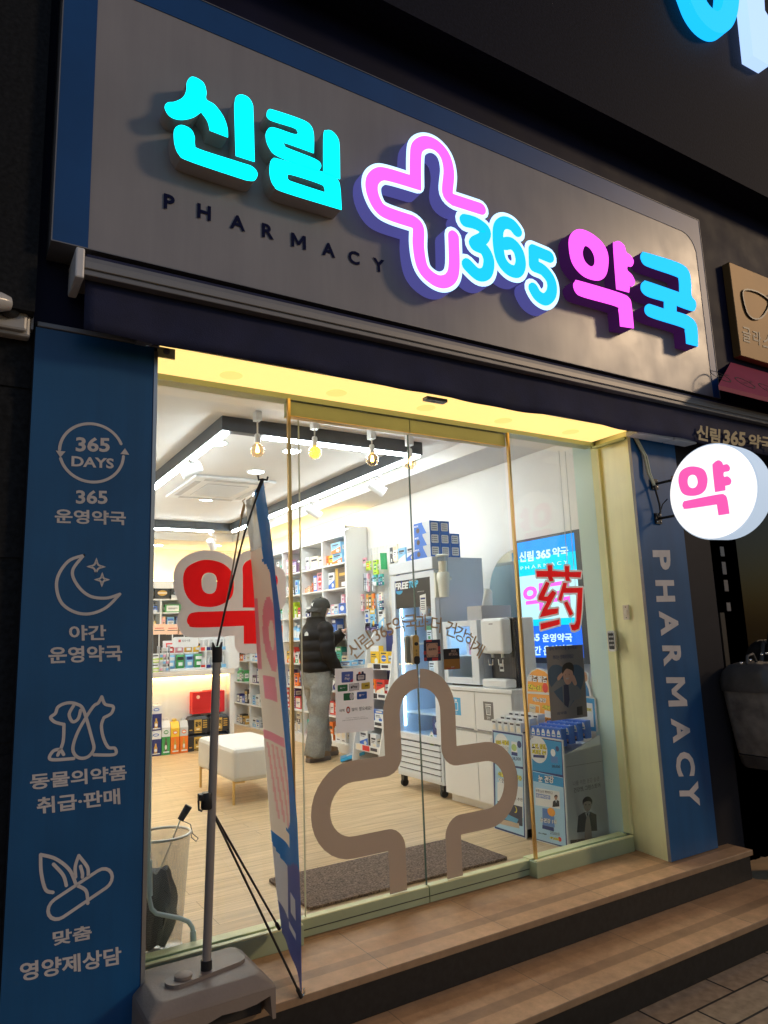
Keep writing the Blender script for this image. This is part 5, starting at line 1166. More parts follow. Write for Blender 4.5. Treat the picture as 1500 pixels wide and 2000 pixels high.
mb.box(FRX0+.0605, FRY0+.0352, .4405, FRX1-.031, FRY0+.040, 1.7995, FIN); mb.box(FRX0+.0605, FRY1-.040, .4405, FRX1-.031, FRY1-.0352, 1.7995, FIN)
wb(mb, 'cabinet', fr)
mb = MB(); mb.box(FRX0, FRY0-.002, 1.80, FRX0+.055, FRY1+.002, 1.902, FRW); wb(mb, 'top_cap', fr, bev=.006)
dr = MB(); dz0, dz1 = .405, 1.792
dr.box(FRX0+.012, FRY0+.003, dz0, FRX0+.058, FRY0+.062, dz1, FRW); dr.box(FRX0+.012, FRY1-.062, dz0, FRX0+.058, FRY1-.003, dz1, FRW); dr.box(FRX0+.012, FRY0+.0622, dz0, FRX0+.058, FRY1-.0622, dz0+.055, FRW); dr.box(FRX0+.012, FRY0+.0622, dz1-.05, FRX0+.058, FRY1-.0622, dz1, FRW)
dro = wb(dr, 'door', fr, bev=.002)
mb = MB(); mb.box(FRX0+.022, FRY0+.0625, dz0+.0555, FRX0+.030, FRY1-.0625, dz1-.0505, glass('fridge_glass', tint=(.93, .97, 1), k=.8)); wb(mb, 'glass', dro)
DPn = SX(FRX0+.0215); BKP = mat('black_header_film', (.018, .018, .022), .3)
mb = MB(); mb.rect(DPn, -(FRY1-.0635), 1.50, -(FRY0+.0635), dz1-.0515, .0, BKP, t=.0004)
zf = lambda x, y: (740+x/7.694, 1080+y/7.694)
uc, vc = DPn.px(*zf(293, 480)); mb.fill([ell(uc, vc+.012, .062, .085, 26)], DPn, 0, .0008, mat('blue_globe_print', (.02, .07, .42), .4)); mb.fill([ell(uc+.005, vc+.004, .045, .066, 26)], DPn, 0, .0011, BKP); mb.fill([ell(uc+.010, vc-.055, .055, .03, 20, pi, 2*pi)], DPn, 0, .0013, mat('cyan_globe_print', (.03, .35, .65), .4))
a = DPn.px(*zf(240, 560)); b = DPn.px(*zf(438, 530)); c = DPn.px(*zf(590, 520))
mb.text('FREE', DPn, a[0], a[1], h=.060, w=b[0]-a[0], d=.0018, m=mat('white_print', (.85, .85, .85), .4), bold=.04, skew=.25)
mb.text('TOP', DPn, b[0]+.004, a[1], h=.060, w=(c[0]-b[0])*.95, d=.0018, m=mat('cyan_print', (.08, .52, .80), .4), bold=.04, skew=.25)
mb.text('Refrigerator', DPn, *DPn.px(*zf(462, 440)), h=.020, d=.0018, m=mat('white_print', (.85, .85, .85), .4)); mb.text('www.freetop.co.kr', DPn, *DPn.px(*zf(580, 595)), h=.012, d=.0018, m=mat('white_print', (.85, .85, .85), .4))
wb(mb, 'header_sign', dro)
mb = MB(); s0 = DPn.px(*zf(615, 640)); mb.fill([[(s0[0], s0[1]), (s0[0]+.088, s0[1]+.01), (s0[0]+.088, s0[1]-.12), (s0[0]+.045, s0[1]-.17), (s0[0]+.005, s0[1]-.13)]], DPn, 0, .0012, mat('paper_white', (.78, .77, .74), .6)); mb.rect(DPn, s0[0]+.012, s0[1]-.035, s0[0]+.08, s0[1]-.02, .002, PM('navy'))
for k in range(5): mb.rect(DPn, s0[0]+.014, s0[1]-.055-.016*k, s0[0]+.074, s0[1]-.049-.016*k, .002, INK)
wb(mb, 'notice_sticker', dro)
s1_ = P(842, 1445, 0, FRX0+.0215); mb = MB(); mb.fill([fillet([(-s1_.y-.02, s1_.z-.06), (-s1_.y+.045, s1_.z-.06), (-s1_.y+.045, s1_.z+.03), (-s1_.y+.012, s1_.z+.075), (-s1_.y-.02, s1_.z+.03)], .012, 4, True)], DPn, 0, .0012, mat('paper_white', (.78, .77, .74), .6)); mb.rect(DPn, -s1_.y-.01, s1_.z-.05, -s1_.y+.035, s1_.z-.03, .002, PM('lime')); mb.fill([ell(-s1_.y+.012, s1_.z+.02, .018, .018, 14, 0, pi)], DPn, 0, .002, PM('green')); wb(mb, 'energy_label', dro)
mb = MB(); mb.box(FRX0+.07, FRY1-.066, .50, FRX0+.085, FRY1-.052, 1.75, emit('fridge_led', (.62, .82, 1.0), 7)); mb.box(FRX0+.07, FRY0+.052, .50, FRX0+.085, FRY0+.066, 1.75, emit('fridge_led', (.62, .82, 1.0), 7)); wb(mb, 'light_strip', fr)
SHZ = [.62, .92, 1.20, 1.42]
for z in SHZ:
    mb = MB(); mb.box(FRX0+.09, FRY0+.045, z-.012, FRX1-.04, FRY1-.045, z, mat('fridge_shelf', (.70, .80, .90), .3)); wb(mb, 'shelf', fr)
mb = MB(); mb.box(FRX0+.02, FRY0+.004, .10, FRX1, FRY1-.004, .398, FRW)
for k in range(6):
    z = .125+.046*k; mb.box(FRX0+.008, FRY0+.03, z, FRX0+.0195, FRY1-.03, z+.034, FRW); mb.box(FRX0+.0192, FRY0+.03, z+.036, FRX0+.0199, FRY1-.03, z+.044, mat('slot_dark', (.03, .03, .035), .6))
wb(mb, 'louvre_base', fr, bev=.004)
for x, y in ((FRX0+.05, FRY0+.05), (FRX0+.05, FRY1-.05), (FRX1-.05, FRY0+.05), (FRX1-.05, FRY1-.05)):
    mb = MB(); mb.lathe([(0, -.014), (.032, -.014), (.034, 0), (.032, .014), (0, .014)], (x, y, .035), (0, 1, 0), BLACKR, 16); mb.box(x-.02, y-.022, .05, x+.02, y+.022, .099, BLACK); wb(mb, 'caster', fr)
fp = [(1.4205, 'peach', 'red', 4, .10, .10, 2.08), (1.4205, 'brown', 'peach', 0, .13, .16, 1.90), (1.4205, 'red', 'white', 0, .12, .07, 1.80), (1.2005, 'black', 'green', 4, .09, .16, 2.0), (1.2005, 'brown', 'cream', 4, .10, .15, 1.88), (1.2005, 'brown', 'gold', 5, .10, .15, 1.76),
      (.9205, 'black', 'silver', 4, .11, .19, 1.98), (.9205, 'black', 'gold', 0, .11, .20, 1.86), (.9205, 'black', 'white', 5, .10, .18, 1.75), (.6205, 'navy', 'white', 3, .17, .13, 1.82), (.4405, 'navy', 'white', 3, .18, .15, 1.92), (.4405, 'navy', 'peach', 3, .17, .14, 1.74)]
for k, (z, c, a_c, st, w, h, y) in enumerate(fp):
    put(c, a_c, st, w, .14, h, (3.62, y, z), -pi/2, f"{c} carton with {a_c} {STY[st]} inside the tall fridge, {['fifth','fourth','third','second','lowest'][[1.4205,1.2005,.9205,.6205,.4405].index(z)]} level, {'left' if y>1.95 else 'right' if y<1.8 else 'middle'}", 'cartons inside the tall fridge')
# boxes on top of it
def maskbox(x, z, lab):
    m_ = MB(); w, d, h = .100, .235, .100; y0 = FRY0+.02
    Bm = PM('blue'); m_.box(x, y0, z, x+w, y0+d, z+h, Bm)
    F = FX(y0); m_.fill([rrect(x+.014, z+.014, x+w-.014, z+h-.016, .008)], F, 0, .0006, PM('white'))
    for k in range(3): m_.rect(F, x+.034, z+.03+.018*k, x+.074, z+.034+.018*k, .0012, INK); m_.fill([ell(x+.026, z+.032+.018*k, .004, .004, 8)], F, 0, .0012, PM('navy'))
    Sd = SX(x); m_.rect(Sd, -(y0+d*.45), z, -y0, z+h, .0006, PM('silver')); m_.fill([[(-(y0+d*.62), z), (-(y0+d*.2), z), (-(y0+d*.5), z+h), (-(y0+d*.62), z+h)]], Sd, 0, .0010, Bm)
    m_.text('MASK', Sd, -(y0+d*.95), z+.066, h=.018, d=.0012, m=PM('white'), bold=.02); m_.fill([ell(-(y0+d*.74), z+.036, .024, .022, 14)], Sd, 0, .0012, PM('brown'))
    tag(m_.build('mask_box', origin=(x+w/2, y0+d/2, z)), lab, 'mask box', 'blue mask boxes on the tall fridge', 'thing')
for r_, n in enumerate((3, 3, 2)):
    for k in range(n): maskbox(FRX0+.005+.1035*k, 1.9025+.1015*r_, f"blue and white mask box on the tall fridge, {['bottom','middle','top'][r_]} layer, {ORD[k+1]} from the door side")
for k, (c, a_c) in enumerate((('white', 'blue'), ('sky', 'white'))):
    put(c, a_c, 2, .12, .12, .13, (FRX0+.09, 2.02+.14*k, 1.9025), -pi/2, f"{c} carton with {a_c} slanted base behind the mask boxes on the tall fridge", 'cartons on the tall fridge')
# cup dispenser on the fridge side
cdp = thing('cup_dispenser', 'clear and white paper cup dispenser fixed to the side of the tall fridge', 'dispenser', (3.52, 1.66, 1.55))
cpc = P(866, 1130, 1, 1.60); IV = mat('ivory_plastic', (.74, .74, .66), .35); ctp = P(866, 1083, 1, 1.60); cbt = P(866, 1166, 1, 1.60)
mb = MB(); mb.box(cpc.x-.05, 1.645, cbt.z, cpc.x+.05, 1.663, cbt.z+.20, IV); mb.lathe([(.040, cbt.z), (.046, cbt.z+.10), (.055, cbt.z+.15), (.052, cbt.z+.19), (.044, cbt.z+.2), (.0, cbt.z+.2)], (cpc.x, 1.60, 0), (0, 0, 1), IV, 22); mb.tube([(cpc.x+.05, 1.60, cbt.z+.145), (cpc.x+.075, 1.60, cbt.z+.155)], .014, IV, 10); wb(mb, 'holder', cdp, sm=50)
mb = MB(); mb.lathe([(.042, cbt.z+.2005), (.044, ctp.z-.02)], (cpc.x, 1.60, 0), (0, 0, 1), glass('clear_plastic', tint=(.95, .95, .93), k=1.6, rough=.1, base=.08), 22); wb(mb, 'tube', cdp, sm=60)
mb = MB(); mb.lathe([(0, ctp.z-.019), (.052, ctp.z-.019), (.058, ctp.z-.008), (.045, ctp.z), (.0, ctp.z+.006)], (cpc.x, 1.60, 0), (0, 0, 1), IV, 22); wb(mb, 'lid', cdp, sm=40)
mb = MB(); mb.lathe([(.034, cbt.z+.202), (.036, cbt.z+.29), (0, cbt.z+.29)], (cpc.x, 1.60, 0), (0, 0, 1), PM('cream'), 18); wb(mb, 'paper_cups', cdp, sm=50)

# ================================================================== cabinet, mini fridge, water dispenser
cbn = thing('water_cabinet', 'white cabinet with two bin flaps carrying a mini fridge and a water dispenser', 'cabinet', (3.75, 1.2, 0))
mb = MB(); mb.box(3.375, .79, .842, 4.147, 1.645, .870, WHITEM); wb(mb, 'top', cbn, bev=.002)
mb = MB(); mb.box(3.40, .805, .06, 4.14, 1.63, .8415, WHITEM); mb.box(3.43, .82, 0, 4.14, 1.62, .0595, WHITEM); wb(mb, 'body', cbn)
for k, (y0, y1) in enumerate(((.808, 1.213), (1.219, 1.627))):
    mb = MB(); mb.box(3.381, y0, .565, 3.3995, y1, .838, WHITEM); mb.box(3.374, y0+.02, .562, 3.381, y1-.02, .572, ALU); fl_ = wb(mb, 'bin_flap', cbn, bev=.002)
    mb = MB(); mb.box(3.381, y0, .065, 3.3995, y1, .545, WHITEM); wb(mb, 'door', cbn, bev=.002)
    mb = MB(); D_ = SX(3.381); uc = -(y0+y1)/2-(.02 if k else .05)
    if k: 
        mb.rect(D_, uc-.055, .655, uc+.055, .785, .001, mat('sky_label', (.08, .42, .75), .5), t=.001); mb.fill(stroke(rrect(uc-.02, .69, uc+.02, .75, .008), .006, closed=True), D_, .001, .002, PM('white')); mb.fill([rrect(uc-.012, .757, uc+.012, .772, .003)], D_, .001, .002, PM('white')); mb.text('컵', D_, uc-.008, .663, h=.018, d=.002, m=PM('white'))
    else:
        mb.rect(D_, uc-.055, .645, uc+.055, .775, .001, mat('grey_label', (.16, .155, .15), .5), t=.001); mb.fill(stroke([(uc-.026, .745), (uc+.026, .745), (uc+.02, .685), (uc-.02, .685)], .006, closed=True), D_, .001, .002, PM('white'))
        for j in (-.01, 0, .01): mb.fill(stroke([(uc+j, .735), (uc+j, .695)], .003), D_, .001, .002, PM('white'))
        mb.fill(stroke([(uc-.03, .757), (uc+.03, .757)], .005), D_, .001, .002, PM('white')); mb.text('일반', D_, uc-.022, .653, h=.020, d=.002, m=PM('white'))
    wb(mb, 'recycling_label', fl_)
mf = thing('mini_fridge', 'small white glass door fridge on the cabinet next to the water dispenser', 'refrigerator', (3.65, 1.42, .871))
X_, Y0_, Y1_, Z0_, Z1_ = 3.42, 1.19, 1.63, .885, 1.365
mb = MB(); mb.box(X_+.05, Y0_, Z0_, 3.86, Y0_+.03, Z1_, FRW); mb.box(X_+.05, Y1_-.03, Z0_, 3.86, Y1_, Z1_, FRW); mb.box(X_+.05, Y0_+.0302, Z1_-.03, 3.86, Y1_-.0302, Z1_, FRW); mb.box(X_+.05, Y0_+.0302, Z0_, 3.86, Y1_-.0302, Z0_+.03, FRW); mb.box(3.83, Y0_+.0302, Z0_+.0302, 3.86, Y1_-.0302, Z1_-.0302, FIN); mb.box(X_+.06, Y0_+.02, .871, 3.84, Y1_-.02, .884, BLACK); mb.box(X_+.05, Y0_+.0302, Z0_+.0302, 3.829, Y0_+.034, Z1_-.0302, FIN); mb.box(X_+.05, Y1_-.034, Z0_+.0302, 3.829, Y1_-.0302, Z1_-.0302, FIN); wb(mb, 'cabinet', mf)
mb = MB(); mb.box(X_, Y0_, Z0_, X_+.048, Y0_+.085, Z1_, FRW); mb.box(X_, Y1_-.05, Z0_, X_+.048, Y1_, Z1_, FRW); mb.box(X_, Y0_+.0852, Z1_-.045, X_+.048, Y1_-.0502, Z1_, FRW); mb.box(X_, Y0_+.0852, Z0_, X_+.048, Y1_-.0502, Z0_+.05, FRW); dm = wb(mb, 'door', mf, bev=.003)
mb = MB(); mb.box(X_+.012, Y0_+.0855, Z0_+.0505, X_+.020, Y1_-.0505, Z1_-.0455, glass('fridge_glass')); wb(mb, 'glass', dm)
mb = MB(); mb.box(X_+.08, Y0_+.10, Z1_-.042, X_+.20, Y0_+.25, Z1_-.031, emit('mini_fridge_led', (.62, .85, 1.0), 14)); wb(mb, 'emissive_bar', mf)
for z in (1.10,):
    mb = MB(); mb.box(X_+.06, Y0_+.036, z-.008, 3.82, Y1_-.036, z, mat('fridge_shelf', (.7, .8, .9), .3)); wb(mb, 'shelf', mf)
for k, (c, a_c, st, w, h, y, z) in enumerate((('green', 'black', 5, .09, .13, 1.30, .9155), ('green', 'black', 5, .09, .13, 1.40, .9155), ('brown', 'gold', 3, .09, .15, 1.31, 1.1005), ('pink', 'white', 1, .12, .1, 1.44, 1.1005))):
    put(c, a_c, st, w, .09, h, (3.60, y, z), -pi/2, f"{c} pack with {a_c} {STY[st]} inside the mini fridge, {'upper' if z>1 else 'lower'} level, {'left' if y>1.38 else 'right'}", 'packs inside the mini fridge')
wd = thing('water_dispenser', 'white and black countertop water dispenser with two metal spouts', 'water dispenser', (3.6, 1.0, .871))
mb = MB(); mb.box(3.50, .865, .872, 3.585, 1.145, 1.375, mat('navy_black_plastic', (.012, .013, .022), .25)); mb.box(3.586, .868, .872, 3.70, 1.142, 1.372, WHITEP); wb(mb, 'body', wd, bev=.012)
mb = MB(); mb.box(3.405, .885, 1.115, 3.499, 1.135, 1.372, WHITEP); wb(mb, 'front_cover', wd, bev=.022)
mb = MB(); mb.box(3.40, .87, .872, 3.499, 1.14, .935, WHITEP); wb(mb, 'drip_tray', wd, bev=.012)
for y in (.95, 1.06):
    mb = MB(); mb.tube([(3.45, y, 1.114), (3.45, y, 1.085)], .011, STEEL, 10); mb.tube([(3.43, y+.024, 1.075), (3.43, y+.02, 1.035), (3.43, y-.02, 1.035), (3.43, y-.024, 1.075)], .0045, CHROME, 8); wb(mb, 'spout', wd, sm=40)
mb = MB(); D_ = SX(3.4985); mb.rect(D_, -1.045, .985, -1.0, 1.04, .001, PM('white'), t=.0008); mb.rect(D_, -1.04, 1.0, -1.005, 1.02, .0015, INK); wb(mb, 'label', wd)
mb = MB(); D_ = SX(3.405); mb.rect(D_, -1.03, 1.325, -.985, 1.335, .001, mat('grey_label2', (.35, .35, .37), .5)); mb.fill(stroke(ell(-1.075, 1.150, .009, .009, 14), .002, closed=True), D_, 0, .001, mat('grey_label2', (.35, .35, .37), .5)); wb(mb, 'logo', wd)
tb = thing('tissue_box', 'grey tissue box with a raised white tissue on the mini fridge', 'tissue box', (3.66, 1.4, 1.366))
mb = MB(); mb.box(3.50, 1.22, 1.3655, 3.80, 1.40, 1.475, mat('warm_grey_card', (.42, .41, .41), .6)); wb(mb, 'box', tb, bev=.002)
mb = MB(); rings = []
for i in range(6):
    t = i/5; rings.append([Vector((3.64+.055*(1-.3*t)*cos(w)+.015*t, 1.315+.014*sin(w)*(1+t), 1.4755+.12*t+.018*t*sin(2*w))) for w in [2*pi*k/14 for k in range(14)]])
mb.loft(rings, mat('tissue_paper', (.82, .84, .82), .8)); wb(mb, 'tissue', tb, sm=70)
mi_ = thing('round_mirror', 'large round frameless mirror on the right wall beside the screen', 'mirror', (4.145, 1.42, 1.6))
mb = MB(); mb.lathe([(0, 0), (.36, 0), (.362, .004), (.362, .010)], (4.135, 1.505, 1.60), (1, 0, 0), mat('mirror_glass', (.62, .70, .70), .02, metal=1), 60); wb(mb, 'mirror_plate', mi_, sm=30)
# ================================================================== advertising screen on the right wall
tv = thing('advertising_screen', 'wall screen with cyan pharmacy advert in a dark frame behind the right glass panel', 'screen', (4.11, 1.05, 1.0))
TX = 4.075; TP = SX(TX)
c_tl = P(1003, 1056, 0, TX); c_tr = P(1131, 1036, 0, TX); c_br = P(1146, 1300, 0, TX)
ty0, ty1, tz0, tz1 = c_tr.y, c_tl.y, 1.012, c_tr.z+.012
mb = MB(); mb.box(TX+.002, ty0, tz0, 4.148, ty1, tz1, mat('dark_screen_frame', (.07, .07, .072), .45)); mb.box(TX+.03, ty0-.045, tz0-.02, 4.148, ty0, tz1-.03, mat('dark_screen_frame', (.07, .07, .072), .45)); wb(mb, 'housing', tv, bev=.003)
s_tl = TP.px(*zy(250, 655)); s_tr = TP.px(*zy(805, 562)); s_bl = TP.px(*zy(315, 1795))
su0, su1 = s_tl[0], s_tr[0]; sv1 = s_tl[1]; sv0 = tz0+.045
H_ = sv1-sv0
SC = lambda n, c, s=.95: emit('screen_'+n, c, s)
mb = MB()
mb.rect(TP, su0, sv1-.15*H_, su1, sv1, .0, SC('azure', (.015, .32, 1.0))); mb.rect(TP, su0, sv1-.30*H_, su1, sv1-.15*H_, .0, SC('cyan', (.0, .66, 1.0)))
mb.rect(TP, su0, sv1-.68*H_, su1, sv1-.30*H_, .0, SC('ice', (.55, .90, 1.0))); mb.rect(TP, su0, sv1-.735*H_, su1, sv1-.68*H_, .0, SC('cyan', (.0, .66, 1.0))); mb.rect(TP, su0, sv0, su1, sv1-.735*H_, .0, SC('blue', (.02, .16, .95)))
SW = SC('white', (.68, .93, 1.0), 1.0); SPK = SC('pink', (1.0, .13, .80), 1.0)
for t, bl, br, tl, m, bo in (('신림', (272, 842), (412, 828), (270, 742), SW, .03), ('365', (438, 812), (578, 796), (436, 728), SW, .045), ('약국', (596, 792), (752, 778), (594, 698), SW, .03), ('P H A R M A C Y', (286, 918), (748, 856), (284, 884), SW, 0),
                             ('약국', (312, 1330), (800, 1275), (306, 1072), SPK, .035), ('365', (346, 1618), (472, 1610), (343, 1545), SW, .045), ('운영약국', (498, 1622), (790, 1618), (496, 1540), SW, .03), ('야간', (352, 1755), (488, 1750), (350, 1664), SW, .03), ('운영약국', (508, 1752), (800, 1744), (506, 1655), SW, .03)):
    mb.tpx(t, TP, zy(*bl), zy(*br), zy(*tl), .001, m, bold=bo)
wb(mb, 'display', tv)
bch = thing('blind_chain', 'thin white bead chain hanging from above the right glass panel', 'chain', (3.35, .08, 1.2))
for dx in (0, .035):
    mb = MB(); a = P(1104+dx*350, 1040, 1, .08); b_ = P(1118+dx*350, 1230, 1, .08)
    mb.tube([(a.x, .08, 2.4), (b_.x, .08, b_.z)], .0022, WHITEP, 6); wb(mb, 'chain', bch)

# ================================================================== posters and stickers on the glass
PAPER = film('poster_paper', (.66, .62, .63), .4, .6); PSK = mat('printed_skin', (.50, .30, .21), .6)
def poster_plane(y, tl, tr, bl): return FX(y)
pp = thing('payment_poster', 'white payment methods poster on the left door with small coloured logos', 'poster', (1.85, -.006, .8))
zp = lambda x, y: (640+x/7.143, 1220+y/7.143)
PPl = FX(-.0062)
mb = MB(); mb.fill([[PPl.px(*zp(*c)) for c in ((118, 1520), (650, 1478), (632, 600), (100, 615))]], PPl, -.0004, 0, PAPER); wb(mb, 'sheet', pp)
mb = MB()
def lp4(pts, col, d=.0004): mb.fill([fillet([PPl.px(*zp(*c)) for c in pts], .004, 3, True)], PPl, d-.0003, d, C(col))
lp4(((193, 812), (352, 800), (356, 650), (192, 660)), '#4b63b0'); lp4(((290, 806), (352, 800), (356, 742)), '#b8365a', .0007)
lp4(((400, 785), (528, 775), (530, 678), (400, 690)), '#23224a'); lp4(((420, 768), (508, 760), (510, 700), (420, 708)), '#c9c3c4', .0007); lp4(((425, 695), (460, 690), (458, 655), (428, 660)), '#c4573f', .0006); lp4(((470, 688), (505, 684), (500, 648), (472, 654)), '#23224a', .0006)
lp4(((138, 938), (277, 925), (277, 832), (138, 845)), '#1d6b41'); lp4(((300, 926), (437, 910), (437, 815), (300, 828)), '#3c3a3c'); lp4(((304, 921), (433, 906), (433, 820), (304, 832)), '#c6c2c4', .0007); lp4(((470, 905), (590, 892), (588, 800), (470, 815)), '#c9ad3d')
lp4(((222, 1062), (362, 1048), (360, 948), (220, 960)), '#1d6b41'); lp4(((408, 1045), (548, 1030), (546, 930), (408, 942)), '#2c5bab'); mb.fill([ell(*PPl.px(*zp(332, 1000)), .0105, .0155, 18)], PPl, .0004, .0008, C('#c6c2c4'))
K1 = C('#2c2a2c'); W1 = C('#d8d5d8')
for t, bl, br, tl, m, bo in (('서울', (240, 725), (305, 718), (240, 695), W1, .02), ('Pay', (238, 785), (308, 775), (238, 738), W1, .03), ('Pay', (345, 892), (415, 885), (344, 852), K1, .03), ('pay', (520, 868), (570, 862), (520, 842), K1, .03), ('pay', (205, 890), (245, 886), (205, 876), W1, 0), ('zeropay', (432, 740), (498, 734), (432, 725), K1, .02),
                             ('pay', (470, 990), (512, 985), (470, 972), W1, 0), ('새해', (158, 1222), (232, 1215), (158, 1180), K1, .01), ('많이', (335, 1210), (410, 1202), (335, 1162), K1, .01), ('받으세요!', (440, 1200), (606, 1188), (440, 1145), K1, .01),
                             ('본 매장은 모든 간편결제 사용이 가능합니다', (250, 1312), (515, 1292), (250, 1300), K1, 0), ('결제수단으로 충전 결제 적립까지 편리하게 이용하세요', (205, 1348), (560, 1310), (205, 1332), K1, 0)):
    mb.tpx(t, PPl, zp(*bl), zp(*br), zp(*tl), .0011, m, bold=bo)
mb.fill([ell(*PPl.px(*zp(331, 875)), .004, .0055, 14)], PPl, .0005, .0011, K1)
mb.fill([ell(*PPl.px(*zp(286, 1190)), .0105, .016, 18)], PPl, 0, .0006, C('#b8402f')); mb.fill([ell(*PPl.px(*zp(286, 1192)), .006, .009, 14)], PPl, .0004, .001, W1); mb.fill([rrect(PPl.px(*zp(276, 1150))[0], PPl.px(*zp(276, 1165))[1], PPl.px(*zp(298, 1150))[0], PPl.px(*zp(298, 1148))[1], .002)], PPl, 0, .0008, C('#b8402f'))
mb.fill([rrect(PPl.px(*zp(172, 892))[0], PPl.px(*zp(172, 895))[1], PPl.px(*zp(196, 880))[0], PPl.px(*zp(196, 878))[1], .002)], PPl, .0003, .0009, W1)
mb.fill([rrect(PPl.px(*zp(440, 1000))[0], PPl.px(*zp(440, 1002))[1], PPl.px(*zp(462, 970))[0], PPl.px(*zp(462, 972))[1], .002)], PPl, .0003, .0009, W1)
wb(mb, 'print', pp)
zs = lambda x, y: (740+x/7.694, 1080+y/7.694)
st1 = thing('payment_sticker', 'square navy and red payment sticker nearest the gold lock', 'sticker', (2.16, -.006, 1.2))
mb = MB(); SPl = FX(-.0062)
def sp(pts, col, d): mb.fill([fillet([SPl.px(*zs(*c)) for c in pts], .004, 3, True)], SPl, d-.0003, d, C(col))
sp(((678, 1628), (932, 1618), (918, 1298), (672, 1310)), '#1d1b3a', .0003)
for a, b, c, d_ in ((708, 1300, 795, 1340), (672, 1470, 712, 1530), (880, 1400, 925, 1470), (800, 1570, 890, 1620), (680, 1570, 722, 1625), (880, 1480, 928, 1515)): sp(((a, d_), (c, d_-5), (c, b), (a, b+5)), '#b23235', .0006)
sp(((718, 1570), (890, 1560), (882, 1350), (710, 1360)), '#c79a7e', .0009)
for t, bl, br, tl in (('제로페이', (742, 1470), (860, 1460), (742, 1435)), ('zeropay', (770, 1560), (832, 1556), (770, 1545))): mb.tpx(t, SPl, zs(*bl), zs(*br), zs(*tl), .0013, K1, bold=.03)
for x, y, sx, sy in ((728, 1375, 1, 1), (872, 1367, -1, 1), (732, 1552, 1, -1), (876, 1545, -1, -1)):
    u, v = SPl.px(*zs(x, y)); mb.fill(stroke([(u+.01*sx, v), (u, v), (u, v-.01*sy)], .0025, cap=(0, 0)), SPl, .0009, .0012, K1)
wb(mb, 'sticker_film', st1)
st2 = thing('card_sticker', 'square black and ochre card sticker right of the navy payment one', 'sticker', (2.26, -.006, 1.15))
mb = MB()
sp(((985, 1755), (1222, 1742), (1206, 1430), (966, 1445)), '#17151a', .0003); sp(((980, 1752), (1220, 1740), (1214, 1588), (974, 1600)), '#9a6a22', .0006); sp(((1010, 1750), (1150, 1742), (1150, 1715), (1010, 1722)), '#a8502f', .0008)
for t, bl, br, tl in (('SEOUL', (1085, 1490), (1160, 1485), (1085, 1455)), ('MY SOUL', (1050, 1545), (1185, 1536), (1050, 1500)), ('pay', (1085, 1735), (1135, 1730), (1085, 1705))): mb.tpx(t, SPl, zs(*bl), zs(*br), zs(*tl), .0012, C('#b39a86'), bold=.03)
wb(mb, 'sticker_film', st2)
gl_ = thing('door_lock', 'gold cased electronic lock at the meeting edge of the sliding doors', 'lock', (2.03, -.006, 1.2))
LK = FX(-.006)
lkc = [LK.px(*zs(*c)) for c in ((465, 1670), (565, 1665), (553, 1232), (420, 1240))]
lx0 = LK.px(*zs(470, 1450))[0]; lx1 = LK.px(*zs(566, 1450))[0]; lz0 = LK.px(*zs(500, 1672))[1]; lz1 = LK.px(*zs(500, 1232))[1]
mb = MB(); mb.fill([rrect(lx0, lz0, lx1, lz1, .016)], LK, 0, .026, GOLD, mat('ivory_lock_side', (.7, .66, .55), .35)); wb(mb, 'body', gl_)
mb = MB(); mb.fill([rrect(lx0+.004, lz0, lx1, lz0+.04, .012)], LK, .02, .0268, BLACK); uc = (lx0+lx1)/2; mb.fill([ell(uc+.002, lz1-.045, .012, .009, 18)], LK, .02, .0274, BLACK)
for k, ch in enumerate('동성도어록'): mb.text(ch, LK, uc-.005, lz1-.085-.017*k, h=.012, d=.0268, m=K1)
wb(mb, 'button_and_print', gl_)
mb = MB(); mb.fill([rrect(lx0-.012, lz0+.004, lx1-.012, lz1-.004, .014)], FX(.008), -.022, -.003, mat('ivory_lock_side', (.7, .66, .55), .35)); wb(mb, 'inner_case', gl_)
# heart poster, its backlit dimness painted into the grey of the sheet
hp = thing('heart_poster', 'dark poster on the right glass with a person before a blue heart', 'poster', (3.05, -.05, .95))
HPl = FX(-.0468); zh = lambda x, y: (960+x/5, 1280+y/5)
GP1 = mat('backlit_poster_grey', (.15, .145, .14), .55, nz=(6, .1))
def hq(pts, m, d, sm_=False):
    l = [HPl.px(*zh(*c[:2]))+tuple(c[2:]) for c in pts]; mb.fill([smooth(l, True, 5) if sm_ else l], HPl, d-.0003, d, m)
mb = MB(); hq(((583, 642), (937, 598), (890, -105), (528, -85)), GP1, .0003); wb(mb, 'sheet', hp)
mb = MB()
hq(((752, 517, 1), (640, 400), (560, 260), (553, 160), (590, 100), (660, 95), (720, 140, 1), (770, 100), (840, 92), (895, 140), (900, 230), (860, 360)), mat('heart_blue_print', (.030, .075, .13), .5), .0006, True)
hq(((705, 500), (690, 300), (580, 370), (570, 330), (650, 230), (700, 235), (760, 250), (800, 285), (840, 300), (880, 350), (872, 420), (800, 440), (752, 515)), mat('jacket_print', (.13, .15, .16), .6), .0009)
hq(((708, 480), (702, 290), (750, 280), (762, 430), (748, 512)), mat('navy_shirt_print', (.014, .022, .06), .6), .0011)
hq(((700, 180), (705, 240), (735, 285), (775, 265), (795, 200), (780, 140), (720, 130)), PSK, .0012, True)
hq(((640, 225), (655, 195), (692, 165), (700, 185), (672, 228), (650, 245)), PSK, .0014, True); hq(((790, 215), (800, 190), (818, 225), (832, 280), (808, 292), (785, 250)), PSK, .0014, True)
hq(((690, 180), (692, 110), (725, 75), (770, 70), (800, 105), (798, 180), (785, 150), (735, 130), (712, 150)), mat('hair_print', (.012, .009, .008), .6), .0015, True)
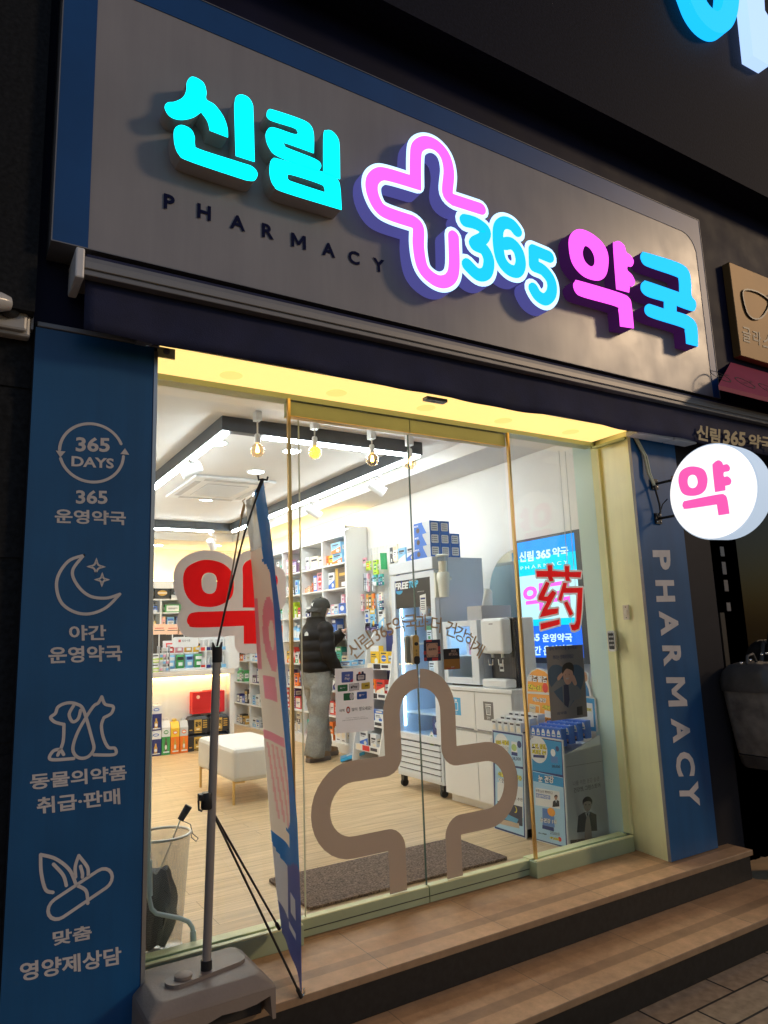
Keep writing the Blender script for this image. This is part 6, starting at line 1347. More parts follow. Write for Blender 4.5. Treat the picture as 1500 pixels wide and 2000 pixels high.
hq(((722, 222), (755, 218), (745, 232), (730, 234)), mat('smile_print', (.45, .4, .38), .6), .0016)
for x, y in ((720, 190), (757, 186)): mb.fill([ell(*HPl.px(*zh(x, y)), .003, .002, 8)], HPl, .0012, .0017, mat('hair_print', (.012, .009, .008), .6))
for t, bl, br, tl in (('상처, 바이러스를 발라줘요!', (560, -42), (835, -62), (560, -78)), ('뿌리는 방패약이에요!', (600, 45), (800, 28), (600, 0)), ('의약품', (640, 585), (735, 572), (640, 555))): mb.tpx(t, HPl, zh(*bl), zh(*br), zh(*tl), .0009, mat('navy_ink_print', (.02, .03, .09), .6), bold=.01)
hq(((835, 585), (890, 578), (885, 495), (832, 503)), mat('dark_pack_print', (.03, .03, .032), .6), .0009)
wb(mb, 'print', hp)
# keypad, switch, door hardware on the jamb
kp = thing('entry_keypad', 'small black and silver keypad on the cream jamb', 'keypad', (3.47, -.17, 1.2))
JX = 3.459; KPl = SX(JX); k0 = P(1190, 1232, 0, JX); k1 = P(1207, 1272, 0, JX)
mb = MB(); mb.fill([rrect(-k0.y, k1.z, -k1.y+.004, k0.z, .014)], KPl, 0, .022, STEEL); wb(mb, 'case', kp, bev=.002)
mb = MB(); mb.fill([rrect(-k0.y+.008, k1.z+.012, -k1.y-.003, k0.z-.008, .008)], KPl, .02, .0235, BLACK)
for i in range(4):
    for j in range(3): mb.fill([ell(-k0.y+.018+j*((k0.y-k1.y-.028)/2), k1.z+.038+i*.025, .005, .006, 10)], KPl, .02, .0245, mat('key_grey', (.4, .4, .4), .4))
wb(mb, 'keys', kp)
wsw = thing('wall_switch', 'small cream switch plate on the cream jamb above the keypad', 'switch', (3.46, -.25, 1.45)); w0 = P(1217, 1182, 0, JX); w1 = P(1231, 1210, 0, JX)
mb = MB(); mb.fill([rrect(-w0.y, w1.z, -w1.y, w0.z, .003)], KPl, 0, .006, mat('cream_plastic', (.70, .66, .52), .4)); wb(mb, 'plate', wsw)
mb = MB(); uc = -(w0.y+w1.y)/2; vc = (w0.z+w1.z)/2; mb.fill([ell(uc, vc, .012, .014, 16)], KPl, .006, .010, mat('cream_plastic2', (.78, .74, .62), .4)); mb.fill([ell(uc, w0.z-.012, .003, .003, 8)], KPl, .006, .008, BLACK); mb.fill([ell(uc, w1.z+.012, .003, .003, 8)], KPl, .006, .008, BLACK); wb(mb, 'button', wsw)

# ================================================================== hanging goods and the sloping rack between fridge and shelf
wg = thing('wire_grid', 'wire grid on the right wall hung with small packets left of the fridge', 'wire grid', (4.13, 3.6, 1.3))
mb = MB()
for k in range(12): mb.tube([(4.125, 3.22+.068*k, 1.30), (4.125, 3.22+.068*k, 2.27)], .003, WHITEP, 5)
for k in range(15): mb.tube([(4.121, 3.20, 1.31+.068*k), (4.121, 4.0, 1.31+.068*k)], .003, WHITEP, 5)
wb(mb, 'grid', wg)
HG = 'packets hanging on the wire grid'
hang = [(713, 1098, .07, .10, 'pink', 'white', 0), (722, 1105, .09, .10, 'lime', 'orange', 3), (738, 1108, .09, .16, 'lime', 'green', 3), (713, 1137, .035, .20, 'silver', 'black', 1), (718, 1137, .035, .20, 'silver', 'navy', 1), (723, 1138, .035, .2, 'pink', 'silver', 1), (728, 1138, .035, .20, 'silver', 'black', 1), (733, 1133, .05, .10, 'sky', 'white', 0), (738, 1133, .05, .12, 'teal', 'white', 0), (743, 1133, .05, .12, 'sky', 'navy', 0), (748, 1132, .05, .12, 'teal', 'navy', 0),
        (712, 1177, .05, .19, 'pink', 'cream', 4), (719, 1176, .05, .19, 'gold', 'orange', 5), (726, 1176, .06, .19, 'brown', 'gold', 5), (733, 1176, .05, .19, 'orange', 'gold', 1), (740, 1176, .045, .18, 'sky', 'silver', 1), (746, 1168, .07, .12, 'cream', 'pink', 3), (749, 1182, .06, .10, 'navy', 'teal', 5),
        (706, 1206, .10, .20, 'sky', 'gold', 2), (720, 1208, .10, .20, 'white', 'blue', 3), (733, 1207, .10, .20, 'sky', 'yellow', 6), (746, 1207, .12, .21, 'white', 'sky', 2), (722, 1224, .12, .08, 'navy', 'purple', 0), (736, 1226, .12, .08, 'navy', 'lilac', 0), (765, 1085, .06, .17, 'black', 'silver', 1), (775, 1080, .08, .18, 'cream', 'peach', 4)]
for k, (px, py, w, h, c, a_c, st) in enumerate(hang):
    p_ = P(px, py, 0, 4.06)
    put(c, a_c, st, w, .022, h, (4.06-.012*(k % 3), p_.y, p_.z-h/2), -pi/2, f"{c} hanging packet with {a_c} {STY[st]}, {['top','second','third','lowest'][0 if py<1115 else 1 if py<1150 else 2 if py<1195 else 3]} row of wire grid, {ORD[1+sum(1 for q_ in hang[:k] if (q_[1]<1115)==(py<1115) and (q_[1]<1150)==(py<1150) and (q_[1]<1195)==(py<1195))]} along", HG, 'hanging_packet', 'packet')
tbs = MB()
for k in range(8): p_ = P(745+1.4*k, 1096, 0, 4.04); tbs.tube([(4.04, p_.y, p_.z-.09), (4.035+.004*(k % 2), p_.y+.004, p_.z+.09)], .008, mat('green_tube', (.02, .30, .10), .3), 8)
tag(tbs.build('tube_bundle', origin=(4.04, 3.5, 2.1)), 'bundle of green tubes hanging at the top of the wire grid', 'tube bundle', kind='thing')
gr_ = thing('sloping_rack', 'white slanted rack of leaning product packs between fridge and wall shelf', 'rack', (3.9, 3.35, 0))
tiers = [(.955, 3.84), (.665, 3.79), (.40, 3.74), (.16, 3.68)]
for y in (3.60, 3.08):
    Sd = FX(y); mb = MB(); mb.fill([fillet([(3.64, .0), (4.10, 0), (4.10, 1.33), (3.97, 1.33), (3.86, 1.18), (3.82, .90), (3.66, .16)], .03, 5, True)], Sd, -.016, 0, WHITEP); wb(mb, 'side_panel', gr_)
for z, x in tiers:
    mb = MB(); mb.hexa([(x, 3.082, z-.03), (x, 3.583, z-.03), (4.10, 3.583, z+.06), (4.10, 3.082, z+.06)][::-1], [(x, 3.082, z-.02), (x, 3.583, z-.02), (4.10, 3.583, z+.07), (4.10, 3.082, z+.07)][::-1], WHITEP); mb.box(x-.006, 3.082, z-.03, x, 3.583, z+.035, WHITEP)
    D_ = SX(x-.006); mb.rect(D_, -3.56, z-.022, -3.47, z+.028, .001, PM('cream')); mb.rect(D_, -3.44, z-.022, -3.30, z+.028, .001, PM(['black', 'black', 'blue', 'red'][tiers.index((z, x))])); mb.rect(D_, -3.28, z-.01, -3.15, z+.02, .001, INK); wb(mb, 'tier', gr_)
mb = MB(); mb.box(4.085, 3.085, .2, 4.10, 3.58, 1.32, mat('navy_back', (.03, .04, .16), .5)); wb(mb, 'back_board', gr_)
RG = 'packs leaning on the sloping rack'
for (z, x), row in zip(tiers, ([('yellow', 'white', 6, .17, .20), ('yellow', 'blue', 3, .15, .14)], [('orange', 'white', 0, .16, .15), ('red', 'cream', 2, .16, .15)], [('blue', 'white', 1, .2, .12), ('white', 'blue', 6, .16, .12)], [('white', 'blue', 2, .16, .15), ('white', 'black', 1, .15, .13)])):
    y = 3.555
    for k, (c, a_c, st, w, h) in enumerate(row):
        put(c, a_c, st, w, .06, h, (x+.06, y-w/2, z+.012), -pi/2, f"{c} pack with {a_c} {STY[st]} on {['topmost','second','third','lowest'][tiers.index((z,x))]} tier of sloping rack, {'left' if k==0 else 'right'}", RG, 'leaning_pack', 'pack'); y -= w+.02
for (px, py, c, a_c, st, w, d, h, lab) in ((698, 1474, 'brown', 'gold', 3, .16, .12, .21, 'dark brown carton on the floor between shelf and sloping rack'), (711, 1472, 'blue', 'white', 4, .08, .08, .17, 'blue and white carton on the floor against the sloping rack'), (706, 1474, 'white', 'silver', 1, .06, .07, .19, 'plain white carton on the floor beside the dark brown one')):
    p_ = P(px, py, 2, 0); put(c, a_c, st, w, d, h, (p_.x+.05, p_.y, .0005), -pi/2, lab, None)
p_ = P(685, 1478, 2, 0.03); mb = MB(); mb.box(-.13, -.09, 0, .13, .09, .03, mat('sky_packet', (.05, .42, .78), .4), Matrix.Rotation(-.25, 4, 'Y')); F_ = Plane((0, 0, .031), (0, -1, 0), (1, 0, 0))
mb.box(-.06, -.04, .0305, .0, .04, .034, PM('white'), Matrix.Rotation(-.25, 4, 'Y')); tag(mb.build('sky_blue_packet', loc=(p_.x, p_.y-.05, .035), rz=-.5), 'sky blue flat packet lying on the floor at the foot of the rack', 'packet', kind='thing')
for k, (px, py) in enumerate(((682, 1300), (708, 1297))):
    p_ = P(px, py, 1, 3.8); put('sky', 'navy', 4, .16, .12, .05, (p_.x, 3.8, p_.z), -pi/2+.3, f"sky blue display carton by the shelf end panel above the poster, {'left' if k == 0 else 'right'}", None)
stn = thing('counter_stand', 'slim white stand carrying two sky blue cartons beside the wall shelf', 'stand', (3.9, 3.8, 0))
mb = MB(); p0 = P(682, 1303, 1, 3.8); mb.box(p0.x-.10, 3.70, p0.z-.03, p0.x+.30, 3.90, p0.z-.006, WHITEP); mb.box(p0.x+.02, 3.72, 0, p0.x+.26, 3.88, p0.z-.031, WHITEP); wb(mb, 'body', stn)

# ================================================================== cardboard display stands by the right window
def plane2(a, b): return Plane(a, Vector(b)-Vector(a), (0, 0, 1))
zd = lambda x, y: (960+x/5, 1280+y/5)
A0, A1, A2 = Vector((3.173, .456, 0)), Vector((3.198, .181, 0)), Vector((3.473, .104, 0))
B0, B1 = Vector((3.158, .80, 0)), Vector((3.156, .50, 0))
PA, PS, PB = plane2(A0, A1), plane2(A1, A2), plane2(B0, B1)
CARD = mat('white_card', (.66, .67, .68), .55, nz=(4, .03))
BLUF = mat('dark_blue_print', (.03, .055, .20), .45); SKYP = mat('sky_print', (.42, .66, .86), .45); AZ = mat('azure_print', (.03, .30, .62), .45); ORP = mat('orange_print', (.86, .36, .06), .45); YEL = mat('yellow_print', (.86, .74, .05), .45); WHP = mat('white_print2', (.80, .82, .84), .45); BKP2 = mat('black_print', (.015, .015, .018), .5)
def poly(mb, pl_, pts, d, m, t=.0003, z=zd, sm_=False):
    l = [pl_.px(*z(*c[:2]))+tuple(c[2:]) for c in pts]; mb.fill([smooth(l, True, 5) if sm_ else l], pl_, d-t, d, m)
def otext(mb, pl_, t, bl, br, tl, d, m, out=None, bold=.03, z=zd):
    if out: mb.tpx(t, pl_, z(*bl), z(*br), z(*tl), d, out, bold=bold+.05)
    mb.tpx(t, pl_, z(*bl), z(*br), z(*tl), d+.0006, m, bold=bold)
def man(mb, pl_, cx_, cy_, s, d, suit, sk, hair, z=zd, shirt=None):
    poly(mb, pl_, [(cx_-1.15*s, cy_+3.2*s), (cx_-1.0*s, cy_+1.35*s), (cx_-.35*s, cy_+.95*s), (cx_+.35*s, cy_+.9*s), (cx_+1.0*s, cy_+1.2*s), (cx_+1.1*s, cy_+3.0*s)], d, suit, z=z)
    poly(mb, pl_, [(cx_-.25*s, cy_+1.0*s), (cx_+.05*s, cy_+1.9*s), (cx_+.28*s, cy_+.95*s)], d+.0004, shirt or WHP, z=z)
    poly(mb, pl_, [(cx_-.06*s, cy_+1.05*s), (cx_+.02*s, cy_+1.9*s), (cx_+.10*s, cy_+1.05*s)], d+.0007, hair, z=z)
    poly(mb, pl_, [(cx_-.42*s, cy_-.1*s), (cx_-.40*s, cy_+.4*s), (cx_-.22*s, cy_+.78*s), (cx_, cy_+.92*s), (cx_+.22*s, cy_+.75*s), (cx_+.42*s, cy_+.35*s), (cx_+.42*s, cy_-.15*s), (cx_, cy_-.5*s)], d+.0009, sk, z=z, sm_=True)
    poly(mb, pl_, [(cx_-.50*s, cy_+.15*s), (cx_-.52*s, cy_-.35*s), (cx_-.2*s, cy_-.75*s), (cx_+.25*s, cy_-.75*s), (cx_+.52*s, cy_-.4*s), (cx_+.5*s, cy_+.1*s), (cx_+.38*s, cy_-.2*s), (cx_, cy_-.28*s), (cx_-.38*s, cy_-.12*s)], d+.0012, hair, z=z, sm_=True)
    for ex_ in (-.18, .2): mb.fill([ell(*pl_.px(*z(cx_+ex_*s, cy_+.12*s)), .0035*s/60, .002*s/60, 8)], pl_, d, d+.0013, hair)
    poly(mb, pl_, [(cx_-.12*s, cy_+.58*s), (cx_+.14*s, cy_+.56*s), (cx_, cy_+.66*s)], d+.0013, mat('lip_print', (.42, .16, .13), .5), z=z)
sa = thing('eye_care_display', 'blue and white cardboard display stand for eye care boxes next to the right jamb', 'display stand', (3.3, .28, 0))
mb = MB(); mb.fill([[PA.px(*zd(*c)) for c in ((400, 1806), (754, 1904), (696, 828), (388, 780))]], PA, -.008, 0, CARD); fb = wb(mb, 'front_board', sa)
mb = MB()
poly(mb, PA, ((408, 1790), (740, 1885), (686, 840), (394, 792)), .0006, BLUF); poly(mb, PA, ((415, 1785), (728, 1868), (700, 1195), (405, 1128)), .0010, SKYP); poly(mb, PA, ((400, 1120), (692, 1168), (682, 850), (396, 800)), .0010, AZ); poly(mb, PA, ((404, 1135), (700, 1200), (704, 1290), (410, 1225)), .0014, AZ)
mb.fill([ell(*PA.px(*zd(455, 920)), .075, .08, 24)], PA, .001, .0013, WHP)
otext(mb, PA, '또렷, 침침,', (396, 915), (540, 925), (396, 858), .0016, YEL, BKP2); otext(mb, PA, '피로한 눈!', (398, 965), (535, 975), (398, 915), .0016, YEL, BKP2)
poly(mb, PA, ((410, 995), (520, 1003), (520, 975), (410, 970)), .0018, BLUF); poly(mb, PA, ((582, 1045), (650, 1055), (648, 990), (600, 985), (600, 930), (578, 960)), .0014, mat('blue_pack_print', (.10, .24, .55), .5)); mb.fill([ell(*PA.px(*zd(602, 950)), .018, .022, 16)], PA, .001, .0018, WHP); mb.fill([ell(*PA.px(*zd(643, 913)), .013, .016, 16)], PA, .001, .0018, BLUF)
otext(mb, PA, '28,000', (590, 1098), (672, 1105), (590, 1068), .0014, BKP2, None, .02)
otext(mb, PA, '눈 건강', (458, 1235), (610, 1252), (458, 1165), .0018, WHP, BKP2, .035)
poly(mb, PA, ((430, 1462), (670, 1500), (665, 1330), (430, 1290)), .0014, WHP); otext(mb, PA, '부쩍 눈이 뻑뻑하고', (435, 1335), (600, 1360), (435, 1305), .0017, BKP2, None, .0); poly(mb, PA, ((436, 1385), (575, 1408), (574, 1370), (436, 1345)), .0018, mat('mid_blue_print', (.12, .25, .6), .5)); otext(mb, PA, '피로하다면?', (440, 1384), (570, 1404), (440, 1352), .002, WHP, None, .03)
man(mb, PA, 632, 1385, 30, .002, BKP2, PSK, mat('hair_print', (.012, .009, .008), .6))
poly(mb, PA, ((500, 1655), (618, 1680), (610, 1510), (498, 1490)), .0014, mat('mid_blue_print', (.12, .25, .6), .5)); mb.fill([ell(*PA.px(*zd(585, 1530)), .03, .025, 16)], PA, .001, .0018, ORP); poly(mb, PA, ((498, 1690), (612, 1720), (610, 1680), (498, 1655)), .0017, BLUF)
otext(mb, PA, '눈건강 1위', (478, 1625), (638, 1652), (478, 1580), .0019, WHP, BKP2, .035)
otext(mb, PA, '27,000원', (575, 1748), (668, 1768), (575, 1712), .0014, mat('grey_ink', (.2, .22, .26), .5), None, .01); otext(mb, PA, '49,000', (570, 1795), (662, 1815), (570, 1765), .0014, YEL, BKP2, .03); mb.fill([ell(*PA.px(*zd(668, 1796)), .013, .013, 14)], PA, .001, .0019, mat('red_print', (.7, .05, .04), .5)); otext(mb, PA, '1박스 2개월분', (460, 1740), (540, 1755), (460, 1725), .0014, BKP2)
wb(mb, 'print', fb)
mb = MB(); mb.fill([[PS.px(*zd(*c)) for c in ((764, 1893), (1168, 1850), (1056, 776), (722, 972))]], PS, -.008, 0, CARD); sb = wb(mb, 'side_board', sa)
mb = MB(); GRY = mat('grey_print', (.36, .36, .37), .5)
poly(mb, PS, ((726, 1094), (1085, 1034), (1084, 1029), (726, 1089)), .0006, mat('fold_line', (.3, .3, .3), .6)); otext(mb, PS, '나를 위한 건강 습관', (796, 1278), (1055, 1225), (792, 1230), .0006, GRY); otext(mb, PS, '건강엔, 그린스토어', (804, 1345), (1062, 1290), (800, 1296), .0006, mat('dark_grey_print', (.12, .12, .12), .5), None, .015)
man(mb, PS, 935, 1448, 88, .0006, mat('suit_print', (.05, .05, .052), .5), mat('grey_skin_print', (.30, .25, .21), .5), mat('hair_print', (.012, .009, .008), .6), shirt=mat('grey_shirt', (.4, .4, .4), .5))
poly(mb, PS, ((910, 1800), (975, 1790), (965, 1640), (945, 1560), (920, 1610)), .0026, mat('grey_skin_print', (.30, .25, .21), .5), sm_=True)
wb(mb, 'print', sb)
dA = (A2-A1)
mb = MB(); up = Vector((0, 0, 1)); hA = .52
mb.hexa([A0+dA*.02+up*.05, A0+dA+up*.05, A2+up*.05-dA*.03, A1+dA*.04+up*.05][::-1], [A0+dA*.02+up*.572, A0+dA+up*.575, A2-dA*.03+up*.575, A1+dA*.04+up*.53][::-1], CARD); wb(mb, 'tray', sa)
mb = MB(); mb.hexa([A0+dA*.08, A0+dA, A2, A1+dA*.06][::-1], [A0+dA*.08+up*.049, A0+dA+up*.049, A2+up*.049, A1+dA*.06+up*.049][::-1], BLACK); wb(mb, 'base', sa)
PAb = plane2(A0+dA*.97, A1+dA*.97)
mb = MB(); mb.fill([[PAb.px(*zd(*c)) for c in ((690, 722), (1036, 750), (1016, 425), (1000, 408), (700, 370))]], PAb, -.008, 0, CARD); hb_ = wb(mb, 'header_board', sa)
mb = MB(); poly(mb, PAb, ((698, 712), (1022, 742), (1005, 425), (700, 385)), .0006, AZ); poly(mb, PAb, ((712, 680), (1002, 700), (985, 470), (712, 430)), .001, WHP); otext(mb, PAb, '같은 스마트폰, 컴퓨터, 운전', (735, 655), (950, 672), (735, 625), .0014, BKP2, None, .01); otext(mb, PAb, '눈이 편안한', (900, 535), (978, 548), (900, 505), .0014, YEL, BKP2); wb(mb, 'print', hb_)
mb = MB(); poly(mb, PAb, ((880, 395), (970, 402), (962, 330), (935, 250), (945, 190), (920, 158), (890, 165), (876, 230)), -.002, WHP, .006); poly(mb, PAb, ((885, 395), (955, 400), (945, 330), (915, 262), (885, 255)), -.0015, mat('blue_cape', (.04, .22, .5), .5)); mb.fill([ell(*PAb.px(*zd(912, 210)), .018, .03, 16)], PAb, -.002, -.001, PSK); wb(mb, 'cutout', sa)
# eye care boxes in the tray
EB = mat('eye_box_blue', (.05, .17, .62), .4)
m_ = MB(); w, d, h = .036, .05, .105; m_.box(-w/2, -d/2, 0, w/2, d/2, h, EB); F_ = Plane((-w/2, -d/2, 0), (1, 0, 0), (0, 0, 1)); m_.fill([[(.004, .055)]+ell(w/2, .055, w/2-.004, .040, 14, 0, pi)[::-1][1:-1]+[(w-.004, .055)]], F_, 0, .0006, WHP); m_.rect(F_, .008, .062, w-.008, .07, .0012, AZ); m_.fill([ell(w/2, .022, .006, .008, 12)], F_, 0, .0012, PSK); m_.rect(F_, .009, .004, w-.009, .014, .0012, BKP2)
proto = m_.build('eye_care_box')
zA = .548; n = 0; eU = (A1-A0).normalized(); eD = dA.normalized()
for r_ in range(4):
    for k in range(6):
        o = proto if n == 0 else proto.copy()
        if n: COL.objects.link(o)
        o.location = A0+eU*(.035+.0405*k)+eD*(.045+.057*r_)+up*(.575+.012*r_); o.rotation_euler.z = -pi/2+.09
        tag(o, f"blue eye care box, {ORD[r_+1]} row from the tray front, {ORD[k+1]} from the sliding door", 'box', 'blue eye care boxes in the display tray', 'thing'); n += 1
sb2 = thing('supplement_display', 'pale blue cardboard display stand behind the right sliding door', 'display stand', (3.3, .65, 0))
mb = MB(); mb.fill([[PB.px(*zd(*c)) for c in ((22, 1698), (342, 1796), (312, 765), (2, 720))]], PB, -.008, 0, CARD); fb = wb(mb, 'front_board', sb2)
mb = MB(); poly(mb, PB, ((32, 1688), (330, 1780), (305, 775), (10, 730)), .0006, BLUF); poly(mb, PB, ((42, 1672), (318, 1762), (308, 1112), (35, 1058)), .001, SKYP); poly(mb, PB, ((36, 1050), (308, 1090), (295, 792), (20, 748)), .001, SKYP)
mb.fill([ell(*PB.px(*zd(100, 870)), .07, .07, 22)], PB, .001, .0013, WHP)
otext(mb, PB, '100% 식물성', (45, 868), (172, 880), (44, 820), .0016, YEL, BKP2); otext(mb, PB, '엽산 철분 함유', (45, 922), (172, 935), (44, 878), .0016, WHP, BKP2)
poly(mb, PB, ((195, 965), (255, 978), (250, 850), (195, 838)), .0014, WHP); mb.fill([ell(*PB.px(*zd(222, 900)), .025, .022, 16)], PB, .001, .0018, mat('lime_print', (.4, .55, .2), .5)); poly(mb, PB, ((197, 972), (255, 984), (254, 950), (197, 940)), .0017, BLUF); mb.fill([ell(*PB.px(*zd(272, 870)), .02, .022, 16)], PB, .001, .0018, BLUF)
otext(mb, PB, '38,000', (205, 1026), (288, 1034), (205, 990), .0014, BLUF, None, .02)
otext(mb, PB, '식물성 원료 함유', (66, 1180), (300, 1228), (64, 1130), .0016, YEL, BKP2); otext(mb, PB, '멜라토닌', (70, 1245), (250, 1280), (70, 1195), .0016, WHP, BKP2); poly(mb, PB, ((60, 1520), (310, 1590), (305, 1290), (58, 1235)), .0013, WHP); otext(mb, PB, '숙면, 섭취 추천', (130, 1400), (305, 1428), (130, 1368), .0016, BKP2, None, .01)
poly(mb, PB, ((62, 1610), (305, 1670), (302, 1480), (60, 1420)), .0016, mat('night_print', (.05, .06, .10), .5)); mb.fill([ell(*PB.px(*zd(233, 1505)), .018, .02, 16)], PB, .001, .002, YEL); mb.fill([ell(*PB.px(*zd(226, 1500)), .016, .018, 16)], PB, .001, .0023, mat('night_print', (.05, .06, .10), .5)); poly(mb, PB, ((100, 1590), (250, 1640), (265, 1600), (180, 1560), (140, 1530)), .0022, mat('blanket_print', (.12, .38, .62), .5)); poly(mb, PB, ((62, 1640), (275, 1690), (270, 1640), (62, 1590)), .0021, mat('bed_print', (.55, .45, .36), .5))
wb(mb, 'print', fb)
dB = Vector((.29, -.02, 0))
mb = MB(); mb.hexa([B0+dB*.03+up*.05, B0+dB+up*.05, B1+dB+up*.05, B1+dB*.03+up*.05][::-1], [B0+dB*.03+up*.57, B0+dB+up*.57, B1+dB+up*.57, B1+dB*.03+up*.57][::-1], CARD); wb(mb, 'tray', sb2)
mb = MB(); mb.hexa([B0+dB*.06, B0+dB, B1+dB, B1+dB*.06][::-1], [B0+dB*.06+up*.049, B0+dB+up*.049, B1+dB+up*.049, B1+dB*.06+up*.049][::-1], BLACK); wb(mb, 'base', sb2)
PBb = plane2(B0+dB*.98, B1+dB*.98)
mb = MB(); c0_ = PBb.px(*zd(450, 215)); arc_ = [PBb.px(*zd(x, y)) for x, y in ((640, 695), (645, 385), (600, 300), (580, 200), (530, 145), (450, 122), (385, 150), (352, 200), (340, 300), (345, 380), (350, 650))]
mb.fill([arc_], PBb, -.008, 0, CARD); hb_ = wb(mb, 'header_board', sb2)
mb = MB(); poly(mb, PBb, ((632, 682), (636, 392), (352, 372), (360, 640)), .0006, ORP); poly(mb, PBb, ((600, 365), (585, 290), (565, 205), (520, 158), (450, 134), (392, 162), (362, 205), (352, 300), (352, 352)), .0006, ORP)
otext(mb, PBb, '찔끔찔끔', (352, 250), (545, 270), (352, 188), .001, WHP, BKP2, .035); otext(mb, PBb, '잔뇨감', (355, 330), (490, 352), (355, 275), .001, YEL, BKP2, .035); mb.fill([ell(*PBb.px(*zd(525, 318)), .026, .032, 16)], PBb, .0005, .0015, mat('red_print', (.7, .05, .04), .5)); otext(mb, PBb, '배뇨건강', (405, 450), (535, 465), (405, 405), .001, WHP, BKP2, .03)
poly(mb, PBb, ((372, 612), (475, 632), (472, 490), (370, 470)), .001, mat('cream_print', (.75, .68, .5), .5)); otext(mb, PBb, '소변이', (375, 520), (430, 530), (375, 490), .0014, WHP, BKP2); otext(mb, PBb, '자주 마려우신 분', (375, 590), (470, 606), (375, 545), .0014, WHP, BKP2); poly(mb, PBb, ((430, 560), (465, 566), (465, 500), (432, 495)), .0013, ORP); otext(mb, PBb, '크랜베리', (498, 525), (600, 545), (498, 480), .001, YEL, BKP2); poly(mb, PBb, ((520, 600), (590, 615), (585, 550), (520, 535)), .001, WHP); otext(mb, PBb, '30,000', (525, 645), (620, 662), (525, 610), .001, BKP2, None, .02); wb(mb, 'print', hb_)
for r_ in range(3):
    for k in range(5):
        put('white', 'cream', 3, .05, .06, .12, B0+(B1-B0)*((k+.5)/5)+dB*(.18+.25*r_)+up*(.572+.02*r_), -pi/2, f"white supplement box in the pale blue stand, {ORD[r_+1]} row back, {ORD[k+1]} from left", 'white boxes in the supplement display', 'supplement_box', 'box')

# ================================================================== banner stand
bst = thing('banner_stand', 'tall X banner on a water filled grey base in front of the left window', 'banner', (.83, -.36, 0))
BAS = mat('taupe_plastic', (.27, .215, .175), .55, nz=(9, .06), bump=(90, .08))
x0, x1, y0, y1 = .615, 1.045, -.55, -.20
mb = MB()
def ringz(ins, z, r=.07): return [Vector((p[0], p[1], z)) for p in rrect(x0+ins, y0+ins*.8, x1-ins, y1-ins*.8, r, 6)]
BF = FX(y0)
prof = [(x0, .0), (x0+.085, .0), (x0+.12, .012), (x0+.17, .045), (x0+.24, .062), (x0+.31, .058), (x0+.36, .062), (x1-.02, .075), (x1-.012, .0), (x1, .0), (x1, .098), (x0, .098)]
mb.fill([prof], BF, -.34, 0, BAS)
mb.box(x0+.03, y0+.05, .004, x1-.03, y0+.33, .097, mat('base_recess_shade', (.03, .026, .022), .8))  # dark block paints the deep shade inside the base recess
wb(mb, 'base', bst, bev=.007)
mb = MB()
def ringz(ins, z, r=.03): return [Vector((p[0], p[1], z)) for p in rrect(x0+ins, y0+ins*.9, x1-ins, y0+.34-ins*.9, r, 6)]
mb.loft([ringz(.0, .0985, .012), ringz(.003, .108, .015), ringz(.035, .137, .03), ringz(.045, .1395, .03)], BAS); wb(mb, 'base_top', bst, sm=28)
mb = MB(); TPl = Plane((0, 0, 0), (1, 0, 0), (0, 1, 0)); cxb, cyb = .845, -.385
mb.fill([stroke([(.745, -.415), (.955, -.372)], .085)[0]], TPl, .139, .1505, mat('taupe_plastic_2', (.23, .185, .155), .5)); wb(mb, 'locking_plate', bst)
mb = MB(); mb.lathe([(0, .001), (.03, .001), (.03, .010), (.022, .014), (0, .014)], (.765, -.412, .1505), (0, 0, 1), BAS, 22); wb(mb, 'fill_cap', bst, sm=40)
pb, pt_ = P(403, 1905, 1, -.4), P(424, 1270, 1, -.4)
mid = P(404, 1560, 1, -.4)
GPOLE = mat('grey_anodised_pole', (.42, .39, .37), .34, metal=.6)
mb = MB(); mb.tube([pb+up*.02, pt_], .0155, GPOLE, 18); wb(mb, 'pole', bst, sm=50)
mb = MB(); mb.tube([pb-up*.005, pb+up*.05], .0195, BLACK, 16); wb(mb, 'pole_socket', bst, sm=40); mb = MB(); mb.tube([pt_-up*.045, pt_+up*.012], .0185, BLACK, 16); mb.hexa([pt_+Vector((-.018, -.006, .012)), pt_+Vector((-.008, -.006, .012)), pt_+Vector((-.008, .006, .012)), pt_+Vector((-.018, .006, .012))], [pt_+Vector((-.02, -.005, .03)), pt_+Vector((-.016, -.005, .03)), pt_+Vector((-.016, .005, .03)), pt_+Vector((-.02, .005, .03))], BLACK); mb.hexa([pt_+Vector((.008, -.006, .012)), pt_+Vector((.018, -.006, .012)), pt_+Vector((.018, .006, .012)), pt_+Vector((.008, .006, .012))], [pt_+Vector((.016, -.005, .03)), pt_+Vector((.02, -.005, .03)), pt_+Vector((.02, .005, .03)), pt_+Vector((.016, .005, .03))], BLACK); wb(mb, 'collar', bst, sm=40)
mb = MB(); mb.tube([mid-up*.035, mid-up*.03, mid+up*.02, mid+up*.022], [.0195, .0215, .019, .018], BLACK, 16); mb.box(mid.x-.03, mid.y-.014, mid.z-.002, mid.x+.022, mid.y+.014, mid.z+.020, BLACK)
mb.tube([mid+Vector((-.024, -.016, .015)), mid+Vector((-.036, -.016, .0)), mid+Vector((-.034, -.016, -.03)), mid+Vector((-.022, -.016, -.036))], .004, BLACK, 8); wb(mb, 'clamp', bst, sm=40)
NE = [(513, 936), (523, 1000), (530, 1056), (538, 1130), (546, 1190), (556, 1300), (568, 1470), (580, 1606), (587, 1776), (588.5, 1940)]
FE = [(480, 978), (483, 1020), (487, 1060), (492, 1110), (496, 1160), (503, 1300), (515, 1436), (526, 1590), (540, 1740), (551, 1822)]
YN, YFb = -.462, -.115
